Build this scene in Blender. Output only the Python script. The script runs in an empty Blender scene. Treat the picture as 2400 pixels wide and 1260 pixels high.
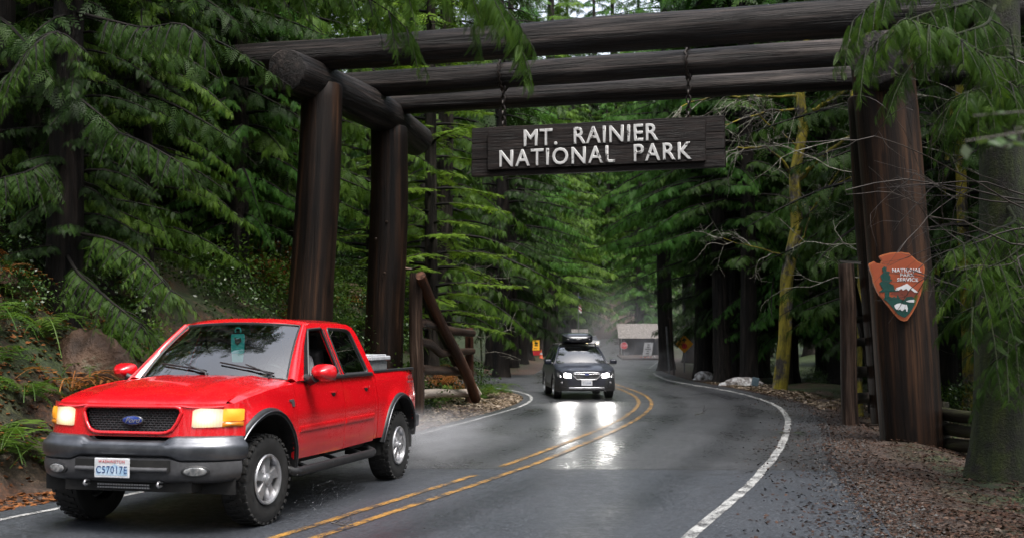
import bpy, bmesh, math, random
import numpy as np
from mathutils import Vector, Matrix
R = math.radians
rng = np.random.default_rng(7)
random.seed(7)
sc = bpy.context.scene
col = sc.collection

# ------------------------------------------------------------------ camera, sky, sun, exposure
FPX, HCAM, YH = 2800.0, 1.75, 788.0        # focal length in pixels of the 2400 px wide photo, eye height, horizon row
cd = bpy.data.cameras.new('camera')
cam = bpy.data.objects.new('camera', cd)
col.objects.link(cam)
cam.location = (0, 0, HCAM)
cam.rotation_euler = (R(90) + math.atan((YH - 630) / FPX), 0, 0)
cd.sensor_width = 36.0
cd.lens = 36.0 * FPX / 2400
cd.clip_start = 0.1
cd.clip_end = 3000
cd.dof.use_dof = True
cd.dof.focus_distance = 17.0
cd.dof.aperture_fstop = 2.8
sc.camera = cam

w = bpy.data.worlds.new('World')
sc.world = w
w.use_nodes = True
wn = w.node_tree
for n in list(wn.nodes):
    wn.nodes.remove(n)
sky = wn.nodes.new('ShaderNodeTexSky')
sky.sky_type = 'NISHITA'
sky.sun_disc = False
SUN_EL, SUN_AZ = R(66), R(152)              # azimuth measured clockwise from +Y: high behind the camera, a little to the left
sky.sun_elevation = SUN_EL
sky.sun_rotation = SUN_AZ
sky.air_density = 1.0
sky.dust_density = 4.0
hs = wn.nodes.new('ShaderNodeHueSaturation')
hs.inputs['Saturation'].default_value = 0.42   # overcast: the cloud layer takes most of the blue out
bg = wn.nodes.new('ShaderNodeBackground')
bg.inputs['Strength'].default_value = 0.15
wo = wn.nodes.new('ShaderNodeOutputWorld')
wn.links.new(sky.outputs[0], hs.inputs['Color'])
wn.links.new(hs.outputs[0], bg.inputs['Color'])
wn.links.new(bg.outputs[0], wo.inputs['Surface'])

sd = bpy.data.lights.new('sun', 'SUN')
sd.energy = 1.5
sd.angle = R(30)
sd.color = (1.0, 0.97, 0.92)
sun = bpy.data.objects.new('sun', sd)
col.objects.link(sun)
sv = Vector((math.sin(SUN_AZ) * math.cos(SUN_EL), math.cos(SUN_AZ) * math.cos(SUN_EL), math.sin(SUN_EL)))
sun.rotation_euler = sv.to_track_quat('Z', 'Y').to_euler()

sc.view_settings.view_transform = 'Standard'
sc.view_settings.look = 'None'
sc.view_settings.gamma = 1
sc.view_settings.use_curve_mapping = False
sc.view_settings.exposure = 1.38
sc.render.engine = 'CYCLES'
cy = sc.cycles
cy.use_denoising = True
cy.denoising_prefilter = 'ACCURATE'
cy.denoising_input_passes = 'RGB_ALBEDO_NORMAL'
cy.use_adaptive_sampling = True
cy.adaptive_threshold = 0.008
cy.max_bounces = 7
cy.diffuse_bounces = 3
cy.glossy_bounces = 3
cy.transmission_bounces = 6
cy.transparent_max_bounces = 8
cy.volume_bounces = 0
cy.sample_clamp_indirect = 1.2
cy.sample_clamp_direct = 12
cy.blur_glossy = 1.0
cy.caustics_reflective = False
cy.caustics_refractive = False

# ------------------------------------------------------------------ helpers
def at(px, py, d):
    """A point of the place seen at pixel (px, py) of the photo, d metres ahead (camera pitch is small: shear form)."""
    return Vector(((px - 1200) * d / FPX, d, HCAM + (YH - py) * d / FPX))

def tag(o, label=None, cat=None, group=None, kind=None):
    if label: o['label'] = label
    if cat: o['category'] = cat
    if group: o['group'] = group
    if kind: o['kind'] = kind
    return o

def thing(name, label, cat, loc=(0, 0, 0), rz=0, group=None):
    o = bpy.data.objects.new(name, None)
    col.objects.link(o)
    o.location = loc
    o.rotation_euler = (0, 0, rz)
    o.empty_display_size = 0.2
    return tag(o, label, cat, group)

def copy_tree(o, parent=None):
    c = o.copy()
    col.objects.link(c)
    c.parent = parent
    for ch in list(o.children):
        copy_tree(ch, c)
    return c

def basis(d, up=(0, 0, 1)):
    d = np.asarray(d, float); d = d / (np.linalg.norm(d) + 1e-12)
    u = np.asarray(up, float)
    if abs(d @ u) > 0.98:
        u = np.array([1.0, 0, 0])
    s = np.cross(d, u); s /= np.linalg.norm(s)
    return d, s, np.cross(s, d)

class MB:
    """Collects geometry; build() links it as ONE mesh object."""
    def __init__(self):
        self.v, self.f, self.m, self.rest, self.n = [], [], [], [], 0
        self.cur = 0
    def add(self, v, f, rest=None):
        v = np.asarray(v, float).reshape(-1, 3)
        self.v.append(v)
        self.rest.append(v.copy() if rest is None else np.asarray(rest, float))
        for q in f:
            self.f.append([i + self.n for i in q]); self.m.append(self.cur)
        self.n += len(v)
        return self
    def box(self, c, s, rz=0, M=None):
        c = np.asarray(c, float); h = np.asarray(s, float) / 2
        p = np.array([[x, y, z] for z in (-1, 1) for y in (-1, 1) for x in (-1, 1)]) * h
        if rz:
            a = np.array([[math.cos(rz), -math.sin(rz), 0], [math.sin(rz), math.cos(rz), 0], [0, 0, 1]]); p = p @ a.T
        if M is not None: p = p @ np.asarray(M).T
        return self.add(p + c, [(0, 2, 3, 1), (4, 5, 7, 6), (0, 1, 5, 4), (2, 6, 7, 3), (0, 4, 6, 2), (1, 3, 7, 5)], rest=p)
    def tube(self, P, r, n=8, cap=True, wob=None, seed=0, v0=0.0):
        P = np.asarray(P, float); k = len(P)
        r = np.broadcast_to(np.asarray(r, float), (k,))
        T = np.gradient(P, axis=0)
        T /= np.linalg.norm(T, axis=1)[:, None] + 1e-12
        d, s, u = basis(T[0])
        L = np.concatenate([[0], np.cumsum(np.linalg.norm(np.diff(P, axis=0), axis=1))]) + v0
        th = np.arange(n) * 2 * math.pi / n
        V = np.zeros((k, n, 3)); RS = np.zeros((k, n, 3))
        rr = np.random.default_rng(seed)
        ph = rr.uniform(0, 6.28, 6)
        for i in range(k):
            t = T[i]
            s = s - t * (s @ t); s /= np.linalg.norm(s) + 1e-12
            u = np.cross(s, t)
            ri = r[i] * np.ones(n)
            if wob:
                ri = ri * (1 + wob * (np.sin(2 * th + ph[0] + L[i] * .6) * .4 + np.sin(3 * th + ph[1] - L[i] * .9) * .35
                           + np.sin(7 * th + ph[2] + .3 * L[i]) * .25 + np.sin(5 * th + ph[4] + 2.1 * L[i]) * .25 + .4 * math.sin(1.7 * L[i] + ph[3])))
            V[i] = P[i] + ri[:, None] * (np.cos(th)[:, None] * s + np.sin(th)[:, None] * u)
            RS[i] = np.stack([np.cos(th) * r[i], np.sin(th) * r[i], np.full(n, L[i])], 1)
        F = [(i * n + j, i * n + (j + 1) % n, (i + 1) * n + (j + 1) % n, (i + 1) * n + j) for i in range(k - 1) for j in range(n)]
        if cap:
            F.append(list(range(n))[::-1]); F.append([(k - 1) * n + j for j in range(n)])
        return self.add(V.reshape(-1, 3), F, RS.reshape(-1, 3))
    def grid(self, fn, us, vs, flip=False, closed_u=False):
        nu, nv = len(us), len(vs)
        V = [fn(a, b) for a in us for b in vs]
        F = []
        for i in range(nu if closed_u else nu - 1):
            for j in range(nv - 1):
                i2 = (i + 1) % nu
                q = (i * nv + j, i2 * nv + j, i2 * nv + j + 1, i * nv + j + 1)
                F.append(q[::-1] if flip else q)
        return self.add(V, F)
    def rings(self, loops, cap0=True, cap1=True, flip=False):
        """loft closed loops of equal length"""
        n = len(loops[0]); k = len(loops)
        F = [(i * n + j, i * n + (j + 1) % n, (i + 1) * n + (j + 1) % n, (i + 1) * n + j) for i in range(k - 1) for j in range(n)]
        if cap0: F.append(list(range(n))[::-1])
        if cap1: F.append([(k - 1) * n + j for j in range(n)])
        if flip: F = [tuple(q)[::-1] for q in F]
        return self.add(np.asarray(loops, float).reshape(-1, 3), F)
    def prism(self, poly, O, U, V, depth):
        """2-D outline in the plane (O,U,V) pushed depth along U x V"""
        O, U, V = (np.asarray(a, float) for a in (O, U, V))
        N = np.cross(U, V); N /= np.linalg.norm(N)
        a = [O + U * p[0] + V * p[1] for p in poly]
        b = [q + N * depth for q in a]
        return self.rings([a, b])
    def lathe(self, prof, O, A, n=24, closed=False):
        """profile [(radius, along)] turned about axis A through O"""
        O = np.asarray(O, float); d, s, u = basis(A)
        loops = []
        for r, z in prof:
            loops.append([O + d * z + r * (math.cos(t) * s + math.sin(t) * u) for t in np.arange(n) * 2 * math.pi / n])
        if closed: loops.append(loops[0])
        return self.rings(loops, not closed, not closed)
    def sphere(self, c, r, n=12, m=8):
        c = np.asarray(c, float); r = np.broadcast_to(np.asarray(r, float), (3,))
        loops = []
        for i in range(1, m):
            a = math.pi * i / m
            loops.append([c + r * np.array([math.sin(a) * math.cos(t), math.sin(a) * math.sin(t), -math.cos(a)]) for t in np.arange(n) * 2 * math.pi / n])
        return self.rings(loops)
    def xf(self, M3, t=(0, 0, 0)):
        self.v = [a @ np.asarray(M3, float).T + np.asarray(t, float) for a in self.v]
        return self
    def build(self, name, mats, parent=None, smooth=None, bevel=0, org=None, attrs=None, fixn=True):
        me = bpy.data.meshes.new(name)
        V = np.concatenate(self.v) if self.v else np.zeros((0, 3))
        if org is not None: V = V - np.asarray(org, float)
        elif parent is not None: V = V - np.asarray(world_loc(parent))
        me.from_pydata(V.tolist(), [], self.f)
        ra = me.attributes.new('rest', 'FLOAT_VECTOR', 'POINT')
        ra.data.foreach_set('vector', np.concatenate(self.rest).astype(np.float32).ravel())
        for m in (mats if isinstance(mats, (list, tuple)) else [mats]): me.materials.append(m)
        if any(self.m): me.polygons.foreach_set('material_index', self.m)
        if fixn:
            bm = bmesh.new(); bm.from_mesh(me)
            bmesh.ops.recalc_face_normals(bm, faces=bm.faces)
            bm.to_mesh(me); bm.free()
        o = bpy.data.objects.new(name, me)
        col.objects.link(o)
        o.parent = parent
        if org is not None and parent is None: o.location = org
        if bevel:
            b = o.modifiers.new('bevel', 'BEVEL'); b.width = bevel; b.segments = 2; b.limit_method = 'ANGLE'; b.angle_limit = R(40)
        if smooth is not None:
            me.polygons.foreach_set('use_smooth', [True] * len(me.polygons))
            if smooth < 179:
                try: me.set_sharp_from_angle(angle=R(smooth))
                except Exception: pass
        me.update()
        return o

LOCAL = False        # True while a vehicle is built in its own axes
def world_loc(o):
    if LOCAL: return (0.0, 0.0, 0.0)
    p = Vector(o.location)
    while o.parent is not None:
        o = o.parent; p = Vector(o.location) + p
    return tuple(p)

def raw_mesh(name, V, F, mats, attrs=None, smooth=False):
    """fast mesh of equal-sized faces"""
    V = np.asarray(V, np.float32); F = np.asarray(F, np.int32)
    me = bpy.data.meshes.new(name)
    me.vertices.add(len(V)); me.vertices.foreach_set('co', V.ravel())
    k = F.shape[1]
    me.loops.add(F.size); me.loops.foreach_set('vertex_index', F.ravel())
    me.polygons.add(len(F)); me.polygons.foreach_set('loop_start', np.arange(0, F.size, k, dtype=np.int32))
    try: me.polygons.foreach_set('loop_total', np.full(len(F), k, np.int32))
    except Exception: pass
    if smooth: me.polygons.foreach_set('use_smooth', np.ones(len(F), bool))
    for nme, a in (attrs or {}).items():
        if a.ndim == 1:
            at_ = me.attributes.new(nme, 'FLOAT', 'POINT'); at_.data.foreach_set('value', a.astype(np.float32))
        else:
            at_ = me.attributes.new(nme, 'FLOAT_VECTOR', 'POINT'); at_.data.foreach_set('vector', a.astype(np.float32).ravel())
    for m in (mats if isinstance(mats, (list, tuple)) else [mats]): me.materials.append(m)
    me.update(); me.validate()
    return me

def link(name, me, parent=None, loc=None):
    o = bpy.data.objects.new(name, me); col.objects.link(o); o.parent = parent
    if loc is not None: o.location = loc
    return o

# ------------------------------------------------------------------ materials
def new_mat(name):
    m = bpy.data.materials.new(name); m.use_nodes = True
    nt = m.node_tree
    return m, nt, nt.nodes['Principled BSDF']

def coords(nt, kind='Object', stretch=(1, 1, 1)):
    if kind in ('rest', 'var'):
        a = nt.nodes.new('ShaderNodeAttribute'); a.attribute_name = kind; out = a.outputs['Vector']
    else:
        out = nt.nodes.new('ShaderNodeTexCoord').outputs[kind]
    mp = nt.nodes.new('ShaderNodeMapping'); mp.inputs['Scale'].default_value = stretch
    nt.links.new(out, mp.inputs['Vector'])
    return mp.outputs[0]

def noise(nt, vec, scale, detail=5, rough=0.6, dist=0.0):
    n = nt.nodes.new('ShaderNodeTexNoise')
    n.inputs['Scale'].default_value = scale; n.inputs['Detail'].default_value = detail
    n.inputs['Roughness'].default_value = rough; n.inputs['Distortion'].default_value = dist
    nt.links.new(vec, n.inputs['Vector'])
    return n.outputs[0]

def ramp(nt, fac, stops):
    r = nt.nodes.new('ShaderNodeValToRGB'); e = r.color_ramp.elements
    while len(e) < len(stops): e.new(0.5)
    for q, (p, c) in zip(e, stops):
        q.position = p; q.color = (*c, 1) if len(c) == 3 else c
    nt.links.new(fac, r.inputs[0])
    return r.outputs[0]

def maprange(nt, fac, a, b, c, d):
    r = nt.nodes.new('ShaderNodeMapRange')
    for i, v in enumerate((a, b, c, d)): r.inputs[i + 1].default_value = v
    nt.links.new(fac, r.inputs[0])
    return r.outputs[0]

def mixc(nt, fac, a, b, mode='MIX'):
    m = nt.nodes.new('ShaderNodeMix'); m.data_type = 'RGBA'; m.blend_type = mode
    for i, v in ((0, fac), (6, a), (7, b)):
        if isinstance(v, (int, float)): m.inputs[i].default_value = v
        elif isinstance(v, tuple): m.inputs[i].default_value = (*v, 1)
        else: nt.links.new(v, m.inputs[i])
    return m.outputs[2]

def math_(nt, op, a, b=0.0):
    m = nt.nodes.new('ShaderNodeMath'); m.operation = op
    for i, v in enumerate((a, b)):
        if isinstance(v, (int, float)): m.inputs[i].default_value = v
        else: nt.links.new(v, m.inputs[i])
    return m.outputs[0]

def bump(nt, bs, h, strength, dist):
    b = nt.nodes.new('ShaderNodeBump'); b.inputs['Strength'].default_value = strength; b.inputs['Distance'].default_value = dist
    nt.links.new(h, b.inputs['Height']); nt.links.new(b.outputs[0], bs.inputs['Normal'])

def pmat(name, stops, scale=4, stretch=(1, 1, 1), coord='Object', rough=0.6, rough2=None, spec=0.5, metal=0.0, bmp=None, coat=0, detail=6):
    m, nt, b = new_mat(name)
    if len(stops) == 1:
        b.inputs['Base Color'].default_value = (*stops[0][1], 1)
    v = coords(nt, coord, stretch)
    f = noise(nt, v, scale, detail)
    if len(stops) > 1: nt.links.new(ramp(nt, f, stops), b.inputs['Base Color'])
    if rough2 is not None: nt.links.new(maprange(nt, f, 0.3, 0.7, rough, rough2), b.inputs['Roughness'])
    else: b.inputs['Roughness'].default_value = rough
    b.inputs['Metallic'].default_value = metal
    b.inputs['Specular IOR Level'].default_value = spec
    b.inputs['Coat Weight'].default_value = coat
    b.inputs['Coat Roughness'].default_value = 0.05
    if bmp: bump(nt, b, noise(nt, v, bmp[0], 6), bmp[1], bmp[2])
    return m

def emit_mat(name, colr, strength, tex=None):
    m, nt, b = new_mat(name)
    b.inputs['Base Color'].default_value = (*colr, 1)
    b.inputs['Emission Color'].default_value = (*colr, 1)
    b.inputs['Emission Strength'].default_value = strength
    m.cycles.emission_sampling = 'NONE'        # the spot lamps carry the beams
    return m

def glass_mat(name, tint, rough=0.02, alpha=0.35, spec=0.5):
    """a pane: mirror-like coat over a tinted see-through sheet"""
    m, nt, b = new_mat(name)
    nt.nodes.remove(b)
    out = nt.nodes['Material Output']
    tr = nt.nodes.new('ShaderNodeBsdfTransparent'); tr.inputs[0].default_value = (*tint, 1)
    gl = nt.nodes.new('ShaderNodeBsdfGlossy'); gl.inputs['Roughness'].default_value = rough
    fr = nt.nodes.new('ShaderNodeFresnel'); fr.inputs[0].default_value = 1.55
    mx = nt.nodes.new('ShaderNodeMixShader')
    k = math_(nt, 'MULTIPLY', fr.outputs[0], spec * 2)
    nt.links.new(k, mx.inputs[0]); nt.links.new(tr.outputs[0], mx.inputs[1]); nt.links.new(gl.outputs[0], mx.inputs[2])
    nt.links.new(mx.outputs[0], out.inputs['Surface'])
    return m

def wood_mat(name, dark, mid, lite, rough=0.5, sxy=9, sz=0.55, r2=0.75, bs=0.5):
    m, nt, b = new_mat(name)
    v = coords(nt, 'rest', (sxy, sxy, sz))
    f = noise(nt, v, 1.0, 8, 0.65, 0.3)
    v2 = coords(nt, 'rest', (1.2, 1.2, .35))
    g = noise(nt, v2, 1.0, 3)
    c1 = ramp(nt, f, [(0.33, dark), (0.5, mid), (0.68, lite)])
    k = maprange(nt, g, 0.42, 0.6, 0, 1)
    oi = nt.nodes.new('ShaderNodeObjectInfo')
    c2 = mixc(nt, k, mixc(nt, 1.0, c1, (.42, .4, .4), 'MULTIPLY'), c1)
    vk = nt.nodes.new('ShaderNodeTexVoronoi'); vk.inputs['Scale'].default_value = 1.0; nt.links.new(coords(nt, 'rest', (2.6, 2.6, .85)), vk.inputs['Vector'])
    knot = maprange(nt, vk.outputs['Distance'], .10, .17, 1, 0)                      # knots
    ck = noise(nt, coords(nt, 'rest', (sxy * 1.7, sxy * 1.7, .16)), 1.0, 2, .5, .4)
    split = maprange(nt, math_(nt, 'ABSOLUTE', math_(nt, 'SUBTRACT', ck, .56)), .0, .016, 1, 0)   # long drying cracks
    dk = math_(nt, 'MAXIMUM', knot, split)
    c2 = mixc(nt, math_(nt, 'MULTIPLY', dk, .8), c2, mixc(nt, 1.0, c2, (.22, .2, .2), 'MULTIPLY'))
    nt.links.new(c2, b.inputs['Base Color'])
    nt.links.new(maprange(nt, f, 0.3, 0.7, rough, r2), b.inputs['Roughness'])
    v3 = coords(nt, 'rest', (sxy * 3.2, sxy * 3.2, sz * 1.6))
    h = noise(nt, v3, 1.0, 5, 0.7)
    b.inputs['Specular IOR Level'].default_value = .22
    cr = maprange(nt, f, 0.3, 0.45, 0, 1)
    bump(nt, b, math_(nt, 'SUBTRACT', math_(nt, 'ADD', h, cr), math_(nt, 'MULTIPLY', split, 1.5)), bs, 0.03)
    return m

def leaf_mat(name, stops, trans=0.33, rough=0.45, spec=0.12, patch=None):
    m, nt, b = new_mat(name)
    a = nt.nodes.new('ShaderNodeAttribute'); a.attribute_name = 'var'
    oi = nt.nodes.new('ShaderNodeObjectInfo')
    k = math_(nt, 'ADD', math_(nt, 'MULTIPLY', a.outputs['Fac'], 0.75), math_(nt, 'MULTIPLY', oi.outputs['Random'], 0.25))
    c = ramp(nt, k, stops)
    nt.links.new(c, b.inputs['Base Color'])
    b.inputs['Roughness'].default_value = rough
    b.inputs['Specular IOR Level'].default_value = spec
    out = nt.nodes['Material Output']
    tl = nt.nodes.new('ShaderNodeBsdfTranslucent')
    nt.links.new(mixc(nt, 1.0, c, (1.3, 1.35, .6), 'MULTIPLY'), tl.inputs[0])
    mx = nt.nodes.new('ShaderNodeMixShader'); mx.inputs[0].default_value = trans
    nt.links.new(b.outputs[0], mx.inputs[1]); nt.links.new(tl.outputs[0], mx.inputs[2])
    nt.links.new(mx.outputs[0], out.inputs['Surface'])
    return m

def text_mesh(name, body, size, mat, parent, O, U, N, ext=0.004, align='CENTER', shear=0.0, sx=1.0, space=1.0, bold=0.0):
    """lettering: built-in font turned into a mesh, laid in the plane with reading direction U and normal N, base point O"""
    cu = bpy.data.curves.new(name, 'FONT'); cu.body = body; cu.size = size; cu.extrude = ext
    cu.align_x = align; cu.align_y = 'CENTER'; cu.shear = shear; cu.space_character = space; cu.bevel_depth = bold; cu.bevel_resolution = 0
    cu.resolution_u = 3
    t = bpy.data.objects.new(name, cu); col.objects.link(t)
    dg = bpy.context.evaluated_depsgraph_get()
    me = bpy.data.meshes.new_from_object(t.evaluated_get(dg))
    bpy.data.objects.remove(t)
    U = np.asarray(U, float); U /= np.linalg.norm(U); N = np.asarray(N, float); N /= np.linalg.norm(N)
    W = np.cross(N, U)
    n = len(me.vertices); a = np.zeros(n * 3, np.float32); me.vertices.foreach_get('co', a); a = a.reshape(-1, 3)
    b = np.asarray(O, float) + a[:, :1] * sx * U + a[:, 1:2] * W + a[:, 2:] * N
    if parent is not None: b = b - np.asarray(world_loc(parent))
    me.vertices.foreach_set('co', b.astype(np.float32).ravel())
    ra = me.attributes.new('rest', 'FLOAT_VECTOR', 'POINT'); ra.data.foreach_set('vector', a.ravel())
    me.materials.clear(); me.materials.append(mat); me.update(); me.name = name
    return link(name, me, parent)
# ------------------------------------------------------------------ the lie of the land
LW = [(-12, -13.5), (-2, -9.6), (4, -7.5), (8, -6.15), (11.5, -4.92), (12.25, -4.62), (13.4, -4.22), (17, -3.05), (21.1, -1.77), (26.6, -.48), (30.2, .28), (33.3, .6), (36, .58), (38, .3), (40.2, -.36)]
RW = [(-12, -6.6), (-2, -3.1), (4, -.9), (8, .66), (10.4, 1.48), (12.5, 2.23), (14.76, 3.0), (19.4, 4.37), (24.9, 5.75), (29.3, 6.6), (34, 7.05), (39.5, 7.0), (43, 6.6), (48, 6.2), (54, 6.5), (59.7, 7.0), (65, 7.4), (83, 10.1), (98, 12.2), (112, 12.4), (130, 12.3), (150, 14), (175, 17.5)]
CY = [(-12, -10), (-2, -6.4), (4, -4.2), (8, -2.78), (10.4, -1.92), (12.8, -1.14), (15.5, -.15), (22, 1.66), (26, 2.62), (30.5, 3.42), (35, 3.82), (40, 3.78), (46, 3.55), (54, 3.75), (66, 4.4), (83, 5.8), (98, 7.2), (130, 10.2), (150, 12.3), (175, 15.5)]
def smooth_interp(pts):
    a = np.array(pts); yy = np.arange(a[0, 0], a[-1, 0] + .01, .5)
    xx = np.interp(yy, a[:, 0], a[:, 1])
    k = np.ones(7) / 7
    xp = np.pad(xx, 3, mode='reflect', reflect_type='odd'); xs = np.convolve(xp, k, 'valid')
    xp = np.pad(xs, 3, mode='reflect', reflect_type='odd'); xs = np.convolve(xp, k, 'valid')
    return lambda y: np.interp(y, yy, xs)
lw, rw, cyl = smooth_interp(LW), smooth_interp(RW), smooth_interp(CY)
_la = smooth_interp([(-12, -14.3), (-2, -10.3), (4, -8.1), (8, -6.75), (11.5, -5.45), (13.4, -4.7), (17, -3.45), (21.1, -2.1), (26.6, -.78), (30.2, 0.0), (33.3, .36), (36, .35), (38, .05), (40.2, -.75), (42, -.6), (54, .9), (73, 2.2), (98, 4.3), (130, 8.0), (150, 10.4), (175, 13.5)])
_ra = smooth_interp([(-12, -3.6), (-2, -.4), (4, 1.5), (8, 2.75), (10.6, 3.36), (13.2, 3.85), (18, 4.8), (24.9, 6.55), (30, 7.45), (34, 7.75), (39.5, 7.65), (43, 7.35), (48, 7.1), (54, 7.3), (59.7, 7.5), (72, 8.8), (83, 10.7), (98, 12.8), (112, 13.0), (130, 12.8), (150, 14.6), (175, 18)])
def base(y): 
    return .00045 * np.maximum(np.asarray(y, float) - 98, 0) ** 2 * (1 - .4 * np.clip((np.asarray(y, float) - 150) / 100, 0, 1))
yy = np.concatenate([np.arange(-12, 40.3, 1.0), [40.2]])
POLY = [(float(_la(y)), y) for y in yy] + [(-8, 42.2), (-20, 44.5), (-60, 50), (-60, 64), (-20, 57), (-8, 55), (.9, 54.2)] \
     + [(float(_la(y)), y) for y in np.arange(57, 176, 4.0)] + [(float(_ra(y)), y) for y in np.arange(175, -12.5, -1.5)]
POLY = np.array(POLY)
def asphalt_dist(x, y):
    """distance outside the asphalt (negative inside)"""
    x = np.asarray(x, float).ravel(); y = np.asarray(y, float).ravel()
    best = np.full(x.shape, 1e9); ins = np.zeros(x.shape, bool)
    A = POLY; B = np.roll(POLY, -1, 0)
    for (ax, ay), (bx, by) in zip(A, B):
        dx, dy = bx - ax, by - ay; L = dx * dx + dy * dy + 1e-12
        t = np.clip(((x - ax) * dx + (y - ay) * dy) / L, 0, 1)
        best = np.minimum(best, (x - ax - t * dx) ** 2 + (y - ay - t * dy) ** 2)
        c = (ay > y) != (by > y)
        if c.any():
            xi = ax + (y - ay) * dx / (dy if abs(dy) > 1e-9 else 1e-9)
            ins ^= c & (x < xi)
    d = np.sqrt(best)
    return np.where(ins, -d, d)
_ph = np.random.default_rng(3).uniform(0, 6.28, 40)
def lumps(x, y, s):
    r = 0
    for i in range(6):
        a = _ph[i] ; k = (1.0 + .55 * i) * s
        r = r + np.sin(k * (x * math.cos(a) + y * math.sin(a)) + _ph[i + 10]) * np.sin(k * .8 * (-x * math.sin(a * 1.7) + y * math.cos(a * 1.7)) + _ph[i + 20]) / (1 + .5 * i)
    return r
def ss(t): t = np.clip(t, 0, 1); return t * t * (3 - 2 * t)
def height(x, y):
    x = np.asarray(x, float); y = np.asarray(y, float); shp = np.broadcast(x, y).shape
    x, y = np.broadcast_to(x, shp).ravel(), np.broadcast_to(y, shp).ravel()
    d = asphalt_dist(x, y); o = np.maximum(d, 0)
    left = x < cyl(y)
    b0 = 0.75 + 1.25 * ss((y - 15) / 6) * (1 - ss((y - 38) / 3))
    q = np.maximum(o - b0, 0)
    near = 2.7 * (1 - np.exp(-q * .55)) + .27 * np.minimum(np.maximum(q - .6, 0), 16) + .09 * np.maximum(q - 16, 0)
    fara = .12 * np.maximum(o - 1.5, 0)
    hl = np.where(y < 48, near * (1 - ss((y - 36) / 10) * .55), np.minimum(fara, 9))
    hr = -.14 * ss((o - .5) / 2) + .06 * np.maximum(o - 3, 0) * ss((o - 3) / 15)
    h = np.where(left, hl, hr)
    h = h + np.where(o > 0, (.05 * lumps(x, y, 1.6) + .10 * lumps(x + 9, y, .55) * ss(o / 4)) * ss(o / 1.0), 0)
    h = h + .30 * np.maximum(y - 150, 0) * ss((y - 150) / 40)
    h = np.minimum(h, 60)
    h = h + base(y) + np.where(d < 0, -.035 - .1 * ss(-d / .8), -.02 * (1 - ss(d / .4)))
    return h.reshape(shp)
def hz(x, y): return float(height(np.array([x]), np.array([y]))[0])

# ground sheet
xs = np.unique(np.round(np.concatenate([-np.geomspace(24, 500, 22), np.arange(-24, 24.01, .42), np.geomspace(24, 500, 22)]), 3))
ys = np.unique(np.round(np.concatenate([-np.geomspace(14, 300, 10), np.arange(-14, 6, 1.5), np.arange(6, 62, .42), np.arange(62, 130, 1.2), np.geomspace(130, 600, 26)]), 3))
GX, GY = np.meshgrid(xs, ys)
GZ = height(GX, GY)
GD = asphalt_dist(GX, GY)
V = np.stack([GX.ravel(), GY.ravel(), GZ.ravel()], 1)
nx, ny = len(xs), len(ys)
ii = (np.arange(ny - 1)[:, None] * nx + np.arange(nx - 1)[None]).ravel()
F = np.stack([ii, ii + 1, ii + nx + 1, ii + nx], 1)
leftm = ss((cyl(GY.ravel()) - GX.ravel()) / 2)
mg, nt, b = new_mat('forest_floor')
v = coords(nt, 'Object')
n1 = noise(nt, v, 1.1, 6, .65); n2 = noise(nt, v, 14, 8, .7); n3 = noise(nt, v, 45, 4, .7)
lit = ramp(nt, n2, [(.3, (.012, .008, .006)), (.48, (.045, .028, .02)), (.62, (.10, .062, .043)), (.75, (.2, .15, .12))])
org = ramp(nt, n2, [(.3, (.014, .007, .004)), (.5, (.06, .024, .010)), (.7, (.17, .07, .028))])
mos = ramp(nt, n2, [(.3, (.005, .009, .002)), (.5, (.016, .032, .005)), (.7, (.06, .085, .015))])
al = nt.nodes.new('ShaderNodeAttribute'); al.attribute_name = 'left'
ad = nt.nodes.new('ShaderNodeAttribute'); ad.attribute_name = 'adist'
lm = math_(nt, 'MULTIPLY', al.outputs['Fac'], maprange(nt, n1, .5, .62, 0, 1))
c = mixc(nt, lm, lit, org)
far = maprange(nt, ad.outputs['Fac'], .7, 1.7, 0, 1)
mm = math_(nt, 'MAXIMUM', math_(nt, 'MULTIPLY', maprange(nt, n1, .57, .47, 0, .95), far), maprange(nt, ad.outputs['Fac'], 3.0, 7, 0, .93))
c = mixc(nt, mm, c, mos)
nt.links.new(c, b.inputs['Base Color'])
b.inputs['Roughness'].default_value = .62
bump(nt, b, math_(nt, 'ADD', n2, math_(nt, 'MULTIPLY', n3, .4)), .8, .06)
me = raw_mesh('ground', V, F, mg, {'left': leftm, 'adist': GD.ravel()}, smooth=True)
tag(link('ground', me), kind='structure')

# ------------------------------------------------------------------ road: wet asphalt and painted lines
ma, nt, b = new_mat('wet_asphalt')
v = coords(nt, 'Object')
sep = nt.nodes.new('ShaderNodeSeparateXYZ'); nt.links.new(v, sep.inputs[0])
fine = noise(nt, v, 34, 4, .85); mid = noise(nt, v, 5, 6, .65); big = noise(nt, coords(nt, 'Object', (1, .35, 1)), .55, 5, .6)
wave = noise(nt, coords(nt, 'Object', (1, 0, 0)), 1.4, 2)
seamy = math_(nt, 'ADD', sep.outputs['Y'], math_(nt, 'ADD', math_(nt, 'MULTIPLY', sep.outputs['X'], .035), math_(nt, 'MULTIPLY', wave, .25)))
newer = maprange(nt, seamy, 16.15, 16.0, 0, 1)           # fresh overlay ends in a seam across the road
old = ramp(nt, fine, [(.32, (.012, .0125, .0145)), (.5, (.038, .039, .043)), (.64, (.11, .112, .117)), (.72, (.22, .22, .23))])
new = ramp(nt, fine, [(.34, (.006, .007, .010)), (.5, (.024, .028, .035)), (.62, (.075, .085, .10)), (.72, (.22, .24, .27))])
c = mixc(nt, newer, old, new)
c = mixc(nt, maprange(nt, mid, .45, .65, 0, .5), c, mixc(nt, 1.0, c, (.55, .55, .57), 'MULTIPLY'))
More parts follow.
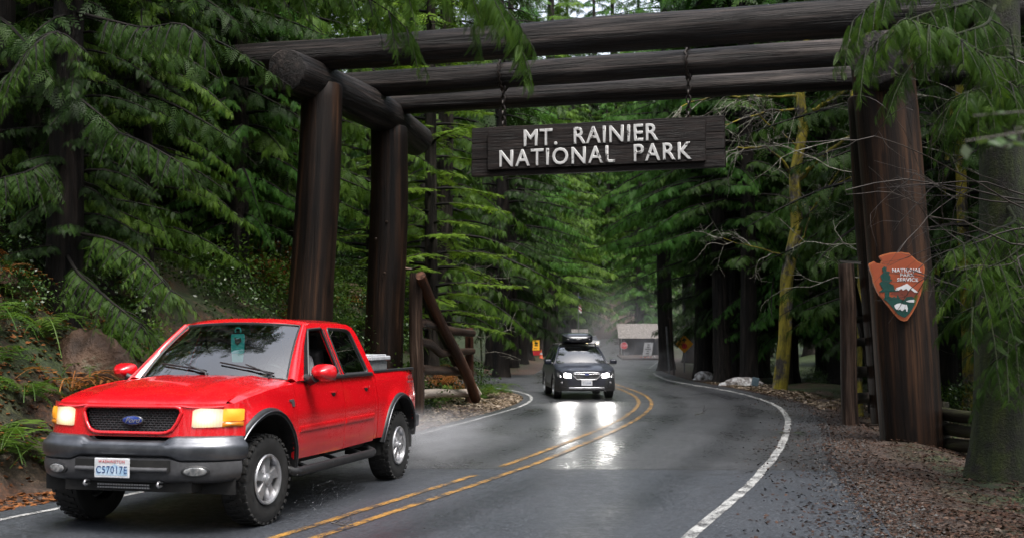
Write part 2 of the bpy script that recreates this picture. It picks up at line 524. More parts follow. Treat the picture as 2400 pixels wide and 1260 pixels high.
crk = nt.nodes.new('ShaderNodeTexVoronoi'); crk.feature = 'DISTANCE_TO_EDGE'; crk.inputs['Scale'].default_value = .42
wv = nt.nodes.new('ShaderNodeVectorMath'); wv.operation = 'ADD'
nz = nt.nodes.new('ShaderNodeTexNoise'); nz.inputs['Scale'].default_value = 1.6; nt.links.new(v, nz.inputs['Vector'])
nt.links.new(v, wv.inputs[0]); nt.links.new(nz.outputs['Color'], wv.inputs[1]); nt.links.new(wv.outputs[0], crk.inputs['Vector'])
ck = math_(nt, 'MULTIPLY', maprange(nt, crk.outputs['Distance'], .0, .012, 1, 0), maprange(nt, big, .5, .6, 0, .8))
c = mixc(nt, ck, c, (.008, .008, .009))
seam = math_(nt, 'MULTIPLY', maprange(nt, math_(nt, 'ABSOLUTE', math_(nt, 'SUBTRACT', seamy, 16.1)), 0, .09, 1, 0), .85)
c = mixc(nt, seam, c, (.008, .008, .009))
lat = nt.nodes.new('ShaderNodeAttribute'); lat.attribute_name = 'lat'
wob = math_(nt, 'ADD', math_(nt, 'ABSOLUTE', lat.outputs['Fac']), math_(nt, 'MULTIPLY', math_(nt, 'SUBTRACT', big, .5), .5))
trk = math_(nt, 'MAXIMUM', maprange(nt, math_(nt, 'ABSOLUTE', math_(nt, 'SUBTRACT', wob, .85)), .12, .42, 1, 0), maprange(nt, math_(nt, 'ABSOLUTE', math_(nt, 'SUBTRACT', wob, 2.45)), .12, .42, 1, 0))   # wheel tracks, worn dark and wetter
coarse = noise(nt, v, 13, 5, .8)
c = mixc(nt, math_(nt, 'MULTIPLY', trk, .55), c, mixc(nt, 1.0, c, (.5, .5, .52), 'MULTIPLY'))
c = mixc(nt, maprange(nt, coarse, .56, .68, 0, .55), c, mixc(nt, 1.0, c, (2.1, 2.1, 2.1), 'MULTIPLY'))
c = mixc(nt, maprange(nt, coarse, .46, .36, 0, .6), c, mixc(nt, 1.0, c, (.4, .4, .4), 'MULTIPLY'))
nt.links.new(c, b.inputs['Base Color'])
rgh = math_(nt, 'ADD', maprange(nt, big, .38, .62, .31, .47), maprange(nt, mid, .35, .7, -.05, .07))
rgh = math_(nt, 'ADD', rgh, math_(nt, 'MULTIPLY', newer, .12))
rgh = math_(nt, 'SUBTRACT', rgh, math_(nt, 'MULTIPLY', trk, .07))
rgh = math_(nt, 'ADD', rgh, maprange(nt, coarse, .35, .65, -.10, .10))
nt.links.new(rgh, b.inputs['Roughness'])
b.inputs['Specular IOR Level'].default_value = .75
bump(nt, b, math_(nt, 'ADD', math_(nt, 'MULTIPLY', fine, maprange(nt, big, .4, .6, .35, 1.0)), math_(nt, 'MULTIPLY', mid, .35)), .55, .012)
def strip(name, fl, fr, ys, z, mat, nseg=1, kind='structure', org=None):
    ys = np.asarray(ys); V = []
    for y in ys:
        a, c = float(fl(y)), float(fr(y))
        for k in range(nseg + 1): V.append((a + (c - a) * k / nseg, y, float(base(y)) + z))
    n = nseg + 1
    F = [(i * n + k, i * n + k + 1, (i + 1) * n + k + 1, (i + 1) * n + k) for i in range(len(ys) - 1) for k in range(nseg)]
    V = np.array(V); me = raw_mesh(name, V, F, mat, {'lat': V[:, 0] - cyl(V[:, 1])})
    return tag(link(name, me), kind=kind)
strip('road', _la, _ra, np.concatenate([np.arange(-12, 60, .5), np.arange(60, 176, 2.5)]), 0.0, ma, 14)
sx = np.array([(1.2, 40.0, 55.5), (-.3, 40.6, 54.4), (-3, 41.2, 54.6), (-8, 42.2, 55), (-20, 44.5, 57), (-60, 50, 64)])
V = []; 
for x, a, c in sx: V += [(x, a, -.004), (x, c, -.004)]
tag(link('side_road', raw_mesh('side_road', V, [(2 * i, 2 * i + 2, 2 * i + 3, 2 * i + 1) for i in range(len(sx) - 1)], ma)), kind='structure')

def paint_mat(name, c0, worn):
    m, nt, b = new_mat(name)
    v = coords(nt, 'Object'); f = noise(nt, v, 60, 4, .75); g = noise(nt, v, 3.5, 6, .7)
    k = math_(nt, 'ADD', f, math_(nt, 'MULTIPLY', math_(nt, 'SUBTRACT', g, .5), .9))
    k = maprange(nt, k, worn - .03, worn + .09, 0, 1)
    nt.links.new(mixc(nt, k, (.035, .035, .037), c0), b.inputs['Base Color'])
    b.inputs['Roughness'].default_value = .42
    bump(nt, b, f, .4, .008)
    return m
m_white = paint_mat('white_line_paint', (.46, .46, .45), .45)
m_yel = paint_mat('yellow_line_paint', (.40, .21, .04), .485)
def line(name, c, half, y0, y1, mat, z=.006, off=0.0):
    ys = np.arange(y0, y1 + .01, .4); xc = c(ys)
    dx = np.gradient(xc, ys); nrm = np.sqrt(1 + dx * dx)
    j = np.random.default_rng(int(abs(off) * 100 + abs(y0) * 10)).normal(0, .006, len(ys))
    P = np.stack([xc + off / nrm, ys - off * dx / nrm], 1); N = np.stack([1 / nrm, -dx / nrm], 1)
    a = P - N * (half + j)[:, None]; q = P + N * (half - j)[:, None]
    V = []
    for u, t in zip(a, q): V += [(u[0], u[1], float(base(u[1])) + z), (t[0], t[1], float(base(t[1])) + z)]
    me = raw_mesh(name, V, [(2 * i, 2 * i + 1, 2 * i + 3, 2 * i + 2) for i in range(len(ys) - 1)], mat)
    return tag(link(name, me), kind='structure')
line('edge_line', lw, .045, -6, 39.2, m_white)
line('edge_line', rw, .06, -6, 58, m_white)
line('edge_line', rw, .06, 66, 84, m_white)
line('centre_line', cyl, .046, -6, 15.3, m_yel, off=-.17)
line('centre_line', cyl, .046, 16.2, 46.5, m_yel, off=-.17)
line('centre_line', cyl, .046, -6, 46.5, m_yel, off=.17)
# the edge line swings round into the side road
P = np.array([(.12, 38.6), (-.2, 39.8), (-.75, 40.75), (-1.8, 41.35), (-4, 41.85), (-8, 42.55)])
V = []
for i, p in enumerate(P):
    t = P[min(i + 1, len(P) - 1)] - P[max(i - 1, 0)]; t = t / np.linalg.norm(t); nn = np.array([-t[1], t[0]]) * .055
    V += [(*(p - nn), .0085), (*(p + nn), .0085)]
tag(link('edge_line', raw_mesh('edge_line', V, [(2 * i, 2 * i + 2, 2 * i + 3, 2 * i + 1) for i in range(len(P) - 1)], m_white)), kind='structure')
# ------------------------------------------------------------------ the log archway over the road
W_POST = wood_mat('stained_post_wood', (.003, .002, .0016), (.014, .0068, .0036), (.078, .036, .017), .45, 6.5, .22, .7, .3)
W_BEAM = wood_mat('dark_weathered_log', (.004, .0035, .0035), (.012, .0085, .0075), (.095, .078, .07), .38, 11, .45, .62, .9)
W_RAIL = wood_mat('weathered_rail_wood', (.012, .007, .005), (.045, .025, .016), (.14, .095, .07), .45, 14, .6, .7, .7)
W_RED = wood_mat('red_brown_rail_wood', (.02, .008, .005), (.085, .032, .017), (.2, .095, .055), .42, 14, .5, .65, .6)
W_END = pmat('log_end_grain', [(.3, (.006, .005, .004)), (.7, (.022, .017, .014))], 9, coord='Object', rough=.6, bmp=(30, .5, .02))
IRON = pmat('rusty_dark_iron', [(.35, (.012, .011, .011)), (.65, (.06, .035, .022))], 20, rough=.5, metal=.7, bmp=(60, .3, .004))
PALE = pmat('pale_split_wood', [(.3, (.25, .2, .16)), (.7, (.5, .44, .38))], 12, (4, 4, .4), 'rest', .6)

def log(name, pts, rad, mat, parent, n=28, seed=0, wob=.045, step=.22):
    pts = np.asarray(pts, float); rad = np.broadcast_to(np.asarray(rad, float), (len(pts),))
    s = np.concatenate([[0], np.cumsum(np.linalg.norm(np.diff(pts, axis=0), axis=1))])
    k = max(3, int(s[-1] / step)); t = np.linspace(0, s[-1], k)
    P = np.stack([np.interp(t, s, pts[:, i]) for i in range(3)], 1); r = np.interp(t, s, rad)
    rr = np.random.default_rng(seed)
    bend = rr.normal(0, .012, (2, 3)); u = t / s[-1]
    P = P + np.sin(u * math.pi)[:, None] * bend[0] + np.sin(2 * math.pi * u)[:, None] * bend[1]
    # rounded saw-cut ends
    P = np.concatenate([[P[0]], [P[0] + (P[1] - P[0]) * .12], P[1:-1], [P[-1] - (P[-1] - P[-2]) * .12], [P[-1]]])
    r = np.concatenate([[r[0] * .93], [r[0]], r[1:-1], [r[-1]], [r[-1] * .93]])
    mb = MB(); mb.tube(P, r, n, True, wob, seed, v0=seed * 3.7)
    o = mb.build(name, mat, parent, smooth=50)
    return o

GF = np.array([-3.92, 23.4]); GS = np.array([3.6, -1.05]); GB = np.array([1.05, 3.6])
def gpt(t, u): return GF + GS * t + GB * u          # t across the road (2.903 = right), u from front to back post
gate = thing('log_archway', 'great dark log archway spanning the wet road, with huge round posts', 'archway', (float(GF[0]), float(GF[1]), hz(*GF)))
def pillar(px_t, px_b, y_t, y_b, d, wt, wb, lo=-.5, seed=0, ztop=None):
    a = at(px_t, y_t, d); b_ = at(px_b, y_b, d)
    zt = ztop; 
    f = (zt - b_.z) / (a.z - b_.z); g = (hz(b_.x, d) + lo - b_.z) / (a.z - b_.z)
    top = b_ + (a - b_) * f; bot = b_ + (a - b_) * g
    return log('pillar', [bot, top], [wb * d / FPX / 2, wt * d / FPX / 2], W_POST, gate, 36, seed, .03, .3)
pillar(750, 728, 215, 740, 23.4, 97, 111, seed=1, ztop=6.72)
pillar(909, 904, 330, 740, 27.0, 86, 95, seed=2, ztop=6.5)
pillar(2083, 2131, 250, 1040, 20.35, 140, 146, seed=3, ztop=6.9)
q = gpt(2.903, 1.0); pillar(2052, 2096, 250, 960, float(q[1]), 112, 118, seed=4, ztop=6.6)
# short logs lying front to back on the posts
log('cross_log', [at(664, 158, 22.3), at(748, 192, 23.6), at(905, 268, 26.9), at(975, 326, 28.9)], [.40, .41, .41, .39], W_BEAM, gate, 32, 5, .05)
log('cross_log', [at(2065, 128, 19.3), at(2083, 160, 20.4), at(2062, 240, 24.0), at(2050, 280, 26)], [.44, .43, .42, .39], W_BEAM, gate, 32, 6, .05)
# three beams across the road
def beam(x0, y0, x1, y1, u, z, r0, r1, seed):
    out = []
    for px in (x0, x1):
        # point of the beam's line seen at column px
        m = (px - 1200) / FPX; o = GF + GB * u
        t = (m * o[1] - o[0]) / (GS[0] - m * GS[1]); p = o + GS * t
        out.append((p[0], p[1]))
    return log('beam', [(out[0][0], out[0][1], z[0]), (out[1][0], out[1][1], z[1])], [r0, r1], W_BEAM, gate, 40, seed, .045)
beam(521, 0, 2420, 0, 0.0, (7.30, 7.28), .315, .33, 11)
beam(608, 0, 2330, 0, .70, (7.27, 7.27), .285, .26, 12)
beam(845, 0, 2290, 0, 1.02, (7.02, 7.02), .225, .25, 13)
# bolts through the posts
mb = MB()
for (px, py, d) in ((901, 640, 26.5), (880, 560, 26.5), (905, 520, 26.53)):
    p = at(px, py, d); mb.lathe([(.035, 0), (.035, .03), (.02, .045)], p, (0, -1, 0), 8)
mb.build('bolt', IRON, gate)

# hanging board sign
SL, SR = at(1106, 360, 25.15), at(1704, 325, 23.65)
U = np.array(SR - SL); U[2] = 0; SWD = np.linalg.norm(U); U /= SWD; N = np.cross(U, (0, 0, 1))
sgn = thing('hanging_sign', 'long dark wooden board hung on chains under the archway, reading MT. RAINIER NATIONAL PARK', 'sign', (float(SL.x), float(SL.y), 5.11))
O0 = np.array([SL.x, SL.y, 5.11])
W_SIGN = wood_mat('dark_brown_sign_plank', (.005, .0035, .003), (.013, .0085, .0075), (.036, .026, .023), .42, 1.0, 1.0, .65, .5)
def signbox(mb, a, b, z0, z1, y0, y1):
    c = [O0 + U * uu + N * nn + np.array([0, 0, zz]) for zz in (z0, z1) for nn in (y0, y1) for uu in (a, b)]
    rest = [((zz * 2.2), nn * 2 + z0 * 3, uu * 1.6) for zz in (z0, z1) for nn in (y0, y1) for uu in (a, b)]
    rest = [(r_[0] * 6, r_[1] * 6, r_[2]) for r_ in rest]
    mb.add(c, [(0, 2, 3, 1), (4, 5, 7, 6), (0, 1, 5, 4), (2, 6, 7, 3), (0, 4, 6, 2), (1, 3, 7, 5)], rest)
zs = [0, .36, .70, 1.04]
for i in range(3):                                   # backing planks
    mb = MB(); signbox(mb, .004 * i, SWD - .006 * i, zs[i] + .004, zs[i + 1] - .004, -.09, .06 + .006 * (i % 2))
    mb.build('plank', W_SIGN, sgn, bevel=.012)
zs = [.12, .53, .94]
for i in range(2):                                   # raised lettered panel in front
    mb = MB(); signbox(mb, .38, SWD - .38, zs[i] + .003, zs[i + 1] - .003, .065, .13)
    mb.build('lettered_panel', W_SIGN, sgn, bevel=.01)
m_let, nt, b = new_mat('chipped_white_letter_paint')
v = coords(nt, 'Object'); f = noise(nt, v, 9, 6, .75); g = noise(nt, v, 1.3, 3)
k = maprange(nt, math_(nt, 'ADD', f, math_(nt, 'MULTIPLY', math_(nt, 'SUBTRACT', g, .5), .8)), .39, .45, 0, 1)
nt.links.new(mixc(nt, k, (.02, .015, .013), (.55, .545, .54)), b.inputs['Base Color']); b.inputs['Roughness'].default_value = .55
def sign_line(txt, uc, zc, size, sx, space):
    for word, uu in txt:
        text_mesh('lettering', word, size, m_let, sgn, O0 + U * uu + N * .132 + np.array([0, 0, zc]), U, N, .012, 'CENTER', 0, sx, space, .009)
sign_line([('MT.', 1.53), ('RAINIER', 3.10)], 0, .735, .485, .92, 1.1)
sign_line([('NATIONAL', 1.86), ('PARK', 4.06)], 0, .325, .485, .92, 1.14)
# chains: real links
CH = pmat('chain_iron', [(.4, (.006, .006, .006)), (.6, (.04, .03, .025))], 30, rough=.45, metal=.6)
def link_ring(mb, c, ax, w_, h_, r_):
    pts = []
    for k in range(13):
        a = k * 2 * math.pi / 12
        pts.append(np.array(c) + np.array(ax) * math.cos(a) * w_ + np.array([0, 0, 1]) * math.sin(a) * h_)
    mb.tube(pts, r_, 5, False)
for (px, nm) in ((1183, 1), (1622, 2)):
    t_ = (px - 1106) / (1704 - 1106); p = O0 + U * (SWD * t_) - N * .005
    ch = thing('chain', 'black iron chain holding the %s end of the hanging board' % ('left' if nm == 1 else 'right'), 'chain', (float(p[0]), float(p[1]), 6.15), group='chains of the hanging board')
    z = 6.19; i = 0
    while z < 7.0:
        mb = MB(); link_ring(mb, (p[0] + N[0] * .02 * 0, p[1], z), U if i % 2 else N, .045, .075, .02)
        mb.build('link', CH, ch, smooth=60); z += .112; i += 1
    # the wrap round the beam above
    mb = MB(); c = p.copy(); bb = 7.27
    pts = [c + N * (.335 * math.cos(a)) + np.array([0, 0, bb - c[2] + .335 * math.sin(a)]) for a in np.linspace(-1.9, 4.4, 28)]
    pts = [np.array(x_) + U * (.02 if i % 2 else -.02) for i, x_ in enumerate(pts)]
    mb.tube(pts, .032, 6); mb.build('chain_wrap', CH, ch, smooth=60)
    mb = MB(); mb.box(p + np.array([0, 0, 6.13 - p[2]]), (.08, .05, .1)); mb.build('eye_bolt', IRON, ch)

# arrowhead emblem on the right pillar
def P2(px, py): return ((px - 630) / 5.727, -(py - 640) / 5.727)     # crop pixels -> photo pixels from its middle
AS = 19.75 / FPX
ac = at(2000 + 630 / 5.727, 560 + 640 / 5.727, 19.78)
emb = thing('arrowhead_sign', 'rust red arrowhead shield with white lettering and a bison, fixed to the right post', 'sign', tuple(ac))
AU = np.array([1, -.05, 0]); AU /= np.linalg.norm(AU); AV = np.array([-.06, 0, 1]); AV /= np.linalg.norm(AV); AN = np.cross(AV, AU) * 1.0
AN = np.cross(AU, AV); AN = AN if AN[1] < 0 else -AN
mk = lambda n, c, r=.5: pmat(n, [(.3, tuple(x * .85 for x in c)), (.7, c)], 6, rough=r, bmp=(25, .1, .005))
E_RED, E_ORG, E_GRN, E_WHT, E_BRN = mk('emblem_rust_red', (.30, .062, .022)), mk('emblem_edge_orange', (.42, .12, .04)), mk('emblem_dark_green', (.004, .05, .04)), mk('emblem_white', (.62, .62, .64)), mk('emblem_brown', (.16, .035, .02))
def emblem(name, pts, lay, th, mat, scale=1.0, bevel=0):
    pts = [P2(*p) for p in pts]
    pts = [(x * scale * AS, y * scale * AS) for x, y in pts]
    # triangulated outline pushed out towards the road
    bm = bmesh.new()
    O = np.array(ac) + AN * lay
    vs = [bm.verts.new(O + AU * x + AV * y) for x, y in pts]
    es = [bm.edges.new((vs[i], vs[(i + 1) % len(vs)])) for i in range(len(vs))]
    r_ = bmesh.ops.triangle_fill(bm, edges=es, use_beauty=True)
    fs = [g for g in r_['geom'] if isinstance(g, bmesh.types.BMFace)]
    e = bmesh.ops.extrude_face_region(bm, geom=fs)
    for g in e['geom']:
        if isinstance(g, bmesh.types.BMVert): g.co += Vector(AN * th)
    bmesh.ops.recalc_face_normals(bm, faces=bm.faces)
    mb = MB(); bm.verts.index_update()
    mb.add([tuple(v_.co) for v_ in bm.verts], [[v_.index for v_ in f_.verts] for f_ in bm.faces]); bm.free()
    return mb.build(name, mat, emb, bevel=bevel)
ARROW = [(375, 230), (440, 205), (520, 185), (600, 178), (660, 175), (715, 185), (770, 190), (800, 225), (880, 300), (955, 340), (962, 400), (945, 500), (935, 580), (910, 680), (880, 750), (845, 830), (810, 900), (765, 975), (715, 1045), (680, 1090), (640, 1100), (600, 1090), (560, 1060), (510, 1000), (465, 930), (420, 870), (375, 800), (335, 755), (305, 690), (285, 630), (268, 580), (262, 500), (240, 420), (225, 350), (235, 328), (300, 300), (330, 325), (385, 330), (405, 290), (378, 250)]
emblem('shield', ARROW, 0, .06, E_ORG, 1.0)
ain = [(630 + (x - 630) * .955, 640 + (y - 640) * .955 - 4) for x, y in ARROW]
emblem('shield_face', ain, .06, .006, E_RED)
emblem('meadow', [(385, 800), (430, 750), (500, 785), (530, 770), (555, 790), (575, 740), (600, 800), (650, 825), (690, 775), (760, 770), (805, 800), (815, 830), (760, 930), (710, 1000), (650, 1052), (610, 1040), (560, 1010), (500, 930), (440, 850)], .066, .005, E_GRN)
emblem('mountain', [(480, 740), (550, 690), (700, 640), (855, 720), (800, 800), (700, 770), (640, 815), (590, 800), (560, 760)], .0662, .002, E_BRN)
emblem('tree_print', [(425, 370), (460, 385), (450, 430), (495, 440), (480, 480), (500, 500), (495, 540), (525, 545), (470, 590), (530, 615), (540, 680), (600, 700), (470, 705), (462, 780), (400, 790), (410, 710), (330, 712), (385, 670), (345, 590), (385, 560), (365, 490), (410, 450), (395, 400)], .0685, .005, E_GRN)
emblem('snow_peak', [(550, 690), (565, 655), (640, 630), (710, 597), (750, 630), (790, 665), (855, 720), (800, 715), (745, 665), (725, 700), (695, 665), (650, 690), (630, 665), (590, 690)], .071, .004, E_WHT)
emblem('lake', [(675, 835), (720, 818), (800, 812), (805, 835), (790, 850), (720, 848)], .0735, .004, E_WHT)
emblem('bison', [(520, 890), (555, 868), (600, 860), (640, 875), (685, 880), (695, 930), (685, 972), (672, 970), (668, 935), (640, 945), (625, 962), (605, 960), (600, 940), (570, 950), (545, 945), (525, 920)], .0735, .004, E_WHT)
for txt, cx, cyy, sz in (('NATIONAL', 718, 425, 66), ('PARK', 720, 487, 66), ('SERVICE', 722, 550, 66)):
    x, y = P2(cx, cyy)
    text_mesh('lettering', txt, sz / 5.727 * AS * 1.0, E_WHT, emb, np.array(ac) + AN * .068 + AU * x * AS + AV * y * AS, AU, AN, .002, 'CENTER', 0, 1.12, 1.05, .002)

# ------------------------------------------------------------------ pole fence wings beside the arch
def rail(name, a, b, r0, r1, mat, parent, seed, mid=None, wob=.09):
    pts = [a, b] if mid is None else [a] + list(mid) + [b]
    return log(name, pts, np.linspace(r0, r1, len(pts)), mat, parent, 14, seed, wob, .16)
lf = thing('pole_fence', 'rough pole fence with long slanting braces beside the left posts', 'fence', (-2.1, 26.3, hz(-2.1, 26.3)), group='fence wings by the archway')
d0, d1 = 26.3, 31.6
p0 = at(976, 640, d0)
log('post', [(p0.x, d0, hz(p0.x, d0) - .3), tuple(p0)], [.165, .15], W_RAIL, lf, 18, 21, .05)
log('post', [(at(1103, 800, d1).x, d1, hz(at(1103, 800, d1).x, d1) - .3), tuple(at(1100, 768, d1))], [.13, .11], W_RED, lf, 16, 22, .06)
rail('brace', at(985, 645, 26.0), at(1116, 934, 30.6), .115, .135, W_RED, lf, 23, wob=.04)
rail('brace', at(992, 690, 26.6), at(1082, 880, 30.6), .09, .10, W_POST, lf, 24)
mb = MB(); mb.tube([at(1087, 866, 30.2) + Vector((.08, -.13, 0)), at(1118, 922, 30.5) + Vector((.09, -.13, 0))], [.03, .045], 6); mb.build('split_face', PALE, lf)
rail('rail', at(990, 756, 26.3), at(1108, 780, 31.4), .10, .10, W_RAIL, lf, 25, [at(1050, 772, 29)])
rail('rail', at(985, 800, 26.3), at(1108, 822, 31.4), .10, .085, W_RAIL, lf, 26, [at(1008, 805, 27), at(1034, 828, 28), at(1060, 826, 29)])
rail('rail', at(985, 865, 26.3), at(1100, 872, 31.2), .115, .10, W_RAIL, lf, 27)
rail('rail', at(988, 922, 26.4), at(1098, 918, 31), .10, .10, PALE, lf, 28)
mb = MB(); mb.tube([at(950, 629, 26.2), at(966, 631, 26.2), at(984, 625, 26.1)], [.035, .03, .03], 6); mb.build('bracket', IRON, lf)
rf = thing('pole_fence', 'rough pole fence with stacked rails behind the right post', 'fence', (6.69, 23.7, hz(6.69, 23.7)), group='fence wings by the archway')
d0, d1 = 23.7, 28.6
p0 = at(1984, 618, d0)
log('post', [(at(1990, 900, d0).x, d0, hz(at(1990, 900, d0).x, d0) - .3), tuple(p0)], [.165, .155], W_RAIL, rf, 18, 31, .05)
log('post', [(at(2041, 900, d1).x, d1, hz(8.4, d1) - .3), tuple(at(2036, 700, d1))], [.12, .11], W_RAIL, rf, 14, 32, .06)
for i, (ya, yb, r_) in enumerate(((752, 745, .08), (805, 800, .085), (872, 870, .115), (935, 925, .12))):
    rail('rail', at(1992, ya, d0), at(2052, yb, d1 + .4), r_, r_, W_BEAM, rf, 33 + i)
rail('brace', at(1995, 655, d0 + .1), at(2036, 860, d1 - .2), .085, .09, W_BEAM, rf, 38)
mb = MB(); mb.tube([at(1972, 612, 23.4), at(2022, 616, 21.2)], [.025, .025], 6); mb.build('bracket', IRON, rf)
mb = MB(); mb.tube([at(2012, 994, 23.9), at(2056, 993, 22)], [.022, .022], 6); mb.build('tie_rod', IRON, rf)
r3 = thing('pole_fence', 'low dark pole fence between the right post and the mossy trunk', 'fence', (7.6, 20.8, hz(7.6, 20.8)))
MOSSW = wood_mat('mossy_dark_wood', (.008, .008, .006), (.022, .02, .012), (.05, .06, .02), .5, 12, .8, .8, .6)
for i, (ya, yb, r_) in enumerate(((967, 976, .105), (1003, 1013, .1), (1037, 1046, .1))):
    rail('rail', at(2170, ya - 3, 21.6), at(2300, yb, 18.2), r_, r_, MOSSW, r3, 43 + i)
for px, d in ((2208, 20.6), (2292, 18.3)):
    p = at(px, 950, d); log('post', [(p.x, d, hz(p.x, d) - .3), (p.x, d, p.z + .08)], [.1, .09], MOSSW, r3, 12, 48 + px % 7, .06)
# ------------------------------------------------------------------ vegetation
BARK = wood_mat('forest_bark', (.007, .006, .005), (.03, .025, .02), (.10, .085, .07), .7, 8, .9, .9, 1.0)
BARK_D = wood_mat('dark_wet_bark', (.004, .0035, .003), (.014, .011, .009), (.045, .036, .03), .6, 9, .8, .85, 1.0)
m_moss, nt, b = new_mat('mossy_bark')
v = coords(nt, 'rest', (7, 7, 1.2)); f = noise(nt, v, 1, 6, .7); g = noise(nt, coords(nt, 'Object'), 1.6, 5, .65)
barkc = ramp(nt, f, [(.3, (.012, .01, .009)), (.5, (.06, .05, .045)), (.68, (.26, .25, .24))])
mossc = ramp(nt, f, [(.3, (.03, .03, .004)), (.5, (.24, .20, .015)), (.7, (.44, .35, .04))])
nt.links.new(mixc(nt, maprange(nt, g, .40, .50, 0, 1), barkc, mossc), b.inputs['Base Color']); b.inputs['Roughness'].default_value = .85
bump(nt, b, noise(nt, coords(nt, 'Object'), 28, 6, .7), 1.0, .04)
m_mossd, nt, b = new_mat('dark_mossy_bark')
v = coords(nt, 'rest', (7, 7, 1.2)); f = noise(nt, v, 1, 6, .7); g = noise(nt, coords(nt, 'Object'), 2.2, 5, .65)
barkc = ramp(nt, f, [(.3, (.003, .0025, .002)), (.5, (.011, .009, .007)), (.68, (.035, .03, .024))])
mossc = ramp(nt, f, [(.3, (.005, .009, .001)), (.5, (.020, .032, .003)), (.7, (.06, .075, .008))])
nt.links.new(mixc(nt, maprange(nt, g, .36, .52, 0, 1), barkc, mossc), b.inputs['Base Color']); b.inputs['Roughness'].default_value = .85
bump(nt, b, noise(nt, coords(nt, 'Object'), 30, 6, .7), 1.0, .05)
LICH = pmat('lichen_twig', [(.35, (.05, .04, .03)), (.5, (.15, .14, .11)), (.65, (.30, .30, .25))], 9, rough=.8)
TWIG = pmat('bare_brown_twig', [(.35, (.018, .013, .010)), (.65, (.065, .05, .04))], 9, rough=.6)
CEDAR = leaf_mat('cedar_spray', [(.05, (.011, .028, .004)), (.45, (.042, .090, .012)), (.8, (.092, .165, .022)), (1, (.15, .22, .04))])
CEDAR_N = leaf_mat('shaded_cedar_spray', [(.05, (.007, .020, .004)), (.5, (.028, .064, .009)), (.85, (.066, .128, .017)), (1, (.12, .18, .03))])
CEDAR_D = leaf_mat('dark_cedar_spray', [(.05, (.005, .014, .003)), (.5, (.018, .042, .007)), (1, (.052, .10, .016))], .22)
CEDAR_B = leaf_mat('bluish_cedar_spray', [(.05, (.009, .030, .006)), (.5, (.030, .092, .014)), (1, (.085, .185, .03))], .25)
FIR = leaf_mat('fir_needles', [(.05, (.028, .055, .006)), (.5, (.085, .155, .016)), (1, (.17, .27, .035))], .32)
FERN = leaf_mat('fern_leaf', [(.05, (.018, .04, .008)), (.5, (.05, .10, .018)), (.85, (.10, .16, .03)), (1, (.14, .13, .03))], .35, .38)
SALAL = leaf_mat('salal_leaf', [(.05, (.010, .024, .006)), (.5, (.026, .06, .012)), (1, (.06, .11, .02))], .15, .36, .4)
BROWNL = leaf_mat('dead_bracken', [(.05, (.07, .028, .008)), (.5, (.22, .085, .025)), (1, (.36, .18, .07))], .25, .6)
LITTER = leaf_mat('fallen_leaves', [(.0, (.008, .005, .004)), (.3, (.025, .014, .010)), (.6, (.065, .034, .023)), (.8, (.12, .08, .06)), (.96, (.30, .27, .24)), (1, (.45, .2, .04))], .05, .45)
LITTER_O = leaf_mat('orange_fallen_leaves', [(.0, (.04, .016, .008)), (.4, (.15, .055, .02)), (.75, (.27, .11, .04)), (1, (.42, .24, .13))], .05, .5)
LITTER_P = leaf_mat('pale_fallen_leaves', [(.0, (.06, .042, .03)), (.4, (.20, .15, .10)), (.8, (.36, .30, .24)), (1, (.52, .48, .44))], .05, .5)

def spray_base(pairs, sub, wid=.035, ang=52, droop=.22, ln=.40):
    V, F = [], []
    def blade(p, d, l, w_):
        n = len(V); q = np.array([-d[1], d[0]])
        for a in (p, p + d * l * .42 + q * w_, p + d * l, p + d * l * .42 - q * w_): V.append(a)
        F.append((n, n + 1, n + 2, n + 3))
    ax = np.array([0., 1.])
    blade(np.zeros(2), ax, 1.0, wid * .6)
    for i in range(pairs):
        t = .06 + .86 * i / max(pairs - 1, 1)
        l = ln * (math.sin(math.pi * min(t * .62 + .30, 1)) ** .9) * (1.04 - .55 * t)
        for s in (-1, 1):
            a = R(ang - 14 * t); d = np.array([s * math.sin(a), math.cos(a)]); p = ax * (t + .02 * s)
            blade(p, d, l, wid)
            for k in range(sub):
                u = .42 + .45 * k / max(sub - 1, 1)
                for s2 in (-1, 1):
                    a2 = R(40) * s2; d2 = np.array([d[0] * math.cos(a2) - d[1] * math.sin(a2), d[0] * math.sin(a2) + d[1] * math.cos(a2)])
                    blade(p + d * l * u, d2, l * .42 * (1.1 - u), wid * .6)
    V = np.array(V); V = np.c_[V, -droop * V[:, 1] ** 2 - .25 * V[:, 0] ** 2]
    return V.astype(np.float32), np.array(F, np.int32)
SP0 = spray_base(12, 1, .0145, 48, .30, .27)
SP1 = spray_base(7, 0, .034, 50, .28, .38)
SP1F = spray_base(8, 0, .032, 58, .08, .34)
SP2 = spray_base(5, 0, .05, 48, .22, .42)
TONE = 0.0
def bake(base, P, D, N, L, var):
    Vb, Fb = base; n = len(P); k = len(Vb)
    D = D / np.linalg.norm(D, axis=1)[:, None]
    S = np.cross(D, N); S /= np.linalg.norm(S, axis=1)[:, None] + 1e-9
    N = np.cross(S, D)
    V = P[:, None] + L[:, None, None] * (Vb[None, :, :1] * S[:, None] + Vb[None, :, 1:2] * D[:, None] + Vb[None, :, 2:] * N[:, None])
    F = (Fb[None] + (np.arange(n) * k)[:, None, None]).reshape(-1, Fb.shape[1])
    return V.reshape(-1, 3), F, np.repeat(np.clip(var, 0, 1), k)
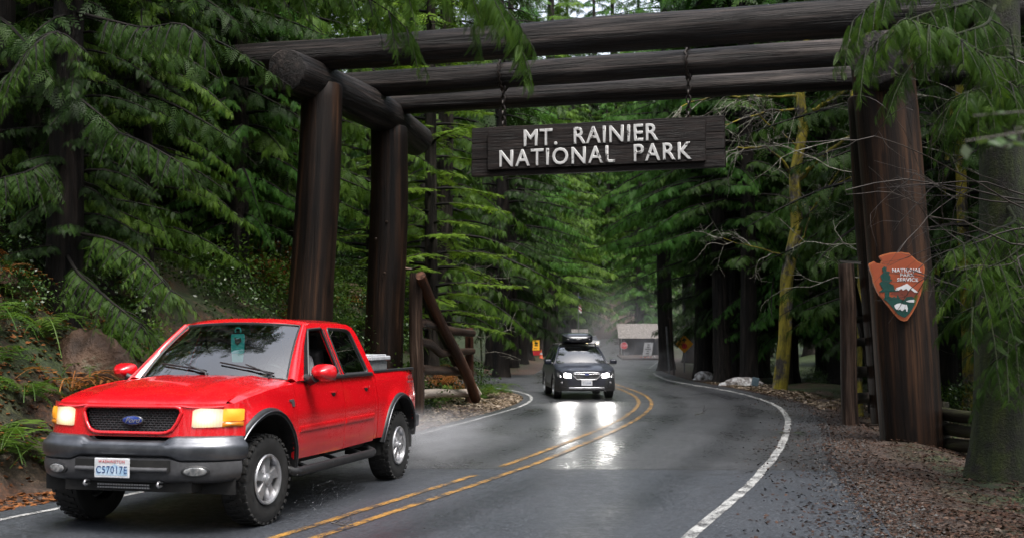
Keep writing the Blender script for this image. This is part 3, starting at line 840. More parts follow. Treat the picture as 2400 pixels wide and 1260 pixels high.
class Leaves:
    def __init__(self): self.V, self.F, self.A, self.n = [], [], [], 0
    def put(self, base, P, D, N, L, var):
        if len(P) == 0: return
        V, F, A = bake(base, np.asarray(P, float), np.asarray(D, float), np.asarray(N, float), np.asarray(L, float), np.asarray(var, float))
        self.V.append(V); self.F.append(F + self.n); self.A.append(A); self.n += len(V)
    def mesh(self, name, mat, org=None):
        V = np.concatenate(self.V)
        if org is not None: V = V - np.asarray(org)
        return raw_mesh(name, V, np.concatenate(self.F), mat, {'var': np.concatenate(self.A)})
def branch_sprays(lv, base, path, spl, gap, hang, rg, var0, start=.22, fan=55, taper=.45, jitter=.35):
    """sprays along both sides of a branch path"""
    path = np.asarray(path, float); s = np.concatenate([[0], np.cumsum(np.linalg.norm(np.diff(path, axis=0), axis=1))]); T = s[-1]
    t = np.arange(start * T, T, gap); t = np.repeat(t, 2) + rg.uniform(-.4, .4, 2 * len(t)) * gap
    t = np.append(np.clip(t, 0, T * .995), T * .97)
    P = np.stack([np.interp(t, s, path[:, i]) for i in range(3)], 1); P2_ = np.stack([np.interp(np.minimum(t + .05, T), s, path[:, i]) for i in range(3)], 1)
    P0 = np.stack([np.interp(np.maximum(t - .05, 0), s, path[:, i]) for i in range(3)], 1)
    Tn = P2_ - P0; Tn /= np.linalg.norm(Tn, axis=1)[:, None] + 1e-9
    S = np.cross(Tn, np.array([0, 0, 1.])); S /= np.linalg.norm(S, axis=1)[:, None] + 1e-9
    sg = np.where(np.arange(len(t)) % 2, 1, -1)[:, None]; sg[-1] = 0
    a = np.radians(fan + rg.uniform(-18, 18, len(t)))[:, None]
    D = Tn * np.cos(a) + S * np.sin(a) * sg
    D[:, 2] -= hang * rg.uniform(.5, 1.3, len(t))
    N = np.array([[0, 0, 1.0]]) + Tn * hang * .8 + rg.normal(0, jitter, (len(t), 3))
    L = spl * (1 - taper * (t / T) ** 2) * rg.uniform(.7, 1.2, len(t))
    lv.put(base, P, D, N, L, var0 + rg.normal(0, .13, len(t)) + .18 * (t / T))
    return P
def make_crown(seed, H, z0, Rad, nb, spl, gap, hang, droop, base, split=10, coarse=1.9, fan=55, tone=.45, shape=.8):
    rg = np.random.default_rng(seed); lv = Leaves(); wood = MB()
    az = rg.uniform(0, 6.28)
    for i in range(nb):
        u = (i + rg.uniform(-.3, .3)) / nb; u = min(max(u, 0), 1); z = z0 + (H - z0) * u ** 1.15 * .985
        az += 2.4 + rg.uniform(-.5, .5)
        fr = (z - z0) / (H - z0)
        L = Rad * (1 - fr) ** shape * rg.uniform(.62, 1.12) + .35
        if fr < .06: L *= .8
        k = 7; uu = np.linspace(0, 1, k)
        up = .18 - droop * rg.uniform(.6, 1.3)
        rr = L * uu; zz = z + L * (.20 * uu + (up - .20) * uu ** 2 + .10 * uu ** 4)
        bend = rg.normal(0, .18) * L * uu ** 2
        path = np.stack([math.cos(az) * rr - math.sin(az) * bend, math.sin(az) * rr + math.cos(az) * bend, zz], 1)
        c = z > split
        branch_sprays(lv, SP2 if c else base, path, spl * (coarse if c else 1) * (.75 + .25 * L / Rad), gap * (coarse if c else 1) * 1.05, hang, rg, tone + rg.normal(0, .12), fan=fan)
        # side shoots
        if L > 1.2 and not c:
            for q in (2, 3, 4, 5):
                for s in (-1, 1):
                    d = path[q] - path[q - 1]; d = d / np.linalg.norm(d); sd = np.array([-d[1], d[0], 0]) * s
                    l2 = L * .32 * rg.uniform(.6, 1.1) * (1.15 - q / 7)
                    v2 = d * .62 + sd * .75; v2 /= np.linalg.norm(v2)
                    p2 = np.array([path[q] + v2 * l2 * a + np.array([0, 0, -droop * .45 * l2 * a * a]) for a in (0, .5, 1)])
                    branch_sprays(lv, base, p2, spl * .8, gap * 1.15, hang, rg, tone + rg.normal(0, .10), start=.15, fan=fan)
        wood.tube(path, np.linspace(.02 + .012 * L, .006, k), 4, False)
    return lv, wood
def make_trunk(seed, H, r, lean=(0, 0), kmax=None):
    rg = np.random.default_rng(seed); z = np.concatenate([[-.6, 0, .25, .6], np.linspace(1.2, H, 22)])
    rad = r * np.maximum(1 - z / H, 0.02) ** .7; rad[:3] = r * np.array([1.55, 1.35, 1.16])
    P = np.stack([lean[0] * z / H + .06 * np.sin(z * .35 + seed) * (z > 0), lean[1] * z / H + .05 * np.sin(z * .3 + 2 * seed) * (z > 0), z], 1)
    mb = MB(); mb.tube(P, rad, 16, True, .05, seed, v0=seed); return mb
PROTO = {}
def proto(key, seed, H, z0, Rad, nb, spl, gap, hang, droop, base, mat, r=.32, bark=BARK, trunk_name='trunk', **k):
    lv, wood = make_crown(seed, H, z0, Rad, nb, spl, gap, hang, droop, base, **k)
    tm = make_trunk(seed, H, r).build('trunk', bark, smooth=60)
    wm = wood.build('limbs', BARK_D, smooth=60, fixn=False)
    PROTO[key] = (tm.data, wm.data, lv.mesh('crown', mat))
    for o in (tm, wm): bpy.data.objects.remove(o)
def tree(key, name, x, y, label, group=None, rz=None, s=1.0, dz=-.1, sz=None):
    t = thing(name, label, 'tree', (x, y, hz(x, y) + dz), rng.uniform(0, 6.28) if rz is None else rz, group)
    t.scale = (s, s, sz or s)
    tm, wm, cm = PROTO[key]
    link('trunk', tm, t); link('limbs', wm, t); link('crown', cm, t)
    return t
# near kinds (leaf sprays down low), then far kinds (coarser, taller)
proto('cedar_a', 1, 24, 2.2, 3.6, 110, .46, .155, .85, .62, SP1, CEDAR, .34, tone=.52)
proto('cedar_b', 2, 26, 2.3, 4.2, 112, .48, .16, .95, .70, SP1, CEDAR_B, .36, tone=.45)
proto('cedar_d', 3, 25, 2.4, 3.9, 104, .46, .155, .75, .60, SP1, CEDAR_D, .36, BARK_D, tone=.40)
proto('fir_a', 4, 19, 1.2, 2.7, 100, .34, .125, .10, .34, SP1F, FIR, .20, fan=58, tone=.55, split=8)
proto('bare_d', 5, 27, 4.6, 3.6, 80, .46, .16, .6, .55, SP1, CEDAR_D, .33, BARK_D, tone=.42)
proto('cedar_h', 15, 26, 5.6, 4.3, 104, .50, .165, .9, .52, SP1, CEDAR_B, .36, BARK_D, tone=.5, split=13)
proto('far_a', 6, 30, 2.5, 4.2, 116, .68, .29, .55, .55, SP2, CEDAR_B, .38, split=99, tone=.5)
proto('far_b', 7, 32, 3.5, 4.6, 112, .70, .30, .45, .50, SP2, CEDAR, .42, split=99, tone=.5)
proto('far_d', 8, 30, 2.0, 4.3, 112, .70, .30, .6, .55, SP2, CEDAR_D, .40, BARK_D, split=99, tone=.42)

def tx(px, d): return (px - 1200) / FPX * d
USED = []
def put(key, name, px, d, label, group=None, **k):
    x = tx(px, d); USED.append((x, d)); return tree(key, name, x, d, label, group, **k)
# trees with a place of their own
put('cedar_d', 'cedar_tree', 205, 20.5, 'dark cedar with a thick shaded trunk just left of the pale barked trunk', s=1.0)
put('bare_d', 'cedar_tree', 305, 22.0, 'tall cedar with pale streaked bark behind the red pickup, left of the archway', s=1.0)
put('cedar_d', 'cedar_tree', -40, 18.0, 'dark cedar cut by the left edge of the photo')
put('cedar_d', 'cedar_tree', 60, 27, 'dense dark cedar behind the left front trunks', s=1.05)
put('cedar_d', 'cedar_tree', 400, 30, 'dark cedar up the bank behind the pale trunk', s=1.0)
put('cedar_a', 'cedar_tree', 610, 34, 'light green drooping cedar between the pale trunk and the left post', s=1.05)
put('cedar_a', 'cedar_tree', 500, 38, 'light green cedar higher up the bank left of the archway', s=1.1)
put('fir_a', 'fir_tree', 1010, 33.5, 'bright yellow green young fir right behind the left posts', s=1.05)
put('fir_a', 'fir_tree', 870, 38, 'bright green fir seen between the two left posts', s=1.1)
put('cedar_a', 'cedar_tree', 1040, 41, 'light green cedar behind the young fir and the pole fence', s=1.1)
put('cedar_b', 'cedar_tree', 760, 42, 'green cedar behind the front left post')
put('bare_d', 'conifer_tree', 1150, 62, 'tall conifer with a bare grey trunk beside the side road, nearer the fence', s=1.05)
put('bare_d', 'conifer_tree', 1198, 66, 'tall conifer with a bare dark trunk beside the side road, right of the grey one', s=1.1)
put('cedar_h', 'cedar_tree', 1222, 74, 'dark cedar leaning over the road above the yellow notice board', s=1.1)
put('cedar_h', 'cedar_tree', 1236, 88, 'dark cedar behind the yellow notice board', s=1.2)
put('cedar_h', 'cedar_tree', 1650, 50, 'broad green cedar hanging over the road right of the dark wagon', s=1.1)
put('cedar_h', 'cedar_tree', 1690, 46, 'broad green cedar behind the right end of the hanging board', s=.95)
put('cedar_h', 'cedar_tree', 1648, 56, 'tall cedar whose trunk covers the right half of the yellow sign', s=1.1)
put('cedar_b', 'cedar_tree', 1790, 53, 'green cedar left of the mossy alder', s=.85)
put('cedar_h', 'cedar_tree', 1559, 61.5, 'dark trunked cedar at the road edge right beside the entrance booth roof', s=1.15)
put('cedar_h', 'cedar_tree', 1612, 84, 'cedar whose boughs hang over the roof of the entrance building', s=1.2)
put('bare_d', 'conifer_tree', 1752, 44.5, 'dark bare trunked conifer behind the pale heap at the road edge')
put('bare_d', 'conifer_tree', 1955, 45, 'dark trunked conifer right of the mossy alder', s=.95)
put('cedar_d', 'cedar_tree', 1850, 48, 'dark cedar behind the mossy alder')
put('bare_d', 'conifer_tree', 2215, 34, 'dark trunked conifer behind the right post', s=1.0)
put('cedar_d', 'cedar_tree', 2330, 27, 'dark cedar at the right edge behind the mossy trunk', s=.95)
for px, d, k, lb in ((1668, 66, 'cedar_h', 'green cedar standing beyond the yellow sign, boughs hanging towards the road'), (1725, 48, 'cedar_h', 'green cedar boughs right under the right end of the hanging board'), (1715, 49, 'cedar_d', 'dark cedar filling the gap left of the mossy alder'),
        (1840, 46, 'cedar_b', 'green cedar right behind the trunk of the mossy alder'), (1950, 46, 'cedar_d', 'dark cedar between the mossy alder and the right post'), (1640, 78, 'cedar_h', 'green cedar behind the yellow stop ahead sign'),
        (370, 27, 'cedar_d', 'dark low boughed cedar on the bank between the pale trunk and the left post'), (110, 24, 'cedar_d', 'dark low boughed cedar left of the two big left trunks'), (520, 28.5, 'cedar_a', 'green low boughed cedar on the bank just left of the front post'),
        (690, 31, 'cedar_a', 'light green cedar right behind the front left post'), (240, 29, 'cedar_a', 'light green cedar glimpsed behind the two big left trunks'), (2110, 38, 'cedar_d', 'dark cedar directly behind the right post'), (2260, 40, 'cedar_b', 'green cedar behind the orange mossed maple'), (2400, 34, 'cedar_b', 'green cedar at the right edge behind the boughs'),
        (1175, 52, 'cedar_d', 'dark cedar left of the side road mouth'), (1345, 128, 'far_b', 'green conifer behind the flagpole'), (1500, 118, 'far_a', 'blue green conifer right behind the entrance booth'), (1285, 108, 'far_b', 'conifer on the far left verge behind the kiosk'), (1425, 178, 'far_a', 'pale hazy conifer in the gap over the far road'), (1385, 182, 'far_b', 'hazy conifer left of the gap over the far road')):
    put(k, 'cedar_tree' if k[0] == 'c' else 'conifer_tree', px, d, lb, s=1.1 if k == 'cedar_h' else .85 if px == 1840 else rng.uniform(1.0, 1.15))
for px, d, k, sc_, lb in ((1292, 100, 'far_b', 1.4, 'very tall conifer on the far left verge right of the kiosk'), (1330, 141, 'far_d', 1.6, 'very tall dark conifer left of the gap over the far road'), (1396, 186, 'far_a', 1.7, 'very tall hazy conifer closing the gap over the far road'), (1500, 152, 'far_b', 1.6, 'very tall conifer high behind the entrance booth'), (1440, 190, 'far_b', 1.7, 'very tall hazy conifer above the far road bend'),
        (1335, 181, 'far_d', 1.2, 'dark conifer at the very end of the road, leftmost'), (1362, 179, 'far_b', 1.1, 'green conifer at the very end of the road, above the flag'), (1392, 183, 'far_d', 1.2, 'dark conifer at the very end of the road, right of the flag'), (1416, 180, 'far_a', 1.1, 'blue green conifer at the very end of the road, in the middle'),
        (1446, 184, 'far_d', 1.2, 'dark conifer at the very end of the road, left of the booth roof'), (1470, 180, 'far_d', 1.1, 'dark conifer at the very end of the road, over the booth roof'), (1500, 172, 'far_d', 1.1, 'dark conifer right behind the booth roof ridge'), (1300, 165, 'far_d', 1.1, 'dark conifer on the far left slope behind the cones'), (1270, 150, 'far_a', 1.1, 'blue green conifer on the far left slope above the kiosk'), (1330, 160, 'far_d', 1.2, 'dark conifer on the far left slope behind the wagon'),
        (330, 20.5, 'cedar_a', .55, 'young cedar with low green boughs right behind the pickup hood'), (425, 26.5, 'cedar_d', .6, 'dark young cedar on the bank right of the pale trunk'), (75, 19, 'cedar_a', .6, 'young green cedar on the bank over the ferns at the left'),
        (165, 17.8, 'cedar_d', .45, 'small dark cedar leaning over the boulder'), (560, 26.5, 'cedar_b', .62, 'young cedar on the bank near the front left post'), (-60, 22, 'cedar_a', .7, 'young cedar at the left edge of the view'), (640, 30, 'cedar_a', .6, 'young pale green cedar low behind the front left post'),
        (1310, 138, 'far_d', 1.1, 'dark conifer on the far left slope beyond the kiosk'), (1362, 152, 'far_b', 1.1, 'green conifer closing the view behind the small booth'), (1250, 132, 'far_d', 1.1, 'dark conifer high behind the kiosk'), (1540, 140, 'far_d', 1.1, 'dark conifer rising behind the entrance booth')):
    put(k, 'cedar_tree' if k[0] == 'c' else 'conifer_tree', px, d, lb, s=sc_)
# the forest goes on beside and behind the camera, out of view: it shades the road from the sides
for x, y, k in ((-19, 3, 'far_a'), (-16, -5, 'far_d'), (-24, 12, 'far_a'), (-22, -12, 'far_b'), (-16, -17, 'far_d'), (10.5, 8, 'far_d'), (9.5, 0, 'far_d'), (14, 5, 'far_a'), (6, -8, 'far_b'), (12, -7, 'far_d'), (3, -16, 'far_d'), (9, -19, 'far_a'), (-4, -24, 'far_d'), (-11, -27, 'far_a'), (3, -28, 'far_b'), (17, 13, 'far_d'), (-6, -35, 'far_d'), (0, -38, 'far_b'), (-12, -42, 'far_a'), (-18, -34, 'far_d')):
    USED.append((x, y)); tree(k, 'conifer_tree', x, y, 'tall roadside conifer near the viewpoint, outside the picture', 'conifers beside the viewpoint', s=.95)
# the forest behind: light and dark trees filled in at random
def fill(n, y0, y1, gap, kinds, name, labels, grp, lo=.9, hi=1.25, side=None, mind=2.6):
    c = 0; tries = 0
    while c < n and tries < n * 60:
        tries += 1
        y = rng.uniform(y0, y1); m = .52 + 6 / y; x = rng.uniform(-m, m) * y
        if side == 'L' and x > cyl(y): continue
        if side == 'R' and x < cyl(y): continue
        if y < 31 and -9 < x < 11: continue
        if y < 44 and 1735 < 1200 + x / y * FPX < 2010: continue
        if asphalt_dist([x], [y])[0] < mind: continue
        if any((x - a) ** 2 + (y - b_) ** 2 < gap * gap for a, b_ in USED): continue
        k = rng.integers(len(kinds)); USED.append((x, y)); s = rng.uniform(lo, hi)
        tree(kinds[k], name, x, y, labels[k], grp, s=s); c += 1
fill(26, 22, 58, 3.0, ['cedar_d', 'cedar_a', 'cedar_b'], 'cedar_tree', ['dark cedar in the forest on the left bank', 'light green cedar in the forest on the left bank', 'blue green cedar in the forest on the left bank'], 'forest trees on the left bank', side='L')
fill(34, 22, 60, 3.0, ['bare_d', 'cedar_d', 'bare_d'], 'conifer_tree', ['tall bare trunked conifer in the dark forest on the right', 'low branched dark cedar in the dark forest on the right', 'tall bare trunked conifer in the dark forest on the right'], 'forest trees on the right of the road', side='R')
fill(70, 58, 128, 4.0, ['far_a', 'far_d', 'far_b'], 'conifer_tree', ['blue green conifer far along the road', 'dark conifer far along the road', 'green conifer far along the road'], 'far conifers along the road', mind=2.2)
# the wooded slope that closes the view
far_pos = []
for i in range(400):
    if len(far_pos) >= 80: break
    y = rng.uniform(150, 215); x = rng.uniform(-.55, .6) * y
    if all((x - a) ** 2 + (y - b_) ** 2 > 30 for a, b_ in far_pos) and not (y < 176 and asphalt_dist([x], [y])[0] < 2):
        far_pos.append((x, y)); tree(['far_a', 'far_d', 'far_b'][i % 3], 'conifer_tree', x, y, ['blue green conifer on the hill at the end of the road', 'dark conifer on the hill at the end of the road', 'green conifer on the hill at the end of the road'][i % 3], 'conifers on the far hill', s=rng.uniform(1.0, 1.35))

# --- boughs hanging into the picture: limbs of two big roadside trees
def near_tree(name, label, x, y, trunk_pts, trunk_r, bark, boughs, leafmat, base=SP0):
    t = thing(name, label, 'tree', (x, y, hz(x, y)))
    log('trunk', trunk_pts, trunk_r, bark, t, 26, int(x * 10) % 50 + 3, .07, .3)
    for bi, (pts, spl, gap, hang, tone, shoots, b_) in enumerate(boughs):
        rg = np.random.default_rng(100 + bi); pts = np.asarray([tuple(p) for p in pts], float)
        s = np.concatenate([[0], np.cumsum(np.linalg.norm(np.diff(pts, axis=0), axis=1))]); tt = np.linspace(0, s[-1], 14)
        path = np.stack([np.interp(tt, s, pts[:, i]) for i in range(3)], 1)
        path[1:-1] = (path[:-2] + path[1:-1] * 2 + path[2:]) / 4
        mb = MB(); mb.tube(path, np.linspace(.032, .007, 14), 6, False)
        lv = Leaves()
        branch_sprays(lv, b_, path, spl, gap, hang, rg, tone, start=.3)
        for q in range(4, 14):
            for s_ in (-1, 1):
                for rep in range(shoots):
                    d = path[q] - path[q - 1]; d /= np.linalg.norm(d); sd = np.cross(d, (0, 0, 1)) * s_
                    l2 = rg.uniform(.5, 1.15) * spl * 1.9; v2 = d * rg.uniform(.2, .7) + sd * rg.uniform(.3, .9) + np.array([0, 0, rg.uniform(-.7, .05)]); v2 /= np.linalg.norm(v2)
                    p2 = np.array([path[q] + v2 * l2 * a + np.array([0, 0, -.5 * l2 * a * a]) for a in (0, .35, .7, 1)])
                    mb.tube(p2, np.linspace(.012, .004, 4), 4, False)
                    branch_sprays(lv, b_, p2, spl * .85, gap * .9, hang, rg, tone + rg.normal(0, .1), start=.1)
        bo = mb.build('bough', bark, t, smooth=60, fixn=False)
        me = lv.mesh('foliage', leafmat, world_loc(t)); o = link('foliage', me, bo)
    return t
x, y = -6.6, 17.6
near_tree('cedar_tree', 'near cedar whose long limb hangs green sprays over the middle of the archway', x, y,
    [(x, y, hz(x, y) - .4), (x - .05, y, 6), (x + .1, y + .1, 14)], [.27, .22, .12], BARK_D, [
    ([(x, y, 8.3), at(700, -150, 18.2), at(1000, -110, 18.4), at(1120, -60, 18.4), at(1190, 20, 18.4)], .48, .075, 1.6, .64, 2, SP0),
    ([(x, y, 7.9), at(640, -60, 18.6), at(800, -40, 18.6), at(900, 0, 18.5), at(950, 60, 18.5)], .32, .085, 1.2, .46, 2, SP0),
    ([(x, y, 6.6), at(330, 60, 16.5), at(420, 40, 16), at(470, 90, 15.8)], .25, .075, 1.2, .34, 2, SP0),
    ([(x, y, 5.2), at(250, 300, 16.8), at(330, 330, 16.3), at(420, 380, 16.0)], .23, .07, .5, .42, 2, SP0),
    ([(x, y, 4.3), at(100, 380, 16.8), at(60, 400, 16.0), at(-20, 420, 15.5)], .23, .07, .5, .40, 2, SP0),
    ([(x, y, 3.3), at(260, 560, 16.6), at(330, 600, 16.0), at(400, 680, 15.4)], .22, .07, .5, .44, 2, SP0),
    ([(x, y, 3.0), at(180, 640, 16.6), at(240, 690, 15.9), at(330, 760, 15.3)], .22, .07, .5, .48, 2, SP0),
    ([(x, y, 6.0), at(120, 60, 16.5), at(60, 100, 16.2), at(0, 180, 16.0)], .24, .075, .8, .36, 2, SP0),
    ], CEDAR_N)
x, y = tx(2352, 15.7), 15.7
near_tree('cedar_tree', 'mossy trunked cedar at the right edge whose boughs hang in front of the right post', x, y,
    [(x, y, hz(x, y) - .5), (x - .06, y, .5), (x + .02, y, 3), (x - .02, y, 6), (x, y, 13)], [.66, .38, .30, .27, .2], m_mossd, [
    ([(x, y, 7.0), at(2320, -120, 15.3), at(2200, -80, 15.1), at(2100, -40, 15.0), at(2010, 40, 15)], .31, .075, 1.3, .50, 1, SP0),
    ([(x, y, 6.4), at(2280, 0, 15.0), at(2190, 20, 14.8), at(2110, 50, 14.7), at(2040, 110, 14.7)], .31, .075, 1.3, .46, 1, SP0),
    ([(x, y, 6.2), at(2330, 50, 14.6), at(2260, 70, 14.2), at(2200, 90, 14.2), at(2150, 140, 14.2)], .30, .075, 1.3, .50, 1, SP0),
    ([(x, y, 5.6), at(2410, 130, 14.8), at(2330, 130, 14.2), at(2230, 60, 14.1), at(2150, 40, 14.0)], .29, .075, 1.1, .56, 2, SP0),
    ([(x, y, 4.9), at(2430, 180, 14.6), at(2360, 190, 14.2), at(2280, 210, 14.0)], .36, .08, 1.1, .52, 2, SP0),
    ([(x, y, 2.2), at(2430, 780, 14.4), at(2390, 800, 14.0), at(2330, 850, 13.9)], .28, .09, .8, .42, 1, SP0),
    ([(x, y, 3.6), at(2390, 520, 15.0), at(2330, 540, 14.6), at(2285, 560, 14.3), at(2235, 585, 14.2)], .27, .09, .6, .55, 1, SP0),
    ([(x, y, 3.2), at(2420, 560, 14.5), at(2360, 610, 14.2), at(2295, 635, 14.0)], .32, .09, .6, .52, 1, SP0),
    ([(x, y, 2.7), at(2430, 660, 14.4), at(2370, 690, 14.0), at(2280, 720, 13.9)], .30, .09, .6, .46, 1, SP0),
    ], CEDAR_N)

# --- bare mossy alder and other leafless trees
def twig_tree(mb, p, d, L, r, depth, rg, kink=.35, out=None, nsub=3, droop=0.0):
    k = 6; P = [np.array(p, float)]; d = np.array(d, float); d /= np.linalg.norm(d)
    for i in range(k):
        d = d + rg.normal(0, kink / 2.5, 3) + np.array([0, 0, -droop]); d /= np.linalg.norm(d)
        P.append(P[-1] + d * L / k)
    (mb if out is None or depth > 1 else out).tube(P, np.linspace(r, r * .45, k + 1), 6 if r > .02 else 4, False)
    if depth > 0:
        for j in range(nsub):
            i = rg.integers(1, k + 1); dd = P[i] - P[i - 1]; dd /= np.linalg.norm(dd)
            nd = dd + rg.normal(0, .75, 3); nd /= np.linalg.norm(nd)
            twig_tree(mb, P[i], nd, L * rg.uniform(.4, .65), r * .5, depth - 1, rg, kink, out, nsub, droop)
d = 39.6
x = tx(1822, d)
al = thing('alder_tree', 'leaning leafless alder with yellow moss and bare lichen twigs right of the road', 'tree', (x, d, hz(x, d)))
tp = [at(1822, 925, d), at(1838, 800, d), at(1845, 650, d), at(1871, 530, d), at(1866, 410, d), at(1889, 300, d), at(1882, 200, d), at(1905, 60, d), at(1900, -150, d)]
log('trunk', [tuple(p) for p in tp], [.27, .22, .22, .19, .18, .16, .15, .12, .08], m_moss, al, 18, 9, .10, .25)
rg = np.random.default_rng(21)
def limb(pts, r, sub, nm='limb', m=m_moss, n=3, ln=1.6):
    mb, tw = MB(), MB(); pts = np.array([tuple(p) for p in pts], float)
    s = np.concatenate([[0], np.cumsum(np.linalg.norm(np.diff(pts, axis=0), axis=1))]); tt = np.linspace(0, s[-1], 12)
    P = np.stack([np.interp(tt, s, pts[:, i]) for i in range(3)], 1) + rg.normal(0, .03, (12, 3)); P[0] = pts[0]
    mb.tube(P, np.linspace(r, r * .35, 12), 8, True, .12, 3)
    for j in range(sub):
        i = rg.integers(3, 12); dd = P[i] - P[i - 1]; dd /= np.linalg.norm(dd)
        twig_tree(tw, P[i], dd + rg.normal(0, .6, 3), ln * rg.uniform(.6, 1.2), .018, 2, rg, .4, None, n, .02)
    o = mb.build(nm, m, al, smooth=60)
    if sub: tw.build('twigs', LICH, o, smooth=60, fixn=False)
limb([at(1870, 420, d), at(1930, 370, d - .5), at(1990, 320, d - 1), at(2030, 300, d - 1.4)], .10, 6)
limb([at(1880, 270, d), at(1925, 250, d - .4), at(1975, 215, d - .6), at(2040, 190, d - .9)], .11, 5)
limb([at(1866, 420, d), at(1835, 370, d - .5), at(1800, 340, d - 1), at(1730, 345, d - 1.4)], .06, 6)
limb([at(1880, 255, d), at(1800, 255, d - 1), at(1740, 280, d - 1.6), at(1690, 290, d - 2)], .05, 8, ln=1.5)
limb([at(1875, 220, d), at(1780, 225, d - 1), at(1700, 215, d - 1.5), at(1600, 240, d - 2)], .05, 8, ln=1.4)
limb([at(1858, 560, d), at(1920, 470, d - .6), at(1990, 380, d - 1.0), at(2040, 350, d - 1.3)], .045, 6)
limb([at(1862, 500, d), at(1930, 450, d - .8), at(2010, 405, d - 1.2)], .05, 6)
limb([at(1850, 620, d), at(1910, 500, d - .7), at(1985, 425, d - 1.2), at(2030, 405, d - 1.2)], .04, 6)
limb([at(1848, 600, d), at(1780, 580, d - .8), at(1700, 560, d - 1.2)], .03, 6, ln=1.1)
limb([at(1876, 340, d), at(1820, 300, d - .8), at(1760, 240, d - 1.2)], .04, 7, ln=1.4)
def bare_tree(name, label, px, d, r, H, lean, seed, mat, tw, twl=1.6, low=2.0, name2='twigs'):
    x = tx(px, d); t = thing(name, label, 'tree', (x, d, hz(x, d)))
    rg = np.random.default_rng(seed); z0 = hz(x, d)
    P = [(x, d, z0 - .4)] + [(x + lean * u + .12 * math.sin(5 * u + seed), d + .1 * math.sin(4 * u), z0 + H * u) for u in np.linspace(.04, 1, 12)]
    log('trunk', P, np.linspace(r, r * .35, 13), mat, t, 12, seed, .08, .35)
    mb = MB()
    for j in range(tw):
        u = rg.uniform(low / H, .95); a = rg.uniform(0, 6.28)
        twig_tree(mb, (x + lean * u + .1 * math.sin(5 * u + seed), d, z0 + H * u), (math.cos(a), math.sin(a) * .8, rg.uniform(-.1, .5)), twl * rg.uniform(.7, 1.4), .010 + r * .05, 2, rg, .4, None, 3, .01)
    mb.build(name2, LICH if seed % 2 else TWIG, t, smooth=60, fixn=False)
bare_tree('alder_tree', 'thin lichen stemmed alder close beside the left face of the right post', 2016, 27, .07, 11, -.2, 31, m_moss, 14)
bare_tree('maple_tree', 'leafless maple with orange yellow moss just right of the right post', 2255, 27, .17, 12, .3, 33, m_moss, 26, 2.0)
bare_tree('maple_tree', 'thin leafless maple between the right post and the mossy cedar', 2195, 31, .10, 10, .5, 35, m_moss, 26, 2.2, 1.5)
bare_tree('maple_sapling', 'bare brown sapling twigs at the right edge before the mossy cedar', 2440, 14.2, .035, 5.5, -.3, 36, m_mossd, 22, 1.7, 1.2)
bare_tree('maple_sapling', 'bare twiggy sapling on the left bank behind the red pickup', 600, 29, .04, 4, .2, 37, m_mossd, 16, 1.2, .4)
bare_tree('maple_sapling', 'bare twiggy sapling behind the pole fence', 1120, 42, .04, 4.5, .3, 39, m_mossd, 18, 1.2, .4)

# a leafy twig close to the viewpoint, well out of focus
x, y = 2.35, 3.3; t = thing('maple_sapling', 'blurred leafy twig reaching in at the right edge close to the viewpoint', 'tree', (x, y, hz(x, y)))
mb = MB(); mb.tube([(x, y, hz(x, y) - .1), (x - .03, y, 1.2), (x - .10, y, 2.5), (x - .12, y, 3.4)], [.022, .018, .012, .005], 6, False); st_ = mb.build('stem', TWIG, t, smooth=60)
PALEL = leaf_mat('pale_maple_leaf', [(.1, (.05, .10, .03)), (.6, (.10, .15, .07)), (.9, (.25, .27, .24)), (1, (.30, .12, .08))], .35)
lv = Leaves(); rg = np.random.default_rng(77); leaf1 = (np.array([[0, 0, 0], [.36, .45, .06], [0, 1, -.08], [-.36, .45, .06]], np.float32), np.array([[0, 1, 2, 3]], np.int32)); mb = MB()
for (px, py, d_) in ((2290, 270, 3.3), (2270, 330, 3.25), (2330, 350, 3.3), (2390, 300, 3.2)):
    e = at(px, py, d_); q = Vector((x - .10, y, 2.3)); P = [q.lerp(e, u) + Vector((0, 0, .05 * math.sin(3.1 * u))) for u in np.linspace(0, 1, 6)]; mb.tube([tuple(p) for p in P], np.linspace(.006, .002, 6), 4, False)
    n_ = 9; pts = np.array([tuple(q.lerp(e, rg.uniform(.55, 1.02))) for _ in range(n_)]) + rg.normal(0, .012, (n_, 3)); D = rg.normal(0, 1, (n_, 3)) * np.array([1, .5, .4]); lv.put(leaf1, pts, D, np.array([0, -.6, 1.]) + rg.normal(0, .4, (n_, 3)), rg.uniform(.035, .065, n_), rg.uniform(.1, 1, n_))
mb.build('twig', TWIG, st_, smooth=60); link('leaves', lv.mesh('leaves', PALEL, org=world_loc(t)), t)
# --- ferns
def frond_mesh(seed, L=.8, arch=.55, pairs=17):
    rg = np.random.default_rng(seed); V, F = [], []
    def pt(t): return np.array([0, L * (t - .12 * t ** 3), L * (arch * 1.25 * t - arch * 1.5 * t * t)])
    for i in range(pairs):
        t = .12 + .86 * i / (pairs - 1); p = pt(t); l = L * .20 * math.sin(math.pi * min(1, (t * .8 + .22))) ** .8 * (1.1 - .6 * t); w_ = L * .020
        for s in (-1, 1):
            d = np.array([s * .93, .32, -.18 + rg.normal(0, .06)]); n = len(V)
            V += [p - [0, w_, 0], p + d * l * .5 - np.array([0, w_, 0]), p + d * l, p + d * l * .45 + np.array([0, w_ * 1.3, 0.0])]
            F.append((n, n + 1, n + 2, n + 3))
    for i in range(8):
        a, c = pt(i / 8), pt((i + 1) / 8); n = len(V); V += [a + [-.006, 0, 0], a + [.006, 0, 0], c + [.006, 0, 0], c + [-.006, 0, 0]]; F.append((n, n + 1, n + 2, n + 3))
    V = np.array(V); return V, np.array(F)
FM = []
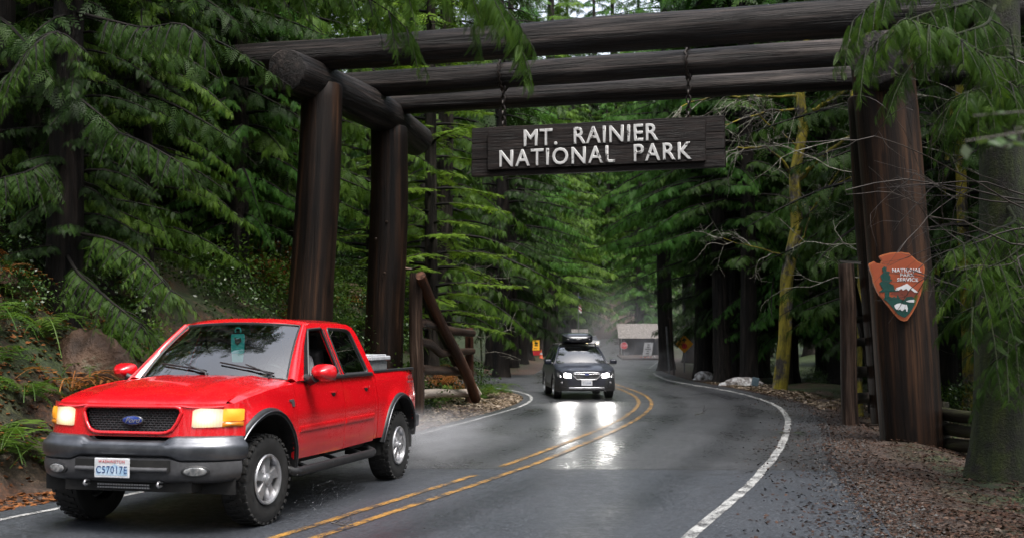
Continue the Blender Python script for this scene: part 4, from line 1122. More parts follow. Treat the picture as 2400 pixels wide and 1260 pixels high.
for i in range(4):
    V, F = frond_mesh(i, .85 + .1 * i, .45 + .12 * i)
    FM.append(raw_mesh('frond', V, F, FERN, {'var': np.full(len(V), .3 + .15 * i)}))
def fern(x, y, label, n=14, s=1.0, z=None):
    t = thing('fern', label, 'fern', (x, y, (hz(x, y) if z is None else z) - .02), rng.uniform(0, 6.28), 'sword ferns on the bank')
    for k in range(n):
        f = link('frond', FM[rng.integers(4)], t); f.rotation_euler = (rng.uniform(-.15, .45), rng.normal(0, .15), k * 2.4 + rng.uniform(-.3, .3)); f.scale = (s * rng.uniform(.7, 1.1),) * 3
def fern_clump(seed, n=13):
    rg = np.random.default_rng(seed); VV, FF, AA = [], [], []; c = 0
    for k in range(n):
        V, F = frond_mesh(seed * 50 + k, rg.uniform(.6, 1.0), rg.uniform(.4, .9), 11)
        a = k * 2.4 + rg.uniform(-.3, .3); b_ = rg.uniform(-.1, .4)
        Rx = np.array([[1, 0, 0], [0, math.cos(b_), -math.sin(b_)], [0, math.sin(b_), math.cos(b_)]]); Rz = np.array([[math.cos(a), -math.sin(a), 0], [math.sin(a), math.cos(a), 0], [0, 0, 1]])
        V = V @ (Rz @ Rx).T; VV.append(V); FF.append(F + c); AA.append(np.full(len(V), rg.uniform(.15, .85))); c += len(V)
    return np.concatenate(VV), np.concatenate(FF), np.concatenate(AA)
FC = []
for i in range(4):
    V, F, A = fern_clump(i + 1); FC.append(raw_mesh('fern', V, F, FERN if i < 3 else BROWNL, {'var': A}))
for i, (px, py, d, lb) in enumerate(((60, 960, 14.6, 'large bright sword fern at the left edge beside the pickup'), (135, 1000, 14.2, 'sword fern just left of the pickup headlight'), (10, 1060, 13.6, 'sword fern low at the left edge by the fallen leaves'), (95, 930, 16.2, 'sword fern under the mossy boulder'), (-30, 900, 15.2, 'sword fern half out of view at the left edge'))):
    p = at(px, py, d); fern(p.x, d, lb, 15, .95)
for px, d, lb in ((1140, 36.5, 'wet fern at the end of the pole fence'), (1165, 37.6, 'low fern on the kerb side beyond the pole fence'), (1010, 30.5, 'fern growing through the pole fence'), (1050, 31.5, 'fern behind the lower rails of the pole fence'), (1130, 34.5, 'fern under the short red fence post')):
    fern(tx(px, d), d, lb, 13, .95)
n = 0
while n < 75:
    y = rng.uniform(15, 46); x = tx(rng.uniform(-100, 1150), y)
    dd = asphalt_dist([x], [y])[0]
    if dd < 1.4 or dd > 11 or x > cyl(y): continue
    i = rng.integers(4); o = link('fern', FC[i], None, (x, y, hz(x, y) - .03)); o.rotation_euler = (0, 0, rng.uniform(0, 6.28)); o.scale = (rng.uniform(.8, 1.35),) * 3
    tag(o, 'green fern clump scattered over the left bank' if i < 3 else 'dead orange bracken clump scattered over the left bank', 'fern', 'fern and bracken clumps on the left bank'); n += 1
n = 0
while n < 34:
    y = rng.uniform(13.2, 20.5); x = tx(rng.uniform(-120, 420), y); dd = asphalt_dist([x], [y])[0]
    if dd < .9 or dd > 7: continue
    i = rng.integers(4) if n % 5 == 0 else rng.integers(3); o = link('fern', FC[i], None, (x, y, hz(x, y) - .03)); o.rotation_euler = (0, 0, rng.uniform(0, 6.28)); o.scale = (rng.uniform(.6, 1.05),) * 3
    tag(o, 'green fern clump scattered over the left bank' if i < 3 else 'dead orange bracken clump scattered over the left bank', 'fern', 'fern and bracken clumps on the left bank'); n += 1
for px, d, lb in ((802, 31, 'rusty dead bracken on the bank between the two left posts, nearest'), (828, 32.5, 'rusty dead bracken in the gap between the left posts'), (848, 34, 'dead orange bracken behind the gap between the left posts'), (425, 27, 'bright orange dead bracken high on the bank left of the archway'), (445, 27.6, 'orange dead bracken clump beside the brightest one'), (400, 28.3, 'orange dead bracken left on the bank crest'),
        (1045, 35, 'orange bracken on the slope behind the pole fence'), (1070, 36.2, 'rusty bracken right above the upper fence rail'), (1025, 36.5, 'rusty bracken behind the slanting brace'), (1085, 38, 'dead bracken behind the short red post'), (660, 29, 'dead bracken just left of the front post'), (560, 30.5, 'orange bracken among the ferns left of the front post'),
        (770, 29.5, 'green fern at the foot of the front left post'), (790, 28.6, 'green fern seen just right of the front left post'), (835, 30, 'tall green fern between the left posts'), (815, 29.2, 'light green fern low between the left posts')):
    x = tx(px, d); o = link('fern', FC[0 if 'green fern' in lb else 3], None, (x, d, hz(x, d) - .02)); o.rotation_euler = (0, 0, rng.uniform(0, 6.28)); o.scale = (rng.uniform(.9, 1.3),) * 3; tag(o, lb, 'fern', 'fern and bracken clumps on the left bank')
# --- low shrubs
def shrub_mesh(seed, n, w_, h_, ls, mat):
    rg = np.random.default_rng(seed); lv = Leaves()
    leaf = (np.array([[0, 0, 0], [.32, .45, .06], [0, 1, -.08], [-.32, .45, .06]], np.float32), np.array([[0, 1, 2, 3]], np.int32))
    u = rg.normal(0, 1, (n, 3)); u /= np.linalg.norm(u, axis=1)[:, None]; r = rg.uniform(.35, 1, n)[:, None] ** .5
    P = u * r * np.array([w_, w_, h_]) * (1 + .35 * np.sin(u[:, :1] * 5 + seed) * np.cos(u[:, 1:2] * 4)) + np.array([0, 0, h_ * .8]); P[:, 2] = np.maximum(P[:, 2], .03)
    D = u + rg.normal(0, .6, (n, 3)); N = np.array([0, 0, 1.]) + rg.normal(0, .5, (n, 3))
    lv.put(leaf, P, D, N, ls * rg.uniform(.6, 1.3, n), rg.uniform(.1, .9, n)); return lv.mesh('shrub', mat)
SH = [shrub_mesh(1, 1100, .8, .55, .075, SALAL), shrub_mesh(2, 900, .7, .7, .07, SALAL), shrub_mesh(3, 900, .9, .5, .085, FERN), shrub_mesh(4, 500, .7, .4, .13, BROWNL)]
n = 0
while n < 110:
    y = rng.uniform(19.5, 50); x = tx(rng.uniform(-100, 1180), y); dd = asphalt_dist([x], [y])[0]
    if dd < 1.7 or dd > 13 or x > cyl(y): continue
    i = int(rng.choice(4, p=[.34, .3, .26, .10])); o = link('shrub', SH[i], None, (x, y, hz(x, y) - .08)); o.rotation_euler = (0, 0, rng.uniform(0, 6.28)); o.scale = (rng.uniform(.6, 1.3),) * 3
    tag(o, ['glossy dark salal shrub low on the left bank', 'tall dark salal shrub on the left bank', 'light green leafy shrub on the left bank', 'dead brown leafy shrub on the left bank'][i], 'shrub', 'undergrowth shrubs on the left bank'); n += 1
for px, d, i, sc_, lb in ((-30, 17.2, 1, .9, 'dark glossy shrub at the left edge above the ferns'), (60, 18.4, 0, 1.1, 'dark glossy shrub between the ferns and the boulder'), (140, 19, 1, .9, 'dark glossy shrub above the big boulder'), (250, 18.8, 0, 1.0, 'dark glossy shrub above the pickup hood'), (300, 18.2, 2, .7, 'lighter leafy shrub right above the pickup mirror'), (30, 16.2, 0, .7, 'dark low shrub among the sword ferns at the left')):
    x = tx(px, d); o = link('shrub', SH[i], None, (x, d, hz(x, d) - .08)); o.scale = (sc_,) * 3; tag(o, lb, 'shrub', 'undergrowth shrubs on the left bank')
n = 0
while n < 45:
    y = rng.uniform(19, 60); x = tx(rng.uniform(1650, 2500), y); dd = asphalt_dist([x], [y])[0]
    if dd < 3.0 or dd > 14 or x < cyl(y) or (y < 30 and x < 9.5): continue
    i = int(rng.choice(3)); o = link('shrub', SH[i], None, (x, y, hz(x, y) - .1)); o.rotation_euler = (0, 0, rng.uniform(0, 6.28)); o.scale = (rng.uniform(.5, 1.1),) * 3
    tag(o, ['glossy dark shrub on the forest floor right of the road', 'tall dark shrub on the forest floor right of the road', 'light green shrub on the forest floor right of the road'][i], 'shrub', 'undergrowth shrubs right of the road'); n += 1
for i in range(22):
    y = rng.uniform(146, 178); x = tx(rng.uniform(1310, 1490), y)
    if asphalt_dist([x], [y])[0] < .8: continue
    o = link('shrub', SH[i % 3], None, (x, y, hz(x, y) - .2)); o.rotation_euler = (0, 0, rng.uniform(0, 6.28)); o.scale = (rng.uniform(2.2, 3.6),) * 3
    tag(o, 'big dim shrub at the far end of the road', 'shrub', 'undergrowth shrubs at the far end of the road')
# --- fallen leaves
def litter(name, n, y0, y1, side, d0, d1, mat, ls, fall=1.0, ypow=1.7):
    rg = np.random.default_rng(len(name) + n); P = []
    while sum(len(p) for p in P) < n:
        y = y0 + (y1 - y0) * rg.uniform(0, 1, n) ** ypow; u = d0 + (d1 - d0) * rg.uniform(0, 1, n) ** fall
        x = np.where(side == 'R', _ra(y) + u, _la(y) - u)
        ok = (np.abs(x) < (.47 * y + 1)); x, y, u = x[ok], y[ok], u[ok]
        dist = asphalt_dist(x, y); keep = dist > d0 - .05
        x, y, dist = x[keep], y[keep], dist[keep]
        z = np.where(dist < -.02, base(y) + .006, np.maximum(height(x, y), base(y) * 0 - 9) + .012); P.append(np.stack([x, y, z], 1))
    P = np.concatenate(P)[:n]; m = len(P)
    leaf = (np.array([[0, -.5, 0], [.30, .05, .10], [0, .5, .02], [-.28, -.02, .07]], np.float32), np.array([[0, 1, 2, 3]], np.int32))
    a = rg.uniform(0, 6.28, m); D = np.stack([np.cos(a), np.sin(a), rg.normal(0, .22, m)], 1); N = np.array([0, 0, 1.]) + rg.normal(0, .3, (m, 3))
    lv = Leaves(); lv.put(leaf, P, D, N, ls * rg.uniform(.5, 1.4, m), rg.beta(1.6, 1.9, m)); 
    return tag(link(name, lv.mesh(name, mat)), kind='stuff')
litter('fallen_leaves', 42000, 8.5, 40, 'R', -.15, 5.5, LITTER, .052, 1.0, 1.9)
litter('fallen_leaves', 2600, 8.5, 34, 'R', -1.6, .02, LITTER, .05, .40)
litter('fallen_leaves', 9000, 9, 24, 'L', -.10, 3.5, LITTER_O, .085, 1.2, 1.0)
litter('fallen_leaves', 9000, 19, 38, 'L', 0.02, 2.6, LITTER_P, .09, 1.1, 1.0)
def gravel(name, n):
    rg = np.random.default_rng(31); y = 8.5 + 26 * rg.uniform(0, 1, n) ** 1.6; u = rg.normal(.10, .28, n); x = _ra(y) + u
    z = np.where(asphalt_dist(x, y) < -.02, base(y) + .004, height(x, y) + .01); r_ = rg.uniform(.006, .022, n)
    oc_ = np.array([[1, 0, 0], [-.9, .1, 0], [0, 1.1, .1], [.1, -.9, 0], [0, .1, .75], [0, 0, -.6]]); of_ = np.array([(0, 2, 4), (2, 1, 4), (1, 3, 4), (3, 0, 4)])
    a = rg.uniform(0, 6.28, n); co, si = np.cos(a), np.sin(a)
    V = np.stack([co[:, None] * oc_[None, :, 0] - si[:, None] * oc_[None, :, 1], si[:, None] * oc_[None, :, 0] + co[:, None] * oc_[None, :, 1], np.repeat(oc_[None, :, 2], n, 0)], 2) * r_[:, None, None] + np.stack([x, y, z], 1)[:, None]
    me = raw_mesh(name, V.reshape(-1, 3), (of_[None] + 6 * np.arange(n)[:, None, None]).reshape(-1, 3), GRAV, {'var': np.repeat(rg.beta(2, 2, n), 6)}); tag(link(name, me), kind='stuff')
GRAV = leaf_mat('grey_gravel', [(0, (.014, .014, .014)), (.5, (.05, .049, .048)), (.85, (.12, .118, .115)), (1, (.30, .29, .28))], .0, .6)
gravel('roadside_gravel', 5000)
litter('fallen_leaves', 2600, 29, 46, 'R', .15, 1.6, LITTER_P, .12, 1.0, 1.0)
# ------------------------------------------------------------------ vehicles
def paint(name, c, rough=.24, coat=.8, dirt=(.10, .085, .07), dirt_amt=.35, zlo=.45, zhi=1.0):
    m, nt, b = new_mat(name)
    v = coords(nt, 'Object'); g = noise(nt, v, 3.5, 6, .7); f = noise(nt, v, 60, 3, .7)
    sep = nt.nodes.new('ShaderNodeSeparateXYZ'); nt.links.new(v, sep.inputs[0])
    hgt = maprange(nt, sep.outputs['Z'], zhi, zlo, 0, 1)
    k = math_(nt, 'MULTIPLY', math_(nt, 'MULTIPLY', hgt, maprange(nt, g, .35, .65, .3, 1)), dirt_amt)   # road spray stuck to the lower panels
    nt.links.new(mixc(nt, k, c, dirt), b.inputs['Base Color'])
    nt.links.new(math_(nt, 'ADD', maprange(nt, f, .3, .7, rough - .05, rough + .06), math_(nt, 'MULTIPLY', k, .5)), b.inputs['Roughness'])
    b.inputs['Coat Weight'].default_value = coat; b.inputs['Coat Roughness'].default_value = .04
    return m
RED = paint('red_car_paint', (.62, .004, .010))
BLK = pmat('black_plastic', [(.4, (.008, .008, .009)), (.6, (.018, .018, .019))], 25, rough=.45, bmp=(90, .15, .002))
GRY = pmat('dark_grey_bumper_plastic', [(.35, (.045, .045, .048)), (.65, (.075, .075, .08))], 12, rough=.42, bmp=(120, .1, .002))
CHROME = pmat('wet_steel_bumper', [(.35, (.10, .105, .115)), (.65, (.17, .175, .19))], 5, rough=.30, rough2=.46, metal=.9)
SILV = pmat('brushed_alloy', [(.35, (.36, .36, .37)), (.65, (.52, .52, .54))], 10, rough=.32, metal=.75)
RUB = pmat('tyre_rubber', [(.35, (.006, .006, .006)), (.65, (.018, .0175, .017))], 18, rough=.55, rough2=.8, bmp=(70, .3, .003))
INT = pmat('dark_interior_cloth', [(.35, (.012, .012, .013)), (.65, (.03, .03, .03))], 30, rough=.85)
DASH = pmat('grey_dashboard', [(.4, (.03, .034, .036)), (.6, (.05, .055, .058))], 30, rough=.6)
GL_F = glass_mat('windscreen_glass', (.50, .60, .58), .01, spec=2.0)
GL_S = glass_mat('tinted_side_glass', (.10, .11, .11), .01, spec=.55)
GL_C = glass_mat('clear_side_glass', (.55, .6, .58), .01, spec=.5)
UND = pmat('underbody_black', [(.4, (.004, .004, .004)), (.6, (.012, .011, .010))], 9, rough=.8)
HL, nt, b = new_mat('headlight_glow_warm'); HL.cycles.emission_sampling = 'NONE'            # lit lamp behind a ribbed lens: hot bowl, warmer rim
v = coords(nt, 'Object'); sep = nt.nodes.new('ShaderNodeSeparateXYZ'); nt.links.new(v, sep.inputs[0])
ya = math_(nt, 'DIVIDE', math_(nt, 'SUBTRACT', math_(nt, 'ABSOLUTE', sep.outputs['Y']), .70), .13); za = math_(nt, 'DIVIDE', math_(nt, 'SUBTRACT', sep.outputs['Z'], 1.03), .085)
rr_ = math_(nt, 'SQRT', math_(nt, 'ADD', math_(nt, 'MULTIPLY', ya, ya), math_(nt, 'MULTIPLY', za, za)))
rib = math_(nt, 'MULTIPLY_ADD' if False else 'SINE', math_(nt, 'MULTIPLY', sep.outputs['Y'], 260)); rib = maprange(nt, rib, -1, 1, .8, 1.05)
nt.links.new(math_(nt, 'MULTIPLY', maprange(nt, rr_, .25, 1.15, .75, .22), rib), b.inputs['Emission Strength'])
nt.links.new(ramp(nt, maprange(nt, rr_, .2, 1.2, 0, 1), [(0, (1, .88, .62)), (.5, (1, .74, .38)), (1, (1, .55, .18))]), b.inputs['Emission Color'])
b.inputs['Base Color'].default_value = (.3, .3, .28, 1); b.inputs['Roughness'].default_value = .12
AMB = emit_mat('amber_lamp_glow', (1.0, .36, .02), .13)
AMB0 = pmat('amber_lens', [(.4, (.5, .16, .01)), (.6, (.6, .2, .015))], 40, rough=.15)
REDL = pmat('red_lens', [(.4, (.22, .006, .006)), (.6, (.3, .01, .01))], 40, rough=.12)
LENS = pmat('clear_lamp_lens', [(.4, (.10, .105, .11)), (.6, (.22, .22, .22))], 30, rough=.1, spec=.8)
TX, TY, TA = -3.227, 11.525, R(-103.6)

def lin(x, pts):
    a = np.array(pts, float); a = a[np.argsort(a[:, 0])]; return float(np.interp(x, a[:, 0], a[:, 1]))
def smooth_lin(x, pts, w_=.08):
    return sum(lin(x + d, pts) for d in (-w_, -w_ / 2, 0, w_ / 2, w_)) / 5

# side of the body: half width at height z, taken in towards the nose and the tail
def side_y(x, z):
    y = smooth_lin(z, [(.40, .93), (.52, .955), (.66, .978), (.80, .985), (.95, .984), (1.10, .970), (1.22, .952), (1.30, .930), (1.36, .91)], .03)
    if x > -.15: y -= .17 * max(0, (x + .15) / .95) ** 2.4
    if x < -3.9: y -= .045 * ((-3.9 - x) / .6) ** 2
    for cx, cz in ((.04, .44), (-3.70, .43)):             # the arches swell outwards
        r_ = math.hypot(x - cx, z - cz); y += .028 * math.exp(-((r_ - .58) / .09) ** 2)
    y += .006 * math.exp(-((z - 1.0) / .05) ** 2)
    return y
ARF, ARR = (.04, .44, .585), (-3.70, .43, .57)
def arch_z(x, arc):
    cx, cz, r_ = arc; q = r_ * r_ - (x - cx) ** 2
    return cz + math.sqrt(q) if q > 0 else None
def panel(x0, x1, zb, zt, name, parent, mat, n=None, m=14, lip=.018, sgn=1, shoulder=0.0):
    """a body panel between stations x0..x1 with turned-in edges, so the gaps between panels are real"""
    n = n or max(4, int(abs(x1 - x0) / .035))
    xs_ = np.linspace(x0, x1, n + 1); mb = MB()
    rows = []
    for x in xs_:
        a, c = zb(x), zt(x); col_ = []
        for j in range(m + 1):
            z = a + (c - a) * j / m
            col_.append((x, sgn * side_y(x, z), z))
        if shoulder:
            yy_ = side_y(x, c)
            for k in range(1, 6):
                t = k / 5 * math.pi / 2
                col_.append((x, sgn * (yy_ - shoulder * math.sin(t) * 1.0 - shoulder * .25 * k / 5), c + shoulder * .55 * (1 - math.cos(t)) * 0 + shoulder * .55 * math.sin(t) * (1 - .45 * k / 5)))
        # turned-in lips
        f, l = col_[0], col_[-1]
        col_ = [(x, f[1] - sgn * lip * 1.6, f[2] + .004)] + col_ + [(x, l[1] - sgn * lip, l[2] - .012)]
        rows.append(col_)
    a = [(p[0], p[1] - sgn * lip, p[2]) for p in rows[0]]; z = [(p[0], p[1] - sgn * lip, p[2]) for p in rows[-1]]
    rows = [a] + rows + [z]; k = len(a)
    V = [p for r_ in rows for p in r_]
    F = [(i * k + j, (i + 1) * k + j, (i + 1) * k + j + 1, i * k + j + 1) for i in range(len(rows) - 1) for j in range(k - 1)]
    mb.add(V, F); return mb.build(name, mat, parent, smooth=45)

def wheel(parent, name, c, sgn, r, wd, rr, steer, spokes, tyre_m, rim_m, lugs=True, spoke_w=.055):
    """c: hub centre on the outer face plane; axis along +-y"""
    t = bpy.data.objects.new(name, None); col.objects.link(t); t.parent = parent; t.location = c; t.rotation_euler = (0, 0, steer)
    A = (0, sgn, 0)
    mb = MB(); h = wd / 2
    prof = [(rr * .98, -h * .8), (rr * 1.04, -h * .95), (r * .90, -h * 1.02), (r * .965, -h * .9), (r * .985, -h * .62), (r * .985, h * .62), (r * .965, h * .9), (r * .90, h * 1.02), (rr * 1.10, h * .95), (rr * 1.03, h * .86), (rr * .98, h * .6)]
    mb.lathe([(a, b_ - h) for a, b_ in prof], (0, 0, 0), A, 48, True)
    if lugs:
        nl = 34
        for i in range(nl):
            for row, (yo, ph) in enumerate(((-.30, 0), (.30, .5), (0.0, .25), (.66, 0.0))):
                a = (i + ph) * 2 * math.pi / nl; rad = r * (.984 if row < 3 else .962)
                M = np.array([[math.cos(a), 0, -math.sin(a)], [0, 1, 0], [math.sin(a), 0, math.cos(a)]])
                sk = .25 if row == 0 else -.25
                mb.box((math.sin(-a) * rad * -1 * -1, sgn * (yo * h * 1.35 - h), math.cos(a) * rad), (r * .085, wd * (.25 if row < 3 else .16), r * .055), M=M)
    mb.build('tyre', tyre_m, t, smooth=35)
    mb = MB()
    prof = [(rr * 1.0, -.02), (rr * 1.035, .0), (rr * 1.0, .012), (rr * .93, .008), (rr * .90, -.03), (rr * .88, -wd * .6), (rr * .97, -wd * .6)]
    mb.lathe(prof, (0, 0, 0), A, 40, True)
    rim = mb.build('rim', rim_m, t, smooth=40)
    mb = MB(); mb.lathe([(rr * .87, -.12), (rr * .5, -.11), (.03, -.11)], (0, 0, 0), A, 24); mb.build('brake_disc', BLK, t, smooth=40)
    for i in range(spokes):
        a = i * 2 * math.pi / spokes + .35; mb = MB(); d = np.array([math.cos(a), 0, math.sin(a)]); q = np.array([-math.sin(a), 0, math.cos(a)])
        L = []
        for u, w_, o_ in ((.10, spoke_w * .95, -.012), (.35, spoke_w * .9, -.010), (.65, spoke_w * 1.05, -.012), (.93, spoke_w * 1.55, -.020)):
            c0 = d * rr * u; y0 = np.array([0, sgn * o_, 0]); th = np.array([0, -sgn * .05, 0])
            L.append([c0 + q * w_ + y0 + th, c0 + q * w_ * .75 + y0, c0 - q * w_ * .75 + y0, c0 - q * w_ + y0 + th])
        mb.rings(L); mb.build('spoke', rim_m, rim, smooth=30)
    mb = MB(); mb.lathe([(rr * .26, -.03), (rr * .25, .004), (rr * .16, .018), (rr * .15, .028), (.01, .03)], (0, 0, 0), A, 20); mb.build('hub_cap', rim_m, rim, smooth=35)
    return t

LOCAL = True
truck = thing('pickup_truck', 'bright red crew cab pickup truck driving towards the left with its headlights on', 'pickup truck', (TX, TY, 0.0), TA)
# --- plan curve of the nose
def nose_x(y, z=1.0):
    k = min(abs(y) / .985, 1.0)
    return .44 + .37 * max(0, 1 - k ** 3.0) ** .5 - .10 * max(0, (z - .86)) * 1.2
def bump_x(y):
    k = min(abs(y) / 1.005, 1.0); return .50 + .42 * max(0, 1 - k ** 3.2) ** .55
hood_c = [(-.74, 1.370), (-.4, 1.362), (0, 1.332), (.35, 1.284), (.6, 1.232), (.74, 1.182), (.80, 1.145)]
def hood_z(x, y):
    k = abs(y) / .84
    return smooth_lin(x, hood_c, .06) - .055 * k ** 2.4 + .012 * math.exp(-((abs(y) - .47) / .07) ** 2) - .004
mb = MB(); us = np.linspace(0, 1, 26); vs = np.linspace(-.835, .835, 37)
def hood_pt(u, y):
    x1 = nose_x(y, 1.15) + .015; x0 = -.70 - .06 * (abs(y) / .8) ** 2 + .10 * (1 - (abs(y) / .84) ** 2)
    x = x0 + (x1 - x0) * u; z = hood_z(x, y)
    if u > .93: z -= .028 * ((u - .93) / .07) ** 2
    return (x, y, z)
mb.grid(hood_pt, us, vs); rim_ = [hood_pt(1, y) for y in vs]
mb.add(rim_ + [(a - .03, b_, c - .018) for a, b_, c in rim_], [(i, i + 1, len(vs) + i + 1, len(vs) + i) for i in range(len(vs) - 1)])
mb.build('hood', RED, truck, smooth=45)
mb = MB(); mb.grid(lambda u, y: (-.70 + u * 1.35, y, hood_z(-.7 + u * 1.35, y) - .05), np.linspace(0, 1, 12), np.linspace(-.86, .86, 9)); mb.build('engine_bay_liner', UND, truck)

def fend_top(x): return lin(x, [(-.80, 1.285), (-.4, 1.275), (0, 1.245), (.35, 1.195), (.6, 1.14), (.75, 1.09)])
def zb_fender(x):
    a = arch_z(x, ARF)
    if x > .50: return max(.875, a if a else 0)
    if a is None: return .53
    return max(a, .53)
def zb_rock(x): return .53 + .012 * (abs(x + 1.7) / 1.2)
def zb_bed(x):
    a = arch_z(x, ARR); b0 = .56 if x > -3.7 else .64
    return max(a, b0) if a else b0
for s in (1, -1):
    panel(-.615, .55, zb_fender, fend_top, 'fender', truck, RED, 44, 12, sgn=s, shoulder=.11)
    zt = lambda x: 1.297
    panel(-1.888, -.625, zb_rock, zt, 'front_door', truck, RED, 30, 16, sgn=s)
    panel(-2.835, -1.900, lambda x: max(zb_rock(x), (arch_z(x, (-3.70, .43, .62)) or 0)), zt, 'rear_door', truck, RED, 26, 16, sgn=s)
    panel(-2.925, -2.845, lambda x: .56, zt, 'cab_corner', truck, RED, 3, 16, sgn=s)
    panel(-4.43, -2.955, zb_bed, lambda x: 1.335, 'bed_side', truck, RED, 46, 14, sgn=s)
doors = [o for o in truck.children if o.name.startswith(('front_door', 'rear_door'))]
# fascia with a real grille opening
GR = [(-.485, 1.075), (-.47, 1.112), (-.43, 1.125), (.43, 1.125), (.47, 1.112), (.485, 1.075), (.45, .985), (.41, .925), (.36, .900), (.30, .892), (-.30, .892), (-.36, .900), (-.41, .925), (-.45, .985)]
def inside(p, poly):
    c = False; n = len(poly)
    for i in range(n):
        (x1, y1), (x2, y2) = poly[i], poly[(i + 1) % n]
        if (y1 > p[1]) != (y2 > p[1]) and p[0] < (x2 - x1) * (p[1] - y1) / (y2 - y1) + x1: c = not c
    return c
def nose(y, z, off=0.0):
    e = 1e-3; a = np.array([nose_x(y, z), y, z]); b_ = np.array([nose_x(y + e if y < .98 else y, z), y + e if y < .98 else y, z]); c = np.array([nose_x(y - e, z), y - e, z])
    t = b_ - c; n = np.array([t[1], -t[0], 0]); n /= np.linalg.norm(n) + 1e-12
    if n[0] < 0: n = -n
    return a + n * off
th = np.linspace(-1, 1, 130); ysn = np.sign(th) * (1 - (1 - np.abs(th)) ** 1.35) * .975; zsn = np.linspace(.862, 1.155, 24)
V = [tuple(nose(y, z)) for y in ysn for z in zsn]; nz_ = len(zsn); F = []
for i in range(len(ysn) - 1):
    for j in range(nz_ - 1):
        cy_, cz_ = (ysn[i] + ysn[i + 1]) / 2, (zsn[j] + zsn[j + 1]) / 2
        if inside((cy_, cz_), GR): continue
        F.append((i * nz_ + j, (i + 1) * nz_ + j, (i + 1) * nz_ + j + 1, i * nz_ + j + 1))
mb = MB(); mb.add(V, F); fas = mb.build('grille_surround', RED, truck, smooth=60)
def dense(poly, k=6):
    out = []
    for i in range(len(poly)):
        a, b_ = np.array(poly[i]), np.array(poly[(i + 1) % len(poly)])
        for t in np.arange(k) / k: out.append(tuple(a + (b_ - a) * t))
    return out
pts = [nose(y, z, .006) for y, z in dense(GR)]; mb = MB(); mb.tube(pts + pts[:2], .017, 8, False); mb.build('grille_lip', RED, truck, smooth=60)
mb = MB(); mb.grid(lambda y, z: nose(y, z, -.07), np.linspace(-.52, .52, 21), np.linspace(.87, 1.14, 5)); gr = mb.build('grille', BLK, truck, smooth=60)
GM = pmat('grille_mesh_plastic', [(.4, (.02, .02, .022)), (.6, (.045, .045, .048))], 30, rough=.35)
mb = MB()
for z in np.arange(.905, 1.12, .021):                       # honeycomb-like mesh: wavy bars and short uprights
    seg = []
    for y in np.arange(-.48, .481, .02):
        if inside((y, z), GR): seg.append(nose(y, z, -.03))
    if len(seg) > 2: mb.tube(seg, .0042, 4, False)
for r_, z in enumerate(np.arange(.905, 1.10, .021)):
    for y in np.arange(-.48 + (.02 if r_ % 2 else 0), .48, .04):
        if inside((y, z), GR) and inside((y, z + .021), GR): mb.tube([nose(y, z, -.03), nose(y, z + .021, -.03)], .0038, 4, False)
tag(mb.build('grille_mesh', GM, gr, smooth=60), kind='stuff')
# oval badge
BLU = pmat('badge_blue', [(.4, (.012, .03, .17)), (.6, (.02, .045, .24))], 20, rough=.15, coat=1)
def oval(name, a, b_, off, th_, mat, parent):
    mb = MB(); c = nose(.02, 1.005, off); L = []
    for k, (q, sc_) in enumerate(((0, 1), (th_ * .7, 1), (th_, .93))):
        L.append([c + np.array([q, a * sc_ * math.cos(t), b_ * sc_ * math.sin(t)]) for t in np.arange(40) * 2 * math.pi / 40])
    mb.rings(L); return mb.build(name, mat, parent, smooth=40)
o = oval('badge', .105, .043, -.005, .014, CHROME, truck); oval('badge_face', .095, .036, .006, .006, BLU, o)
text_mesh('lettering', 'Ford', .062, SILV, o, nose(.02, 1.004, .0128), (0, 1, 0), (1, 0, 0), .001, 'CENTER', .35, 1.25, .95)
# headlights
def lamp_patch(name, y0, y1, zt, zb, off, mat, parent, s, n=14, m=8, inner=0.0):
    mb = MB(); us_ = np.linspace(0, 1, n)
    def f(u, v_):
        y = y0 + (y1 - y0) * u; e = min(u, 1 - u); rd = (1 - max(0, 1 - e / .12) ** 2) ** .5
        a, c = zb(u), zt(u); mid_ = (a + c) / 2; h = (c - a) / 2 * (.88 + .12 * rd)
        z = mid_ + h * (2 * v_ - 1); p = nose(y, z, off + .012 * math.sin(math.pi * u) * math.sin(math.pi * v_))
        return (p[0], s * p[1], p[2])
    mb.grid(f, us_, np.linspace(0, 1, m))
    return mb.build(name, mat, parent, smooth=60)
zt_ = lambda u: 1.118 - .018 * max(0, .25 - u) * 4 - .012 * u
zb_ = lambda u: .945 + .005 * u
for s in (1, -1):
    h = lamp_patch('headlight', .575, .968, lambda u: zt_(u) + .006, lambda u: zb_(u) - .006, -.012, BLK, truck, s, 20)
    lamp_patch('lamp_glass', .585, .842, zt_, zb_, .010, HL, h, s)
    lamp_patch('turn_signal', .828, .962, lambda u: zt_(.6 + .4 * u), lambda u: zb_(u) + .05, .012, AMB, h, s)
    lamp_patch('amber_reflector', .828, .962, lambda u: zb_(u) + .044, lambda u: zb_(u) + .004, .011, AMB0, h, s)
